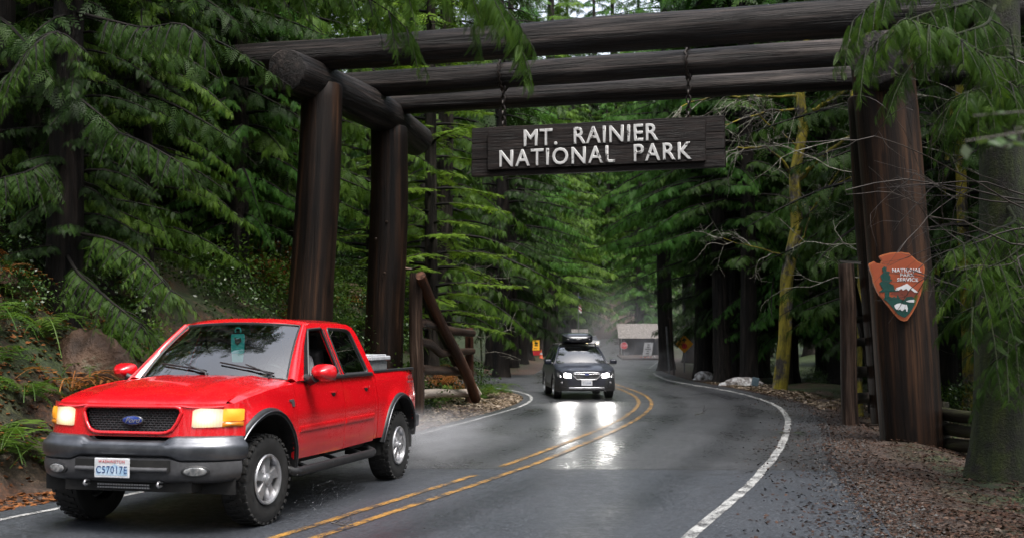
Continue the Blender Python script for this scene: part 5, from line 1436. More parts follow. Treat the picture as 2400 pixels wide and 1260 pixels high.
# bumper: plated bar over a grey valance
def bsec(name, prof, mat, y0, y1, n=56, top=None):
    mb = MB()
    def f(y, k):
        o_, z = prof[int(k)]; x = bump_x(y); e = 1e-3; t = np.array([bump_x(y + e) - bump_x(y - e), 2 * e]); nn = np.array([t[1], -t[0]]); nn /= np.linalg.norm(nn)
        if nn[0] < 0: nn = -nn
        z2 = z + (top(y, int(k)) if top else 0)
        return (x + nn[0] * o_, y + nn[1] * o_, z2)
    q = np.linspace(-1, 1, n); ys_ = np.sign(q) * (1 - (1 - np.abs(q)) ** 1.5) * y1
    mb.grid(f, ys_, range(len(prof))); return mb.build(name, mat, truck, smooth=55)
dip = lambda y: -.045 * (1 - ss((abs(y) - .36) / .10))
low = lambda y: .035 * (1 - ss((abs(y) - .42) / .14))
bar = bsec('bumper_bar', [(-.16, .872), (-.06, .872), (-.03, .862), (-.02, .845), (.0, .815), (.022, .80), (.03, .77), (.028, .72), (.015, .675), (-.01, .655), (-.05, .652)], CHROME, -1, 1.0,
     top=lambda y, k: float(dip(y)) if k < 5 else (float(low(y)) if k > 7 else 0))
bsec('bumper_valance', [(-.03, .660), (.006, .648), (.012, .60), (.008, .55), (-.01, .50), (-.05, .47), (-.12, .455)], GRY, -1, .985, top=lambda y, k: float(low(y)) * (1 if k < 2 else 0))
# openings and details of the valance
mb = MB(); mb.grid(lambda y, z: (bump_x(y) + .018, y, z), np.linspace(-.47, .47, 20), (.570, .668)); mb.build('air_intake', UND, truck)
mb = MB(); mb.tube([(bump_x(y) + .03, y, .585) for y in np.linspace(-.45, .45, 20)], .022, 8); mb.build('intake_bar', GRY, truck, smooth=60)
for s in (1, -1):
    c = (bump_x(.68) + .012, s * .68); t_ = np.array([-.12, s * 1.0, 0]); t_ /= np.linalg.norm(t_)
    e = bump_x(.70) - bump_x(.66); t_ = np.array([e, s * .04, 0]); t_ /= np.linalg.norm(t_); nn = np.array([abs(t_[1]), -t_[0] * np.sign(t_[1]), 0]); nn[0] = abs(nn[0])
    for nm, a, b_, o_, m_, pr in (('fog_light', .125, .052, .0, BLK, truck), ('fog_lens', .10, .038, .012, LENS, None)):
        mb = MB(); cc = np.array([c[0], c[1], .572]) + nn * o_
        mb.rings([[cc + nn * q + t_ * a * k_ * math.cos(t) + np.array([0, 0, b_ * k_ * math.sin(t)]) for t in np.arange(24) * 2 * math.pi / 24] for q, k_ in ((-.02, 1), (.006, 1), (.012, .85))])
        o = mb.build(nm, m_, pr or o, smooth=40)
    mb = MB(); mb.tube([(.86, s * .36, .47), (.93, s * .36, .475), (.945, s * .36, .455), (.92, s * .36, .435), (.86, s * .36, .44)], .012, 6); mb.build('tow_hook', SILV, truck, smooth=60)
# number plate
PLW = pmat('plate_white', [(.4, (.55, .56, .58)), (.6, (.66, .67, .7))], 14, rough=.4)
PLB = pmat('plate_pale_blue', [(.35, (.25, .43, .62)), (.65, (.55, .66, .76))], 9, rough=.4)
PLD = pmat('plate_dark_blue', [(.4, (.02, .05, .16)), (.6, (.03, .07, .2))], 14, rough=.4)
PLR = pmat('plate_red', [(.4, (.45, .04, .05)), (.6, (.5, .06, .07))], 14, rough=.4)
px_, py_, pz_ = bump_x(0) + .055, -.065, .598
mb = MB(); mb.box((px_, py_, pz_), (.012, .345, .172)); pl = mb.build('number_plate', PLW, truck, bevel=.012)
mb = MB(); mb.add([(px_ + .0075, py_ + a, pz_ + c) for a, c in ((-.155, -.065), (.155, -.065), (.155, .0), (.08, .012), (.03, .035), (-.02, .012), (-.155, .0))], [tuple(range(7))]); mb.build('plate_picture', PLB, pl)
text_mesh('lettering', 'WASHINGTON', .034, PLR, pl, (px_ + .008, py_, pz_ + .055), (0, 1, 0), (1, 0, 0), .001, 'CENTER', 0, 1.05, 1.1)
text_mesh('lettering', 'C57017E', .092, PLD, pl, (px_ + .009, py_, pz_ - .018), (0, 1, 0), (1, 0, 0), .001, 'CENTER', 0, .84, 1.1)
# light bar, skid plate, chassis
lb = MB(); lb.box((.80, -.035, .425), (.05, .55, .055)); lbo = lb.build('light_bar', BLK, truck, bevel=.006)
for z in (.438, .412):
    mb = MB(); mb.tube([(.829, -.295, z), (.829, .225, z)], .0095, 8); q = mb.build('bar_lens', LENS, lbo, smooth=60)
    mb = MB()
    for y in np.arange(-.285, .22, .026): mb.box((.8385, y, z), (.004, .014, .012))
    tag(mb.build('lamp_cells', SILV, q), kind='stuff')
mb = MB(); mb.box((.55, 0, .43), (.55, 1.25, .10)); mb.box((-1.9, 0, .52), (4.9, 1.5, .14)); mb.box((-1.9, .45, .45), (4.6, .12, .12)); mb.box((-1.9, -.45, .45), (4.6, .12, .12)); mb.box((-1.7, .0, .40), (1.2, .5, .1))
mb.tube([(0, -.8, .42), (0, .8, .42)], .05, 8); mb.tube([(-3.7, -.8, .42), (-3.7, .8, .42)], .06, 8); mb.sphere((-3.7, 0, .42), .16); mb.box((-.15, 0, .85), (1.1, 1.0, .6))
mb.build('chassis', UND, truck)
for s in (1, -1):
    for (cx, cz, r_) in (ARF, ARR):
        mb = MB(); mb.grid(lambda a, y: (cx + (r_ + .012) * math.cos(a), s * y, cz + (r_ + .012) * math.sin(a)), np.linspace(-.15, math.pi + .15, 24), np.linspace(.50, .955, 4))
        mb.add([(cx + (r_ + .02) * math.cos(a), s * .5, cz + (r_ + .02) * math.sin(a)) for a in np.linspace(-.15, math.pi + .15, 24)], [tuple(range(24))])
        mb.build('wheel_well', UND, truck, smooth=60)
        a0, a1 = (.28, math.pi + .02) if cx > -1 else (.12, math.pi - .12)
        al_ = np.linspace(a0, a1, 30); FL = []
        for a in al_:
            x, z = cx + r_ * math.cos(a), cz + r_ * math.sin(a); x2, z2 = cx + (r_ + .062) * math.cos(a), cz + (r_ + .062) * math.sin(a)
            y, y2 = side_y(x, z), side_y(x2, z2)
            FL.append([(x, s * (y - .10), z), (x, s * (y + .022), z), (cx + (r_ + .03) * math.cos(a), s * (max(y, y2) + .026), cz + (r_ + .03) * math.sin(a)), (x2, s * (y2 + .010), z2), (x2, s * (y2 - .02), z2)])
        mb = MB(); mb.rings(FL); fl = mb.build('arch_flare', BLK, truck, smooth=60)
        mb = MB(); mb.tube([np.array(f_[2]) + np.array([0, s * .004, 0]) for f_ in FL], .006, 5); mb.build('flare_edge', CHROME, fl, smooth=60)
    wheel(truck, 'wheel', (.04, s * .985, .42), s, .42, .27, .228, R(-5), 5, RUB, SILV)
    wheel(truck, 'wheel', (-3.70, s * .985, .41), s, .42, .27, .228, 0, 5, RUB, SILV)
    # step tube
    mb = MB(); mb.tube([(-.52, s * .86, .47), (-.56, s * .98, .425), (-.64, s * 1.0, .42), (-2.70, s * 1.0, .41), (-2.78, s * .98, .415), (-2.82, s * .86, .46)], .047, 10)
    for x in (-.95, -1.75, -2.45): mb.tube([(x, s * 1.0, .42), (x, s * .72, .50)], .022, 6)
    mb.build('side_step', BLK, truck, smooth=60)
    # moulding
    for nm, x0, x1, pr in (('moulding', -.68, -1.875, 0), ('moulding', -1.915, -2.80, 1)):
        mb = MB(); L = []
        for x in np.linspace(x0, x1, 14):
            L.append([(x, s * (side_y(x, z) + q), z) for z, q in ((.862, -.003), (.857, .012), (.835, .016), (.805, .012), (.800, -.003))])
        mb.rings(L); mb.build(nm, RED, truck, smooth=50)
    for x, z in ((-1.61, 1.15), (-2.60, 1.16)):
        mb = MB(); mb.sphere((x, s * (side_y(x, z) - .008), z - .012), (.062, .018, .040), 16, 8); rc = mb.build('handle_recess', UND, truck, smooth=80)
        mb = MB(); L = []
        for u in np.linspace(-1, 1, 9): L.append([(x + .085 * u, s * (side_y(x, z) + .006 + .026 * (1 - u * u)), z + .016 + q) for q in (-.010, .012)] + [(x + .085 * u, s * (side_y(x, z) - .004 + .026 * (1 - u * u)), z + .016 + q) for q in (.012, -.010)])
        mb.rings(L); mb.build('door_handle', RED, truck, smooth=60)
    # dark fender badge
    mb = MB()
    for (xa, xb, za, zc_) in ((-.46, -.56, 1.135, 1.115), (-.50, -.57, 1.112, 1.096), (-.515, -.565, 1.093, 1.065)):
        mb.add([(x, s * (side_y(x, z) + q), z) for q in (.001, .010) for x, z in ((xa, za), (xb, za), (xb, zc_), (xa, zc_))], [(0, 1, 2, 3), (4, 5, 6, 7), (0, 1, 5, 4), (1, 2, 6, 5), (2, 3, 7, 6), (3, 0, 4, 7)])
    mb.build('badge', GRY, truck)
    # tail lamp
    mb = MB(); mb.grid(lambda z, k: (-4.445 + (.0, .07, .12)[int(k)] - .0, s * (side_y(-4.40, z) + (-.05, .006, .008)[int(k)]), z), np.linspace(.90, 1.28, 8), (0, 1, 2)); mb.build('tail_lamp', REDL, truck, smooth=60)
    text_mesh('lettering', '4X4', .085, GRY, truck, (-4.22, s * (side_y(-4.22, 1.2) + .008), 1.235), (-s, 0, 0), (0, s, 0), .001, 'CENTER', .2, 1.2)
    text_mesh('lettering', 'OFF ROAD', .045, GRY, truck, (-4.22, s * (side_y(-4.22, 1.17) + .010), 1.175), (-s, 0, 0), (0, s, 0), .001, 'CENTER', .1, 1.1)
    # bed rail cap
    mb = MB(); mb.grid(lambda x, k: (x, s * (.93, .926, .90, .85, .845)[int(k)], (1.325, 1.348, 1.356, 1.352, 1.33)[int(k)]), np.linspace(-4.44, -2.95, 8), range(5)); mb.build('bed_rail_cap', BLK, truck, smooth=50)
# bed
mb = MB()
for s in (1, -1): mb.box((-3.69, s * .865, 1.09), (1.46, .03, .46))
mb.box((-3.69, 0, .86), (1.46, 1.74, .04)); mb.box((-2.97, 0, 1.09), (.03, 1.74, .46)); mb.build('bed_liner', BLK, truck)
mb = MB(); mb.box((-4.435, 0, 1.0), (.05, 1.70, .66)); mb.build('tailgate', RED, truck, bevel=.015)
mb = MB(); mb.box((-4.60, 0, .66), (.18, 1.86, .17)); mb.build('rear_bumper', CHROME, truck, bevel=.03)
# --- cab above the belt
def up_y(z): return .932 - .232 * (z - 1.30) / .585
def fill_holes(outer, holes, to3, name, mat, parent, th=.03):
    bm = bmesh.new(); es = []
    for lp in [outer] + holes:
        vs_ = [bm.verts.new((p[0], p[1], 0)) for p in lp]; es += [bm.edges.new((vs_[i], vs_[(i + 1) % len(vs_)])) for i in range(len(vs_))]
    bmesh.ops.triangle_fill(bm, edges=es, use_beauty=True, use_dissolve=False)
    bm.verts.index_update(); V = [to3(v_.co.x, v_.co.y) for v_ in bm.verts]; F = [[v_.index for v_ in f_.verts] for f_ in bm.faces]; bm.free()
    mb = MB(); mb.add(V, F); o = mb.build(name, mat, parent)
    if th:
        sm = o.modifiers.new('solidify', 'SOLIDIFY'); sm.thickness = th; sm.offset = 0
    return o
def rnd(poly, r_=.04, k=4):
    """round the corners of an outline"""
    out = []; n = len(poly)
    for i in range(n):
        p, a, b_ = (np.array(poly[j % n], float) for j in (i, i - 1, i + 1))
        u = (a - p); v_ = (b_ - p); q = min(r_, np.linalg.norm(u) * .45, np.linalg.norm(v_) * .45)
        s0 = p + u / np.linalg.norm(u) * q; s1 = p + v_ / np.linalg.norm(v_) * q
        for t in np.linspace(0, 1, k): out.append(tuple((1 - t) ** 2 * s0 + 2 * t * (1 - t) * p + t * t * s1))
    return out
OUT = [(-.70, 1.302), (-.86, 1.43), (-1.16, 1.68), (-1.42, 1.862), (-1.55, 1.886), (-2.1, 1.893), (-2.58, 1.882), (-2.72, 1.845), (-2.78, 1.78), (-2.84, 1.62), (-2.925, 1.302)]
W1 = rnd([(-1.00, 1.335), (-1.41, 1.822), (-1.80, 1.838), (-1.855, 1.335)], .035); W2 = rnd([(-1.975, 1.335), (-1.935, 1.838), (-2.50, 1.828), (-2.60, 1.80), (-2.735, 1.335)], .05)
for s in (1, -1):
    t3 = lambda x, z: (x, s * up_y(z), z)
    fill_holes(dense(OUT, 3), [W1, W2], t3, 'cab_side', RED, truck, .035)
    for Wd, gm, nm in ((W1, None if s > 0 else GL_C, 'front_window'), (W2, GL_S, 'rear_window')):
        pts = [(x, s * (up_y(z) + .012), z) for x, z in dense(Wd, 1)]; mb = MB(); mb.tube(pts + pts[:2], .016, 6, False); fr = mb.build('window_seal', BLK, truck, smooth=60)
        if gm: mb = MB(); mb.add([(x, s * (up_y(z) + .004), z) for x, z in Wd], [tuple(range(len(Wd)))]); mb.build('glass', gm, fr)
    mb = MB(); mb.tube([(x, s * (.948), 1.318) for x in np.linspace(-.86, -2.80, 12)], .022, 8); mb.build('belt_strip', BLK, truck, smooth=60)
    for xa, xb in ((-1.80, -1.855),):
        mb = MB(); mb.add([(-1.79, s * (up_y(1.838) + .016), 1.838), (-1.845, s * (up_y(1.33) + .016), 1.33), (-1.985, s * (up_y(1.33) + .016), 1.33), (-1.945, s * (up_y(1.838) + .016), 1.838)], [(0, 1, 2, 3)])
        mb.add([(-1.83, s * (up_y(1.838) + .005), 1.838), (-1.885, s * (up_y(1.33) + .005), 1.33), (-1.905, s * (up_y(1.33) + .03), 1.33), (-1.85, s * (up_y(1.838) + .03), 1.838)], [(0, 1, 2, 3)]); mb.build('window_post', BLK, truck)
    # black sail panel and mirror
    mb = MB(); mb.add([(x, s * (up_y(z) + .020), z) for x, z in ((-.86, 1.325), (-1.06, 1.325), (-1.06, 1.40), (-1.02, 1.40))], [(0, 1, 2, 3)]); mb.add([(x, s * (up_y(z) + .020), z) for x, z in ((-.86, 1.325), (-1.01, 1.34), (-1.41, 1.825), (-1.40, 1.845), (-1.16, 1.655))], [(0, 1, 2, 3, 4)]); mb.build('sail_panel', BLK, truck)
    mb = MB(); mb.tube([(-.93, s * .93, 1.33), (-.90, s * 1.00, 1.30), (-.86, s * 1.07, 1.335)], [.05, .045, .05], 8); mir = mb.build('mirror', BLK, truck, smooth=60)
    mb = MB(); L = []
    for u in np.linspace(0, 1, 9):
        a = math.sin(math.pi * (.08 + .42 * u)); L.append([(-.80 - .16 * u, s * (1.125 + .135 * a * (abs(math.cos(t)) ** .7) * np.sign(math.cos(t))), 1.385 + .088 * a * (abs(math.sin(t)) ** .75) * np.sign(math.sin(t))) for t in np.arange(24) * 2 * math.pi / 24])
    mb.rings(L); mb.build('mirror_cap', RED, mir, smooth=50)
    mb = MB(); mb.box((-.964, s * 1.125, 1.385), (.006, .24, .15)); mb.build('mirror_glass', CHROME, mir)
# roof
def roof_pt(u, y):
    x = -1.36 - .06 * (abs(y) / .7) ** 2 * (1 - u) - 1.35 * u - .03 * (1 - (abs(y) / .7) ** 2) * u
    k = abs(y) / .702; z = 1.893 + .055 * (1 - k ** 2.6) ** .8 * 1.0
    z -= .050 * (1 - ss(u / .12)) * (1.0 - .45 * k) + .055 * ss((u - .85) / .15) * (1 - .2 * k)
    return (x, y, z)
mb = MB(); mb.grid(roof_pt, np.linspace(0, 1, 26), np.sin(np.linspace(-1, 1, 31) * math.pi / 2) * .702); ro = mb.build('roof', RED, truck, smooth=60)
# windscreen and pillars
def ws_pt(u, v_):
    y0, y1 = .815, .652; yb, yt = (v_ * 2 - 1) * y0, (v_ * 2 - 1) * y1; k = abs(v_ * 2 - 1)
    b_ = np.array([-.615 - .125 * k ** 2.2, yb, 1.352 - .032 * k ** 2]); t = np.array([-1.335 - .085 * k ** 2.2, yt, 1.892 - .030 * k ** 2])
    p = b_ + (t - b_) * u; p = p + np.array([.035, 0, .035]) * math.sin(math.pi * u) * .6; return tuple(p)
mb = MB(); mb.grid(ws_pt, np.linspace(0.0, 1, 14), np.linspace(0, 1, 25)); wsg = mb.build('windscreen', GL_F, truck, smooth=80)
edge = [np.array(ws_pt(0, v_)) for v_ in np.linspace(0, 1, 20)] + [np.array(ws_pt(u, 1)) for u in np.linspace(.05, 1, 10)] + [np.array(ws_pt(1, v_)) for v_ in np.linspace(.95, 0, 20)] + [np.array(ws_pt(u, 0)) for u in np.linspace(.95, .05, 10)]
mb = MB(); mb.tube(edge + edge[:2], .014, 6, False); mb.build('windscreen_seal', BLK, truck, smooth=60)
for s in (1, -1):
    L = []
    for u in np.linspace(0, 1, 12):
        a = np.array(ws_pt(u, 1 if s > 0 else 0)); zz = 1.302 + (1.862 - 1.302) * u; xx = lin(zz, [(1.302, -.70), (1.43, -.86), (1.68, -1.16), (1.862, -1.42)]); b_ = np.array([xx, s * up_y(zz), zz])
        m_ = (a + b_) / 2 + np.array([.022, s * .014, .022]); i_ = (a + b_) / 2 + np.array([-.05, -s * .05, -.03])
        L.append([a, a * .6 + b_ * .4 + np.array([.020, s * .006, .02]), m_, a * .25 + b_ * .75 + np.array([.012, s * .014, .012]), b_, i_])
    mb = MB(); mb.rings(L); mb.build('windscreen_pillar', RED, truck, smooth=55)
mb = MB(); mb.add([ws_pt(1, v_) for v_ in np.linspace(0, 1, 21)] + [roof_pt(0.0, y) for y in np.linspace(-.702, .702, 21)] , [(i, i + 1, 21 + i + 1, 21 + i) for i in range(20)]); mb.build('roof_header', RED, truck, smooth=60)
mb = MB(); mb.grid(lambda u, y: (-.58 - .06 * u - .10 * (abs(y) / .84) ** 2, y, 1.325 + .022 * u - .04 * (abs(y) / .84) ** 2), (0, .5, 1), np.linspace(-.84, .84, 20)); mb.build('cowl', BLK, truck, smooth=60)
# back wall of the cab with its window
bw = dense([(-.92, 1.30), (.92, 1.30), (.70, 1.86), (.5, 1.885), (-.5, 1.885), (-.70, 1.86)], 2); bh = rnd([(-.72, 1.36), (.72, 1.36), (.62, 1.80), (-.62, 1.80)], .05)
bx = lambda y, z: (-2.915 + .17 * (z - 1.30) / .56, y, z)
fill_holes(bw, [bh], bx, 'cab_back', RED, truck, .03)
mb = MB(); mb.add([bx(y, z) for y, z in bh], [tuple(range(len(bh)))]); mb.build('back_window', GL_S, truck)
# wipers
for y0, y1 in ((.10, .66), (-.58, -.02)):
    mb = MB(); mb.tube([(-.60, y1 + .02, 1.335), tuple(np.array(ws_pt(.03, (y1 / .8 + 1) / 2)) + (.02, 0, .02)), tuple(np.array(ws_pt(.16, ((y0 + y1) / 2 / .8 + 1) / 2)) + (.03, 0, .03))], [.012, .011, .008], 6)
    mb.tube([tuple(np.array(ws_pt(u, (y / .78 + 1) / 2)) + (.016, 0, .016)) for u, y in zip(np.linspace(.06, .20, 8), np.linspace(y1, y0 - .02, 8))], .009, 5)
    mb.build('wiper', BLK, truck, smooth=60)
# inside
mb = MB(); mb.grid(lambda x, y: (x, y, 1.30 + .03 * math.sin((x + 1.2) * 5) - .05 * (abs(y) / .8) ** 2), np.linspace(-1.22, -.66, 6), np.linspace(-.80, .80, 12)); mb.box((-1.12, 0, 1.12), (.3, 1.6, .3)); mb.build('dashboard', DASH, truck, smooth=50)
mb = MB(); mb.box((-1.9, 0, .72), (2.1, 1.66, .06)); mb.box((-1.9, .80, 1.0), (2.0, .03, .55)); mb.box((-1.9, -.80, 1.0), (2.0, .03, .55)); mb.grid(lambda u, y: tuple(np.array(roof_pt(u, y)) - (0, 0, .045)), np.linspace(.05, .95, 8), np.linspace(-.68, .68, 9)); mb.build('cabin_lining', INT, truck)
def seat(y, x, w_, nm='seat'):
    mb = MB(); mb.box((x + .12, y, .98), (.52, w_, .18)); M = np.array([[math.cos(.25), 0, -math.sin(.25)], [0, 1, 0], [math.sin(.25), 0, math.cos(.25)]])
    mb.box((x - .22, y, 1.30), (.16, w_, .62), M=M.T @ np.eye(3)); o = mb.build(nm, INT, truck, bevel=.04)
    for yy_ in ([y] if w_ < 1 else [-.45, .45]):
        mb = MB(); mb.box((x - .30, yy_, 1.68), (.10, .28, .17)); mb.build('headrest', INT, o, bevel=.03)
seat(.40, -1.82, .54); seat(-.40, -1.82, .54); seat(0, -2.62, 1.5, 'rear_bench')
mb = MB(); sw = np.array([-1.30, .40, 1.30]); mb.tube([sw + np.array([.10 * math.sin(a), .185 * math.cos(a), .155 * math.sin(a)]) for a in np.linspace(0, 2 * math.pi, 25)], .016, 6, False); mb.tube([sw + np.array([0, -.18, 0]), sw, sw + np.array([0, .18, 0])], .018, 6); mb.tube([sw, sw + np.array([.2, 0, -.14])], .03, 6); mb.build('steering_wheel', BLK, truck, smooth=60)
mb = MB(); mb.box((-1.33, .0, 1.80), (.03, .24, .065)); mb.tube([(-1.33, 0, 1.80), (-1.36, 0, 1.86)], .012, 6); mb.build('rear_view_mirror', BLK, truck, bevel=.012)
LOCAL = False
def in_truck(x, y, z):
    c, s = math.cos(TA), math.sin(TA); return (TX + c * x - s * y, TY + s * x + c * y, z)
# head lamps really light the wet road
def head_lamp(parent, loc, dirn, energy, color, size=70):
    l = bpy.data.lights.new('headlamp_beam', 'SPOT'); l.energy = energy; l.color = color; l.spot_size = R(size); l.spot_blend = .8; l.shadow_soft_size = .13
    o = bpy.data.objects.new('headlamp_beam', l); col.objects.link(o); o.parent = parent; o.location = loc
    o.rotation_euler = Vector(dirn).to_track_quat('-Z', 'Y').to_euler(); return o
for s in (1, -1): head_lamp(truck, (.90, s * .70, 1.03), (1, s * .02, -.10), 25, (1, .86, .62))

# things carried by the truck
tb = thing('tool_chest', 'pale grey lidded chest standing in the pickup bed behind the cab', 'chest', in_truck(-3.50, .56, .88), TA)
LOCAL = True
WHP = pmat('pale_grey_plastic', [(.4, (.36, .37, .39)), (.6, (.5, .51, .53))], 12, rough=.4)
GRP = pmat('mid_grey_plastic', [(.4, (.16, .165, .17)), (.6, (.24, .245, .25))], 12, rough=.45)
mb = MB(); mb.box((0, 0, .29), (.62, .46, .58)); mb.build('chest_body', GRP, tb, bevel=.02)
mb = MB(); mb.box((0, 0, .605), (.68, .52, .05)); mb.box((0, 0, .64), (.60, .44, .02)); mb.build('lid', WHP, tb, bevel=.012)
mb = MB(); mb.box((.325, 0, .52), (.02, .08, .10)); mb.build('latch', SILV, tb, bevel=.006)
LOCAL = False
tg = thing('hang_tag', 'teal parking tag hanging from the rear view mirror inside the red pickup', 'tag', in_truck(-1.285, .0, 1.5), TA)
LOCAL = True
TEAL = pmat('teal_card', [(.4, (.04, .58, .58)), (.6, (.06, .68, .66))], 14, rough=.4); TEAL2 = pmat('pale_teal_card', [(.4, (.16, .5, .44)), (.6, (.2, .58, .5))], 14, rough=.4)
mb = MB(); mb.prism(rnd([(-.075, .07), (.075, .07), (.078, .28), (-.078, .28)], .02), (0, 0, 0), (0, 1, 0), (0, 0, 1), .004); mb.build('card', TEAL, tg)
mb = MB(); mb.prism(rnd([(-.062, -.02), (.062, -.02), (.068, .068), (-.068, .068)], .012), (.001, 0, 0), (0, 1, 0), (0, 0, 1), .004); mb.build('card_tail', TEAL2, tg)
mb = MB(); mb.tube([(.0, math.cos(a) * .032, .31 + math.sin(a) * .032) for a in np.linspace(-.5, 3.64, 14)], .008, 5); mb.build('hook', TEAL, tg)
mb = MB(); mb.prism([(-.03, .18), (.0, .16), (.045, .2), (.035, .24), (.0, .225), (-.04, .245)], (.005, 0, 0), (0, 1, 0), (0, 0, 1), .002); mb.build('dark_print', DASH, tg)
LOCAL = False
# driver
SKIN = pmat('skin', [(.4, (.30, .15, .10)), (.6, (.38, .20, .13))], 20, rough=.5); HAIR = pmat('dark_hair', [(.4, (.012, .009, .008)), (.6, (.03, .022, .016))], 40, rough=.6); JACK = pmat('grey_jacket', [(.4, (.10, .10, .11)), (.6, (.2, .2, .21))], 18, rough=.8)
def skin_body(name, chain, radii, edges, mat, parent, sub=2, root=0):
    me = bpy.data.meshes.new(name); me.from_pydata([tuple(p) for p in chain], edges, []); me.materials.append(mat)
    o = bpy.data.objects.new(name, me); col.objects.link(o); o.parent = parent
    sk = o.modifiers.new('skin', 'SKIN'); sk.use_smooth_shade = True
    lay = me.skin_vertices[0] if me.skin_vertices else None
    if lay is None:
        bm = bmesh.new(); bm.from_mesh(me); bm.verts.layers.skin.verify(); bm.to_mesh(me); bm.free(); lay = me.skin_vertices[0]
    for i, r_ in enumerate(radii): lay.data[i].radius = (r_, r_) if np.isscalar(r_) else r_
    lay.data[root].use_root = True
    ss_ = o.modifiers.new('subsurf', 'SUBSURF'); ss_.levels = sub; ss_.render_levels = sub
    return o
dr = thing('person', 'driver in a grey jacket at the wheel, seen through the open pickup window', 'person', in_truck(-1.80, .40, 1.02), TA)
LOCAL = True
Bn = [(0, 0, .08), (.0, 0, .25), (.02, 0, .42), (.05, 0, .52), (.06, 0, .58), (.02, .19, .46), (.16, .27, .24), (.40, .17, .27), (.02, -.19, .46), (.16, -.27, .24), (.40, -.14, .30), (.10, .1, .06), (.46, .12, .10), (.10, -.1, .06), (.46, -.12, .10)]
skin_body('body', Bn, [.15, (.17, .13), (.17, .12), .07, .055, .085, .055, .04, .085, .055, .04, .10, .07, .10, .07], [(0, 1), (1, 2), (2, 3), (3, 4), (2, 5), (5, 6), (6, 7), (2, 8), (8, 9), (9, 10), (0, 11), (11, 12), (0, 13), (13, 14)], JACK, dr)
hd = MB(); L = []
hc = np.array([.10, 0, .70])
for z, rx, ry, ox in ((-.125, .045, .04, .035), (-.11, .066, .052, .022), (-.07, .082, .066, .010), (-.02, .094, .074, .004), (.03, .099, .078, 0), (.08, .092, .074, -.004), (.12, .066, .055, -.006), (.138, .025, .02, -.006)):
    L.append([hc + np.array([ox + rx * math.cos(t), ry * math.sin(t), z]) for t in np.arange(20) * 2 * math.pi / 20])
hd.rings(L); hd.sphere(hc + np.array([.098, 0, -.012]), (.02, .014, .024), 8, 6)
for s in (1, -1): hd.sphere(hc + np.array([-.005, s * .078, -.005]), (.02, .010, .03), 8, 6)
hd.tube([hc + np.array([-.03, 0, -.20]), hc + np.array([0.0, 0, -.08])], .055, 10)
ho = hd.build('head', SKIN, dr, smooth=70)
for s in (1, -1):
    mb = MB(); mb.sphere(hc + np.array([.086, s * .033, .012]), (.010, .014, .009), 8, 6); mb.build('eye', BLK, ho, smooth=80)
mb = MB(); mb.sphere(hc + np.array([.092, 0, -.062]), (.008, .024, .006), 8, 6); mb.build('mouth', pmat('lips', [(.5, (.25, .08, .06))], rough=.5), ho, smooth=80)
mb = MB(); L = []
for z, k in ((-.03, 1.03), (.03, 1.10), (.08, 1.12), (.125, 1.10), (.152, .6)):
    r_ = math.sqrt(max(0, 1 - ((z - .0) / .158) ** 2)); L.append([hc + np.array([-.022 + .098 * r_ * k * math.cos(t) * (1 if math.cos(t) < 0 else (.55 + .4 * max(0, z) / .12)), .080 * r_ * k * math.sin(t), z]) for t in np.arange(20) * 2 * math.pi / 20])
mb.rings(L); mb.build('hair', HAIR, ho, smooth=70)
for s in (1, -1):
    w0 = np.array([.40, s * .17 if s > 0 else -.14, .285]); 
    mb = MB(); mb.sphere(w0 + np.array([.05, 0, .0]), (.05, .022, .04), 10, 7)
    for k in range(4): mb.tube([w0 + np.array([.08, -s * .0, -.03 + .02 * k]), w0 + np.array([.115, -s * .025, -.03 + .02 * k]), w0 + np.array([.105, -s * .05, -.03 + .02 * k])], [.0095, .009, .007], 6)
    mb.tube([w0 + np.array([.04, -s * .015, .03]), w0 + np.array([.08, -s * .045, .04])], [.011, .008], 6); mb.build('hand', SKIN, dr, smooth=70)
LOCAL = False
# ------------------------------------------------------------------ the dark wagon with a roof box
NAVY = paint('dark_navy_car_paint', (.004, .006, .016), .30, .35, (.05, .047, .045), .2, .3, .9)
HLW = emit_mat('headlight_glow_white', (1.0, .97, .92), 7)
GL_W = glass_mat('wagon_windscreen', (.35, .4, .42), .02, spec=2.2)
GL_WS = glass_mat('wagon_side_glass', (.08, .09, .10), .02, spec=.8)
SX, SY, SA, SS = 2.02, 34.2, R(-86), .93
LOCAL = True
wag = thing('estate_car', 'dark navy station wagon with glaring white headlights coming along the road', 'car', (SX, SY, 0), SA)
wag.scale = (SS, SS, SS)
SARC = [(0, .35, .41), (-2.745, .35, .41)]
def s_zb(x):
    z = .33 if -2.9 < x < .1 else .36
    for a in SARC:
        q = arch_z(x, a)
        if q: z = max(z, q)
    return z
def s_hw(x, z):
    w_ = lin(z, [(.25, .86), (.40, .91), (.62, .925), (.82, .925), (.95, .90), (1.05, .86)])
    if x > .2: w_ -= .30 * ((x - .2) / .72) ** 2.2
    if x < -3.3: w_ -= .12 * ((-3.3 - x) / .6) ** 2
    return w_
def s_top(x): return lin(x, [(-3.95, 1.02), (-3.4, 1.03), (-.6, 1.04), (-.35, 1.03), (.3, .94), (.7, .86), (.86, .78)])
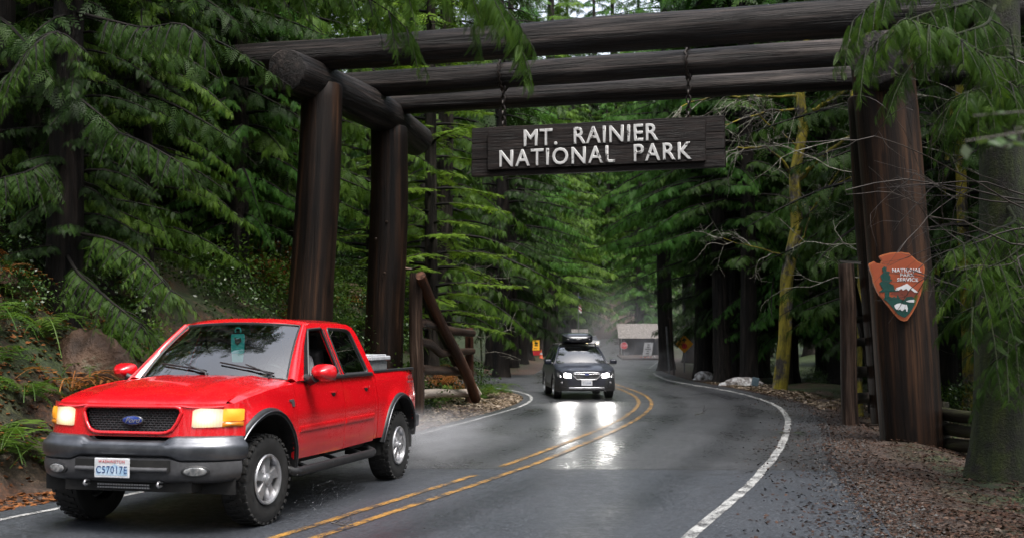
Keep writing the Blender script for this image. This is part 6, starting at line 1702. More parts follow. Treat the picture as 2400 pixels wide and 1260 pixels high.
for s in (1, -1):
    mb = MB(); xs_ = np.concatenate([np.linspace(-3.92, -3.2, 10), np.linspace(-3.18, -2.3, 24), np.linspace(-2.2, -.48, 10), np.linspace(-.44, .44, 24), np.linspace(.5, .86, 9)])
    rows = []
    for x in xs_:
        a, c = s_zb(x), s_top(x); r_ = [(x, s * (s_hw(x, a) - .05), a + .01)]
        for j in range(9):
            z = a + (c - a) * j / 8; r_.append((x, s * s_hw(x, z), z))
        r_.append((x, s * (s_hw(x, c) - .05), c + .022)); r_.append((x, s * (s_hw(x, c) - .13), c + .03)); rows.append(r_)
    k = len(rows[0]); mb.add([p for r_ in rows for p in r_], [(i * k + j, (i + 1) * k + j, (i + 1) * k + j + 1, i * k + j + 1) for i in range(len(rows) - 1) for j in range(k - 1)])
    mb.build('side_panel', NAVY, wag, smooth=45)
    mb = MB(); mb.box((-1.37, s * .885, .36), (1.9, .08, .14)); mb.build('sill_cladding', BLK, wag, bevel=.02)
    for (cx, cz, r_) in SARC:
        mb = MB(); mb.grid(lambda a, k: (cx + (r_ + (0, 0, .07, .075)[int(k)]) * math.cos(a), s * (s_hw(cx + r_ * math.cos(a), .6) + (-.12, .012, .012, -.02)[int(k)]), cz + (r_ + (0, 0, .07, .075)[int(k)]) * math.sin(a)), np.linspace(-.1, math.pi + .1, 22), range(4)); mb.build('arch_cladding', BLK, wag, smooth=50)
        mb = MB(); mb.grid(lambda a, y: (cx + r_ * math.cos(a), s * y, cz + r_ * math.sin(a)), np.linspace(-.2, math.pi + .2, 16), (.55, .9)); mb.add([(cx + r_ * math.cos(a), s * .56, cz + r_ * math.sin(a)) for a in np.linspace(0, math.pi, 14)], [tuple(range(14))]); mb.build('wheel_well', UND, wag)
        wheel(wag, 'wheel', (cx, s * .905, .345), s, .345, .225, .225, 0, 5, RUB, SILV, False, .04)
hx0 = lambda y: .80 + .10 * max(0, 1 - (abs(y) / .8) ** 2.2)
def s_hood(u, y):
    x = -.50 + .14 * (1 - (abs(y) / .85) ** 2) + (hx0(y) - (-.36)) * u * .97; k = abs(y) / .85
    z = lin(x, [(-.6, 1.085), (-.2, 1.075), (.3, 1.01), (.65, .925), (.82, .86), (.9, .80)]) - .055 * k ** 2.5 + .010 * math.exp(-((abs(y) - .5) / .08) ** 2)
    return (x, y, z)
mb = MB(); mb.grid(s_hood, np.linspace(0, 1, 18), np.linspace(-.83, .83, 25)); mb.build('hood', NAVY, wag, smooth=60)
def s_nose(y, z, off=0.0):
    k = min(abs(y) / .93, 1); x = .30 + .62 * max(0, 1 - k ** 3.4) ** .5 - .18 * max(0, (z - .62)) ** 1.3 * 1.6 - .10 * max(0, .38 - z)
    n = np.array([1, .55 * np.sign(y) * k ** 3, .12]); n /= np.linalg.norm(n); return np.array([x, y, z]) + n * off
mb = MB(); mb.grid(lambda y, z: s_nose(y, z), np.sin(np.linspace(-1, 1, 60) * math.pi / 2) * .92, np.linspace(.40, .87, 16)); mb.build('front_bumper', NAVY, wag, smooth=60)
mb = MB(); mb.grid(lambda y, z: s_nose(y, z, .006), np.sin(np.linspace(-1, 1, 50) * math.pi / 2) * .92, np.linspace(.255, .42, 8)); mb.build('bumper_cladding', BLK, wag, smooth=60)
SG = [(-.40, .79), (-.30, .81), (.30, .81), (.40, .79), (.41, .74), (.31, .615), (.27, .60), (-.27, .60), (-.31, .615), (-.41, .74)]
mb = MB(); mb.add([s_nose(y, z, .010) for y, z in SG], [tuple(range(len(SG)))]); sg = mb.build('grille', BLK, wag)
CHR2 = pmat('bright_trim', [(.4, (.45, .45, .47)), (.6, (.6, .6, .62))], 10, rough=.2, metal=.9)
pts = [s_nose(y, z, .02) for y, z in dense(SG, 3)]; mb = MB(); mb.tube(pts + pts[:2], .014, 6, False); mb.build('grille_frame', CHR2, sg, smooth=60)
mb = MB(); mb.tube([s_nose(y, .748 + .008 * (abs(y) / .3), .028) for y in np.linspace(-.38, .38, 13)], .018, 6); mb.build('grille_wing', CHR2, sg, smooth=60)
for z in (.70, .665, .635):
    mb = MB(); mb.tube([s_nose(y, z, .018) for y in np.linspace(-.30, .30, 9)], .006, 4); mb.build('grille_slat', GM, sg)
mb = MB(); c = s_nose(0, .745, .045); mb.rings([[c + np.array([q, .085 * k_ * math.cos(t), .045 * k_ * math.sin(t)]) for t in np.arange(24) * 2 * math.pi / 24] for q, k_ in ((-.01, 1), (.008, 1), (.012, .8))]); em = mb.build('emblem', CHR2, sg, smooth=50)
mb = MB(); mb.rings([[c + np.array([q, .066 * math.cos(t), .032 * math.sin(t)]) for t in np.arange(20) * 2 * math.pi / 20] for q in (.010, .015)]); mb.build('emblem_field', BLU, em)
for i, (a, b_) in enumerate(((-.035, .008), (-.005, -.012), (.012, .010), (.03, -.006), (.038, .012), (.010, -.018))):
    mb = MB(); mb.sphere(c + np.array([.016, a, b_]), .008 if i else .012, 6, 4); mb.build('emblem_star', CHR2, em)
for s in (1, -1):
    def lp(nm, y0, y1, z0, z1, off, m_, pr):
        mb = MB(); mb.grid(lambda u, v_: tuple(s_nose(s * (y0 + (y1 - y0) * u), z0 + (z1 - z0) * v_ + .05 * (u - .3) * (1 if v_ > .5 else .5), off)), np.linspace(0, 1, 10), np.linspace(0, 1, 5)); return mb.build(nm, m_, pr, smooth=60)
    h = lp('headlight', .46, .86, .665, .775, .010, BLK, wag); lp('lamp_glass', .47, .77, .655, .785, .016, HLW, h); lp('lamp_lens', .775, .855, .67, .775, .015, LENS, h)
    lp('fog_recess', .56, .84, .43, .58, .010, BLK, wag)
    mb = MB(); mb.sphere(s_nose(s * .72, .50, .02), (.02, .05, .04), 10, 6); mb.build('fog_light', LENS, wag, smooth=80)
    mb = MB(); mb.box((-.50, s * 1.02, 1.10), (.12, .22, .15)); mm_ = mb.build('mirror', NAVY, wag, bevel=.04); mb = MB(); mb.tube([(-.50, s * .86, 1.05), (-.5, s * .95, 1.07)], .03, 6); mb.build('mirror_arm', BLK, mm_)
mb = MB(); mb.tube([s_nose(y, .345, .025) for y in np.linspace(-.52, .52, 13)], .028, 6); mb.build('skid_trim', CHR2, wag, smooth=60)
mb = MB(); q = s_nose(.0, .50, .03); mb.box(q, (.012, .33, .165)); pl = mb.build('number_plate', PLW, wag, bevel=.01)
text_mesh('lettering', 'C11A24', .085, PLD, pl, q + np.array([.009, 0, -.01]), (0, 1, 0), (1, 0, 0), .001, 'CENTER', 0, .85)
# greenhouse
def g_y(x, z): return .84 - .24 * (z - 1.05) / .55
def sw(u, v_):
    k = (v_ * 2 - 1); b_ = np.array([-.36 - .14 * abs(k) ** 2.2, k * .80, 1.085 - .03 * k * k]); t = np.array([-1.02 - .10 * abs(k) ** 2.2, k * .60, 1.575 - .035 * k * k]); p = b_ + (t - b_) * u + np.array([.03, 0, .03]) * math.sin(math.pi * u); return tuple(p)
mb = MB(); mb.grid(sw, np.linspace(0, 1, 10), np.linspace(0, 1, 17)); mb.build('windscreen', GL_W, wag, smooth=80)
mb = MB(); mb.grid(lambda u, y: (-1.0 - 2.55 * u - .10 * (abs(y) / .6) ** 2 * (1 - u), y, 1.575 + .045 * math.sin(math.pi * min(1, u * .8 + .1)) - .05 * (abs(y) / .6) ** 3 - .06 * ss((u - .8) / .2)), np.linspace(0, 1, 16), np.linspace(-.6, .6, 15)); mb.build('roof', NAVY, wag, smooth=60)
for s in (1, -1):
    OUTS = [(-.50, 1.055), (-1.10, 1.545), (-1.5, 1.575), (-2.6, 1.57), (-3.4, 1.52), (-3.86, 1.055)]; WA = rnd([(-.72, 1.08), (-1.17, 1.50), (-1.55, 1.525), (-1.58, 1.08)], .04); WB = rnd([(-1.66, 1.08), (-1.64, 1.525), (-2.40, 1.52), (-2.55, 1.08)], .04); WC = rnd([(-2.64, 1.09), (-2.50, 1.515), (-3.25, 1.47), (-3.5, 1.09)], .05)
    t3 = lambda x, z: (x, s * g_y(x, z), z); fill_holes(dense(OUTS, 2), [WA, WB, WC], t3, 'cab_side', NAVY, wag, .03)
    for Wd in (WA, WB, WC):
        mb = MB(); mb.add([(x, s * g_y(x, z), z) for x, z in Wd], [tuple(range(len(Wd)))]); mb.build('side_glass', GL_WS, wag)
    mb = MB(); mb.tube([np.array(sw(u, 1 if s > 0 else 0)) + np.array([0, s * .012, 0]) for u in np.linspace(-.02, 1, 8)], .035, 6); mb.build('windscreen_pillar', NAVY, wag, smooth=60)
    mb = MB(); mb.tube([(-1.25, s * .575, 1.585), (-1.35, s * .58, 1.635), (-3.1, s * .58, 1.63), (-3.25, s * .575, 1.57)], .022, 6); mb.build('roof_rail', BLK, wag, smooth=60)
for x in (-1.55, -2.5): mb = MB(); mb.tube([(x, -.58, 1.645), (x, .58, 1.645)], .02, 6); mb.build('cross_bar', BLK, wag)
mb = MB(); mb.box((-1.9, 0, .42), (4.0, 1.5, .12)); mb.box((-.1, 0, .62), (1.2, 1.1, .4)); mb.box((-3.86, 0, .75), (.12, 1.5, .6)); mb.box((-3.7, 0, 1.28), (.2, 1.2, .46)); mb.build('chassis', UND, wag)
mb = MB(); mb.grid(lambda x, y: (x, y, 1.04 - .03 * (y / .8) ** 2), (-1.0, -.7, -.38), np.linspace(-.8, .8, 9)); mb.box((-2.2, 0, .85), (2.8, 1.5, .1)); mb.build('dashboard', DASH, wag)
for s in (1, -1):
    mb = MB(); mb.box((-1.75, s * .37, 1.05), (.16, .5, .6)); q = mb.build('seat', INT, wag, bevel=.05); mb = MB(); mb.box((-1.78, s * .37, 1.42), (.10, .26, .17)); mb.build('headrest', INT, q, bevel=.04)
for s in (1, -1): head_lamp(wag, (.97, s * .60, .72), (1, s * .02 + .0, -.062), 48, (1, .97, .93), 80)
LOCAL = False
c_, s_ = math.cos(SA), math.sin(SA)
rb = thing('roof_box', 'black luggage box strapped on the roof of the dark wagon', 'roof box', (SX + SS * (c_ * -1.95), SY + SS * (s_ * -1.95), 1.665 * SS), SA)
rb.scale = (SS,) * 3
LOCAL = True
mb = MB(); L = []
for x, w_, z0, z1 in ((1.02, .22, .10, .16), (.98, .36, .05, .22), (.80, .46, .01, .30), (.2, .48, 0, .345), (-.7, .48, 0, .345), (-.98, .44, .02, .29), (-1.03, .36, .05, .22)):
    L.append([(x, w_ * max(-1, min(1, 1.25 * math.cos(t))), (z0 + z1) / 2 + (z1 - z0) / 2 * max(-1, min(1, 1.25 * math.sin(t)))) for t in np.arange(24) * 2 * math.pi / 24])
mb.rings(L); BOXB = pmat('glossy_black_shell', [(.4, (.010, .011, .015)), (.6, (.018, .02, .026))], 8, rough=.25, coat=.5); mb.build('box_shell', BOXB, rb, smooth=40)
mb = MB(); mb.tube([(x, s * .485, .13) for s, x in ((1, -.9), (1, .9))], .012, 5); mb.tube([(.98, -.36, .13), (1.02, 0, .13), (.98, .36, .13)], .012, 5); mb.build('box_seam', GRY, rb)
LOCAL = False

# ------------------------------------------------------------------ far end of the road: entrance station and its signs
SHAKE = pmat('wet_grey_roof_shake', [(.3, (.06, .05, .045)), (.5, (.13, .112, .10)), (.7, (.23, .21, .195))], 7, rough=.6, bmp=(30, .4, .01))
DKW = pmat('dark_brown_wall_board', [(.35, (.012, .009, .007)), (.65, (.035, .025, .02))], 6, (1, 1, .3), rough=.7)
def shake_roof(parent, x0, x1, zt_, zb_, y, depth, rows, gap=.22):
    """courses of shakes on a slope facing the road: each course its own part"""
    for i in range(rows):
        u0, u1 = i / rows, (i + 1) / rows; mb = MB(); rg = np.random.default_rng(i + int(y)); x = x0 + rg.uniform(-.1, 0)
        while x < x1:
            w_ = gap * rg.uniform(.7, 1.3); xe = min(x + w_, x1); a = max(x, x0)
            za, zb2 = zb_ + (zt_ - zb_) * u1, zb_ + (zt_ - zb_) * u0 + rg.uniform(-.012, .012); ya, yb = y + depth * u1, y + depth * u0
            if xe - a > .02: mb.add([(a + .006, yb - .045, zb2), (xe - .006, yb - .045, zb2), (xe - .006, ya - .012, za + .02), (a + .006, ya - .012, za + .02), (a + .006, yb, zb2 - .02), (xe - .006, yb, zb2 - .02)], [(0, 1, 2, 3), (0, 4, 5, 1)])
            x = xe
        mb.build('shingle_course', SHAKE, parent)
    mb = MB(); mb.add([(x0, y + .01, zb_ - .02), (x1, y + .01, zb_ - .02), (x1, y + depth, zt_ - .02), (x0, y + depth, zt_ - .02)], [(0, 1, 2, 3)]); mb.build('roof_deck', DKW, parent)
V = [(tx(1452, 88) + .3, 89.5, .03), (tx(1560, 90), 90, .03), (tx(1562, 108), 108, .09), (tx(1450, 104), 106, .09)]
mb = MB(); mb.rings([[(a + (c_i - a) * .0, b_, -.1) for a, b_, c in V for c_i in (a,)], [(a, b_, c + .10) for a, b_, c in V], [(10.3 + (a - 10.3) * .93, 98 + (b_ - 98) * .95, c + .13) for a, b_, c in V]]); tag(mb.build('traffic_island', mg), kind='structure')
d = 101.0
st = thing('entrance_station', 'low dark entrance booth with a wide grey shingled roof far along the road', 'booth', (tx(1500, d), d, hz(tx(1500, d), d)))
xa, xb = tx(1449, d), tx(1552, d); zt0, zb0 = at(0, 758, d).z, at(0, 792, d).z
shake_roof(st, xa, xb, zt0, zb0, d, 1.5, 9)
mb = MB(); mb.box(((xa + xb) / 2, d + 1.6, (zb0 + 0) / 2), (xb - xa - .9, .12, zb0 + .6)); mb.box((xb - .35, d + .4, .6), (.3, 2.4, 2.0)); mb.build('wall', DKW, st)
mb = MB(); mb.box(((xa + xb) / 2 + .1, d + 1.52, .95), (1.3, .04, .6)); wn_ = mb.build('window', BLK, st); mb = MB(); mb.box(((xa + xb) / 2 + .1, d + 1.49, .95), (1.4, .03, .05)); mb.build('sill', DKW, wn_)
mb = MB(); mb.box((xb - .30, d - .02, zb0 - .12), (.62, .06, .26)); mb.build('fascia', SHAKE, st)
for x in (xa + .15, xa + 1.4): mb = MB(); mb.box((x, d + .15, .7), (.10, .10, 1.8)); mb.build('post', DKW, st)
d = 124.0
s2 = thing('small_booth', 'small booth with a pale shingled roof behind the roof box of the wagon', 'booth', (tx(1359, d), d, hz(tx(1359, d), d)))
shake_roof(s2, tx(1340, d), tx(1379, d), at(0, 771, d).z, at(0, 789, d).z, d, .8, 6)
mb = MB(); mb.box((tx(1359, d), d + .8, .85), (1.3, 1.1, 1.7)); mb.build('wall', DKW, s2)
d = 118.0; x = tx(1356, d)
fp = thing('flagpole', 'thin dark flagpole with a limp red and white flag beyond the wagon', 'flagpole', (x, d, hz(x, d)))
mb = MB(); mb.tube([(x, d, hz(x, d)), (x - .03, d, at(0, 688, d).z)], [.05, .035], 8); mb.sphere((x - .03, d, at(0, 687, d).z), .07, 8, 6); mb.build('pole', pmat('pole_grey', [(.5, (.08, .08, .085))], rough=.5), fp, smooth=60)
FR, FW, FB = pmat('flag_red', [(.4, (.30, .02, .03)), (.6, (.36, .03, .04))], 9, rough=.8), pmat('flag_white', [(.4, (.5, .5, .5)), (.6, (.6, .6, .6))], 9, rough=.8), pmat('flag_blue', [(.4, (.02, .03, .12)), (.6, (.03, .04, .16))], 9, rough=.8)
for i in range(9):
    zt1 = at(0, 692, d).z - i * .16; mb = MB()
    mb.grid(lambda u, v_: (x - .02 + .30 * u + .03 * math.sin(9 * v_ + i), d + .05 * math.sin(12 * u), zt1 - .165 * v_ - .30 * u), np.linspace(0, 1, 7), (0, 1)); mb.build('canton' if i < 3 else 'stripe', FB if i < 3 else (FR if i % 2 else FW), fp)
# signs
SGR = pmat('sign_red', [(.4, (.42, .02, .03)), (.6, (.5, .03, .04))], 9, rough=.4); SGW = pmat('sign_white', [(.4, (.5, .5, .52)), (.6, (.62, .62, .64))], 9, rough=.4); SGY = pmat('sign_yellow', [(.4, (.55, .24, .01)), (.6, (.65, .3, .015))], 9, rough=.45); SGK = pmat('sign_black', [(.5, (.012, .012, .012))], rough=.5); GALV = pmat('grey_sign_post', [(.35, (.10, .10, .105)), (.65, (.2, .2, .21))], 12, rough=.5, metal=.4)
d = 99.0; c = at(1462, 809, d); s1 = thing('stop_sign', 'small red octagonal STOP sign in front of the entrance booth', 'sign', (c.x, d, hz(c.x, d)))
oc = lambda r_, y: [(c.x + r_ * math.cos(R(22.5 + 45 * k)), d + y, c.z + r_ * math.sin(R(22.5 + 45 * k))) for k in range(8)]
mb = MB(); mb.rings([oc(.31, 0), oc(.31, .02)]); p_ = mb.build('plate', SGW, s1); mb = MB(); mb.rings([oc(.285, -.008), oc(.285, -.002)]); mb.build('red_face', SGR, p_)
text_mesh('lettering', 'STOP', .27, SGW, p_, (c.x, d - .014, c.z - .005), (1, 0, 0), (0, -1, 0), .001, 'CENTER', 0, .75)
mb = MB(); mb.tube([(c.x, d + .04, hz(c.x, d) - .1), (c.x, d + .04, c.z + .5)], .035, 6); mb.build('post', GALV, s1); mb = MB(); mb.box((c.x + .15, d + .2, .18), (.5, .3, .5)); mb.build('base_block', DKW, s1, bevel=.03)
d = 57.5; c = at(1603, 805, d); s1 = thing('warning_sign', 'yellow diamond stop ahead sign with black arrow and red octagon, half behind a trunk', 'sign', (c.x, d, hz(c.x, d)))
dm = lambda r_, y: [(c.x + r_ * math.cos(R(90 * k)), d + y, c.z + r_ * math.sin(R(90 * k))) for k in range(4)]
mb = MB(); mb.rings([dm(.44, 0), dm(.44, .02)]); p_ = mb.build('plate', SGY, s1, bevel=.004)
mb = MB(); mb.rings([[(c.x + .14 * math.cos(R(22.5 + 45 * k)), d + y, c.z - .10 + .14 * math.sin(R(22.5 + 45 * k))) for k in range(8)] for y in (-.012, -.004)]); mb.build('red_octagon', SGR, p_)
mb = MB(); mb.rings([[(c.x + a, d + y, c.z + b_) for a, b_ in ((-.028, .07), (.028, .07), (.028, .16), (.12, .16), (0, .31), (-.12, .16), (-.028, .16))] for y in (-.012, -.004)]); mb.build('black_arrow', SGK, p_)
mb = MB(); mb.tube([(c.x, d + .05, hz(c.x, d) - .1), (c.x, d + .05, c.z + .3)], .04, 6); mb.build('post', GALV, s1)
d = 92.0; c = at(1518, 817, d); s1 = thing('notice_board', 'leaning white notice board with black lines of print before the entrance booth', 'notice board', (c.x, d, hz(c.x, d)))
mb = MB(); mb.prism([(-.42, -.50), (.27, -.50), (.42, .50), (-.27, .50)], c, (1, 0, 0), (0, 0, 1), -.03); p_ = mb.build('board', SGW, s1)
for i, w_ in enumerate((.16, .22, .44, .12, .26)):
    mb = MB(); z = .33 - i * .165; mb.box((c.x + z * .15, d - .035, c.z + z), (w_, .006, .055)); mb.build('print_line', SGK, p_)
for q in (-.3, .3): mb = MB(); mb.tube([(c.x + q - .06, d + .06, hz(c.x, d) - .05), (c.x + q + .05, d + .03, c.z + .3)], .02, 6); mb.build('leg', GALV, s1)
ORG = pmat('safety_orange', [(.4, (.5, .07, .02)), (.6, (.6, .1, .03))], 12, rough=.5)
c = at(1515, 838, 91.0)
for i, (dx, dz, lb_) in enumerate(((-.28, 0, 'orange and white barricade board lying left under the white notice board'), (.22, .02, 'orange and white barricade board lying right under the white notice board'))):
    t = thing('barricade', lb_, 'barricade', (c.x + dx, 90.8, hz(c.x, 90.8)), .4 * (1 if i else -1), 'barricade boards by the notice board')
    LOCAL = True
    for k in range(4):
        mb = MB(); mb.prism([(-.30 + .15 * k, 0), (-.15 + .15 * k, 0), (-.10 + .15 * k, .24), (-.25 + .15 * k, .24)], (0, 0, .12 + dz), (1, 0, 0), (0, 0, 1), -.03); mb.build('stripe_board', ORG if k % 2 == 0 else SGW, t)
    mb = MB(); mb.tube([(-.2, .1, 0), (-.2, -.02, .36)], .02, 5); mb.tube([(.2, .1, 0), (.2, -.02, .36)], .02, 5); mb.build('leg', ORG, t)
    LOCAL = False
def lump(name, label, cat, px, d, w_, h_, mat, seed, kind=None, dz=0):
    rg = np.random.default_rng(seed); x = tx(px, d); mb = MB(); ph_ = rg.uniform(0, 6.28, 6); L = []
    for i in range(1, 9):
        v_ = i / 9 * math.pi * .56; L.append([np.array([x, d, hz(x, d) - .06 + dz]) + np.array([w_ * math.sin(v_) * math.cos(t), w_ * .7 * math.sin(v_) * math.sin(t), h_ * math.cos(v_)]) * (1 + math.sin(v_) * (.13 * math.sin(3 * t + ph_[0] + 2 * v_) + .09 * math.sin(5 * t + ph_[1] - 3 * v_) + .06 * math.sin(8 * t + ph_[2] + 6 * v_))) for t in np.arange(26) * 2 * math.pi / 26])
    mb.rings(L); o = mb.build(name, mat, None, smooth=60, org=(x, d, hz(x, d))); tag(o, label, cat, kind=kind); return o
SNOW = pmat('old_dirty_snow', [(.38, (.07, .055, .045)), (.5, (.30, .28, .27)), (.62, (.6, .6, .6))], 6, rough=.6, bmp=(16, .8, .05))
lump('snow_heap', 'heap of dirty snow and leaves at the right road edge by the blue grey marker', 'snow heap', 1735, 43.5, .75, .38, SNOW, 3)
lump('snow_heap', 'small dirty snow heap at the right road edge left of the larger one', 'snow heap', 1648, 49, .45, .42, SNOW, 4)
lump('snow_heap', 'white snow lump beside the white notice board far off', 'snow heap', 1531, 90.5, .25, .5, SNOW, 5)
ROCK = pmat('mossy_brown_rock', [(.3, (.010, .006, .004)), (.48, (.05, .024, .012)), (.6, (.085, .045, .024)), (.72, (.10, .12, .075))], 1.6, rough=.7, bmp=(7, .9, .08), detail=9)
lump('boulder', 'big reddish brown boulder with pale lichen in the bank behind the pickup', 'boulder', 212, 16.2, .6, .85, ROCK, 6, dz=-.15)
lump('boulder', 'smaller brown boulder low in the bank at the left edge', 'boulder', -60, 16.6, .5, .35, ROCK, 7)
lump('boulder', 'grey brown rock on the bank between the two left posts', 'boulder', 812, 33, .5, .4, ROCK, 8)
# kiosk with a lit yellow board, cones
d = 97.0; c = at(1254, 808, d); kz = hz(c.x, d); ks = thing('information_kiosk', 'dark roofed roadside kiosk holding a bright yellow notice, left of the wagon', 'kiosk', (c.x, d, kz))
for q in (-.60, .60): mb = MB(); mb.box((c.x + q, d + .1, kz + 1.0), (.14, .14, 2.1)); mb.build('post', DKW, ks)
mb = MB(); mb.prism([(-.85, .0), (.85, .0), (.7, .22), (-.7, .22)], (c.x, d - .3, kz + 2.02), (1, 0, 0), (0, 0, 1), -.8); mb.build('roof', DKW, ks)
mb = MB(); mb.box((c.x, d + .12, c.z), (1.1, .05, 1.3)); mb.build('back_panel', DKW, ks)
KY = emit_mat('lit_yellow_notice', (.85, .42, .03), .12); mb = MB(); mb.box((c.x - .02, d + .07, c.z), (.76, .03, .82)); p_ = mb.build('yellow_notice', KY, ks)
for a, b_, w_, h_ in ((-.22, .06, .10, .14), (-.22, -.12, .10, .12), (.10, .16, .26, .16), (.10, -.02, .26, .10), (.02, -.27, .30, .05)):
    mb = MB(); mb.box((c.x + a, d + .05, c.z + b_), (w_, .012, h_)); mb.build('print_block', SGK, p_)
mb = MB(); mb.box((c.x + .1, d + .0, kz + .3), (.9, .05, .35)); mb.build('red_rail', SGR, ks)
for i, (px, d, lb_) in enumerate(((1290, 94, 'orange traffic cone between the kiosk and the wagon'), (1268, 93, 'orange traffic cone right beside the kiosk'))):
    x = tx(px, d); t = thing('traffic_cone', lb_, 'cone', (x, d, max(hz(x, d), 0)), 0, 'traffic cones by the kiosk'); LOCAL = True
    mb = MB(); mb.lathe([(.17, .03), (.14, .06), (.035, .70), (.01, .71)], (0, 0, 0), (0, 0, 1), 14); mb.build('cone', ORG, t, smooth=50); mb = MB(); mb.box((0, 0, .015), (.40, .40, .03)); mb.build('foot', ORG, t); mb = MB(); mb.lathe([(.105, .32), (.078, .46)], (0, 0, 0), (0, 0, 1), 14); mb.build('band', SGW, t); LOCAL = False
for px0, py0, px1, py1, d, r_, m_, lb_ in ((1561, 764, 1568, 872, 56.5, .045, GALV, 'thin grey marker pole left of the yellow stop ahead sign'), (1570, 745, 1579, 877, 55.5, .055, W_RAIL, 'tall thin brown wooden pole left of the yellow stop ahead sign')):
    a, b_ = at(px0, py0, d), at(px1, py1, d); z = hz(b_.x, d); mb = MB(); mb.tube([(b_.x, d, z - .1), (b_.x * .5 + a.x * .5, d, (z + a.z) / 2), tuple(a)], [r_, r_, r_ * .9], 8); o = mb.build('marker_pole', m_, None, smooth=60, org=(b_.x, d, z)); tag(o, lb_, 'pole', 'thin poles beside the stop ahead sign')
d = 42; c = at(1768, 893, d); t = thing('utility_marker', 'small blue grey utility marker by the road edge near the snow heap', 'marker', (c.x, d, hz(c.x, d))); BG = pmat('blue_grey_plastic', [(.4, (.09, .14, .17)), (.6, (.13, .19, .23))], 9, rough=.5)
mb = MB(); mb.box((c.x, d, c.z), (.24, .10, .30), M=np.array([[.97, 0, .2], [0, 1, 0], [-.2, 0, .97]])); mb.build('plate', BG, t, bevel=.02); mb = MB(); mb.tube([(c.x, d, hz(c.x, d) - .05), (c.x, d, c.z)], .03, 6); mb.build('stake', GALV, t)
# far oncoming car with one lamp showing past the roof box
d = 128.0; c = at(1387, 803, d); fz = float(base(d))
fc = thing('far_car', 'far white car with a lit lamp, half hidden behind the roof box of the wagon', 'car', (c.x, d, fz), R(-90)); LOCAL = True
WPA = paint('white_car_paint', (.55, .55, .56), .3, .6)
mb = MB(); L = []
for x, w_, z0, z1 in ((0, .70, .35, .70), (-.15, .84, .28, .80), (-1.0, .88, .25, .95), (-3.6, .88, .25, .98), (-4.3, .80, .3, .9)):
    L.append([(x, w_ * max(-1, min(1, 1.3 * math.cos(t))), (z0 + z1) / 2 + (z1 - z0) / 2 * max(-1, min(1, 1.3 * math.sin(t)))) for t in np.arange(20) * 2 * math.pi / 20])
mb.rings(L); mb.build('body', WPA, fc, smooth=40)
mb = MB(); mb.rings([[(x, y, z) for x, y, z in ((-1.0, -.74, .94), (-1.0, .74, .94), (-3.7, .74, .96), (-3.7, -.74, .96))], [(x, y, z) for x, y, z in ((-1.7, -.58, 1.42), (-1.7, .58, 1.42), (-3.2, .58, 1.42), (-3.2, -.58, 1.42))]]); mb.build('windows', GL_WS, fc)
mb = MB(); mb.box((-2.4, 0, 1.435), (1.6, 1.14, .04)); mb.build('roof', WPA, fc, bevel=.02)
for s in (1, -1):
    mb = MB(); mb.sphere((-.02, s * .58, .64), (.06, .13, .09), 10, 6); mb.build('headlight', emit_mat('far_headlight_glow', (1, .78, .45), 3), fc, smooth=80)
    for x in (-.8, -3.4): mb = MB(); mb.lathe([(.31, 0), (.33, -.03), (.33, -.18), (.31, -.2)], (x, s * .87, .32), (0, s, 0), 18); mb.build('wheel', RUB, fc, smooth=40)
LOCAL = False
# twigs blown onto the road
rg = np.random.default_rng(5)
def sprig(px, py, label, s=1.0, green=True):
    d = HCAM * FPX / (py - YH); x = tx(px, d); t = thing('fallen_twig', label, 'twig', (x, d, .012), 0, None)
    mb = MB(); twig_tree(mb, (x - .15 * s, d, .03), (1, .15, .04), .42 * s, .009, 2, rg, .2, None, 3); mb.build('stem', TWIG, t)
    if green:
        lv = Leaves(); P = np.array([[x + rg.uniform(-.2, .25) * s, d + rg.uniform(-.12, .12) * s, .03 + rg.uniform(0, .04)] for _ in range(10)]); a = rg.uniform(-.8, .8, 10); lv.put(SP1, P, np.stack([np.cos(a), np.sin(a), rg.uniform(0, .2, 10)], 1), np.tile([0, 0, 1.], (10, 1)) + rg.normal(0, .2, (10, 3)), rg.uniform(.1, .2, 10) * s, rg.uniform(.3, .8, 10))
        link('leaves', lv.mesh('leaves', CEDAR_D), t, (-x, -d, -.012))
sprig(1842, 1016, 'small green cedar sprig lying on the right white line')
sprig(1634, 973, 'dark broken twig lying on the lane beyond the road seam', .5)
sprig(800, 1226, 'dark twig lying between the yellow lines in front', .5, False)
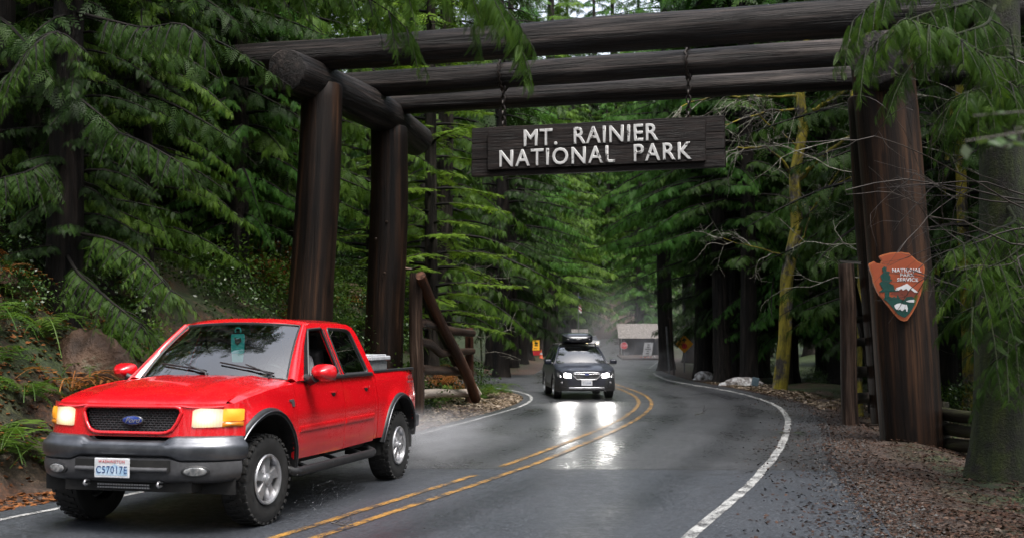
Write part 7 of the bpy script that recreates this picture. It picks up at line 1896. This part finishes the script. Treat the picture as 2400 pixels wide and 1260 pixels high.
# ------------------------------------------------------------------ air and water: haze, tyre spray, added headlight halo
LOCAL = False
HAZE = False
mb = MB(); mb.box((20, 150, 60), (1100, 980, 124)); m, nt, b = new_mat('haze_air'); nt.nodes.remove(b)
pv = nt.nodes.new('ShaderNodeVolumePrincipled'); pv.inputs['Color'].default_value = (.88, .94, 1.0, 1); pv.inputs['Density'].default_value = .0002
nt.links.new(pv.outputs[0], nt.nodes['Material Output'].inputs['Volume']); m.cycles.homogeneous_volume = True
if HAZE: tag(mb.build('haze', m), kind='stuff')
def mist(name, c, size, dens, seed, rz=0):
    """a puff of tyre spray: a closed egg filled with thin drops, denser low in the middle"""
    mb = MB(); mb.sphere((0, 0, 0), 1.0, 16, 10); m, nt, b = new_mat(name); nt.nodes.remove(b)
    v = nt.nodes.new('ShaderNodeTexCoord').outputs['Object']; ln = nt.nodes.new('ShaderNodeVectorMath'); ln.operation = 'LENGTH'; nt.links.new(v, ln.inputs[0])
    mp = nt.nodes.new('ShaderNodeMapping'); mp.inputs['Location'].default_value = (seed, seed * 2, 0); nt.links.new(v, mp.inputs['Vector'])
    n_ = noise(nt, mp.outputs[0], 2.6, 3, .6); fall = maprange(nt, ln.outputs['Value'], .98, .1, 0, 1)
    k = math_(nt, 'MULTIPLY', math_(nt, 'MULTIPLY', fall, fall), maprange(nt, n_, .38, .68, .1, 1.4))
    pv = nt.nodes.new('ShaderNodeVolumePrincipled'); pv.inputs['Color'].default_value = (.95, .96, 1, 1); pv.inputs['Anisotropy'].default_value = .2
    nt.links.new(math_(nt, 'MULTIPLY', k, dens), pv.inputs['Density']); nt.links.new(pv.outputs[0], nt.nodes['Material Output'].inputs['Volume'])
    o = mb.build(name, m); o.location = c; o.scale = size; o.rotation_euler = (0, 0, rz); return tag(o, kind='stuff')
mist('spray_and_halo_mist', in_truck(-4.9, .3, .38), (1.7, 1.9, .52), 1.8, 1, TA)
mist('spray_and_halo_mist', in_truck(-7.0, .6, .34), (2.5, 1.7, .45), .42, 2, TA)
mist('spray_and_halo_mist', (SX + .3, SY + 3.0, .5), (2.6, 5.0, .9), .08, 3)
mist('spray_and_halo_mist', (SX + 2.2, SY + 12, .6), (3.0, 9.0, 1.1), .06, 4)
mist('road_mist', (8.5, 88, 1.5), (8, 44, 5.5), .016, 6)
mist('spray_and_halo_mist', (SX, SY - 1.6, .75), (1.9, 1.7, .95), .03, 5)  # no spray here: mist added ahead of the wagon to halo its headlights
rg = np.random.default_rng(12); P = []
for cx, cy_, n in ((-.2, 1.15, 30), (-.9, 1.0, 55), (-3.2, 1.15, 25), (-4.3, 1.1, 40)):
    for i in range(n): P.append(in_truck(cx - abs(rg.normal(0, .45)), cy_ + rg.normal(0, .25), abs(rg.normal(0, .20)) + .02))
oc = np.array([[1, 0, 0], [-1, 0, 0], [0, 1, 0], [0, -1, 0], [0, 0, 1], [0, 0, -1]], float); of = np.array([(0, 2, 4), (2, 1, 4), (1, 3, 4), (3, 0, 4), (2, 0, 5), (1, 2, 5), (3, 1, 5), (0, 3, 5)])
V = np.concatenate([np.array(p) + oc * rg.uniform(.001, .0034) for p in P]); F = np.concatenate([of + 6 * i for i in range(len(P))])
DROP = pmat('water_drop', [(.5, (.75, .78, .8))], rough=.1, spec=1.0)
tag(link('water_drops', raw_mesh('water_drops', V, F, DROP)), kind='stuff')
# ------------------------------------------------------------------ labels: alike plants are told apart by what they stand behind or beside, then by nearness
PLACES = [(-1e9, -60, 'off the left edge'), (-60, 150, 'at the left edge'), (150, 350, 'above the pickup hood'), (350, 520, 'above the pickup windscreen'), (520, 680, 'just left of the front left post'), (680, 800, 'behind the front left post'), (800, 860, 'between the two left posts'), (860, 960, 'behind the rear left post'),
    (960, 1100, 'behind the pole fence'), (1100, 1200, 'left of the side road'), (1200, 1290, 'around the kiosk'), (1290, 1440, 'straight behind the wagon'), (1440, 1560, 'behind the entrance booth'), (1560, 1700, 'behind the yellow sign'), (1700, 1800, 'left of the mossy alder'), (1800, 1900, 'behind the mossy alder'),
    (1900, 2010, 'right of the mossy alder'), (2010, 2170, 'behind the right post'), (2170, 2290, 'just right of the right post'), (2290, 2460, 'at the right edge'), (2460, 1e9, 'off the right edge')]
ORD = ['nearest', 'second nearest', 'third nearest', 'fourth nearest', 'fifth nearest', 'sixth nearest', 'seventh nearest', 'eighth nearest', 'ninth nearest', 'tenth nearest']
buckets = {}
for o in list(col.objects):
    if o.parent is None and o.get('group') in ('forest trees on the left bank', 'forest trees on the right of the road', 'far conifers along the road', 'conifers on the far hill', 'undergrowth shrubs on the left bank', 'undergrowth shrubs right of the road', 'undergrowth shrubs at the far end of the road', 'fern and bracken clumps on the left bank') and o.get('shared', 1):
        lb = o['label']; px = 1200 + o.location.x / o.location.y * FPX
        pl = next(p for a, b_, p in PLACES if a <= px < b_); buckets.setdefault((lb, pl), []).append(o)
SHORT = [(' at the far end of the road', ' far off'), (' in the forest on the left bank', ' of the forest'), (' in the dark forest on the right', ' of the forest'), (' far along the road', ' far along the road'), (' on the hill at the end of the road', ' on the far hill'), (' low on the left bank', ''), (' on the left bank', ''), (' scattered over the left bank', ''), (' on the forest floor right of the road', ' on the forest floor')]
count = {}
for (lb, pl), L in buckets.items(): count[lb] = count.get(lb, 0) + len(L)
for (lb, pl), L in buckets.items():
    if count[lb] < 2: continue
    L.sort(key=lambda o: o.location.y); s = lb
    for a, b_ in SHORT:
        if s.endswith(a): s = s[:-len(a)] + b_; break
    for i, o in enumerate(L):
        if len(L) == 1: o['label'] = '%s %s' % (s, pl)
        elif i == len(L) - 1: o['label'] = 'farthest %s %s' % (s, pl)
        elif i < 10: o['label'] = '%s %s %s' % (ORD[i], s, pl)
        else: o['label'] = '%s %s, deeper in' % (s, pl)
for o in col.objects:
    if o.name.split('.')[0] in ('limbs', 'twigs'): o['kind'] = 'stuff'
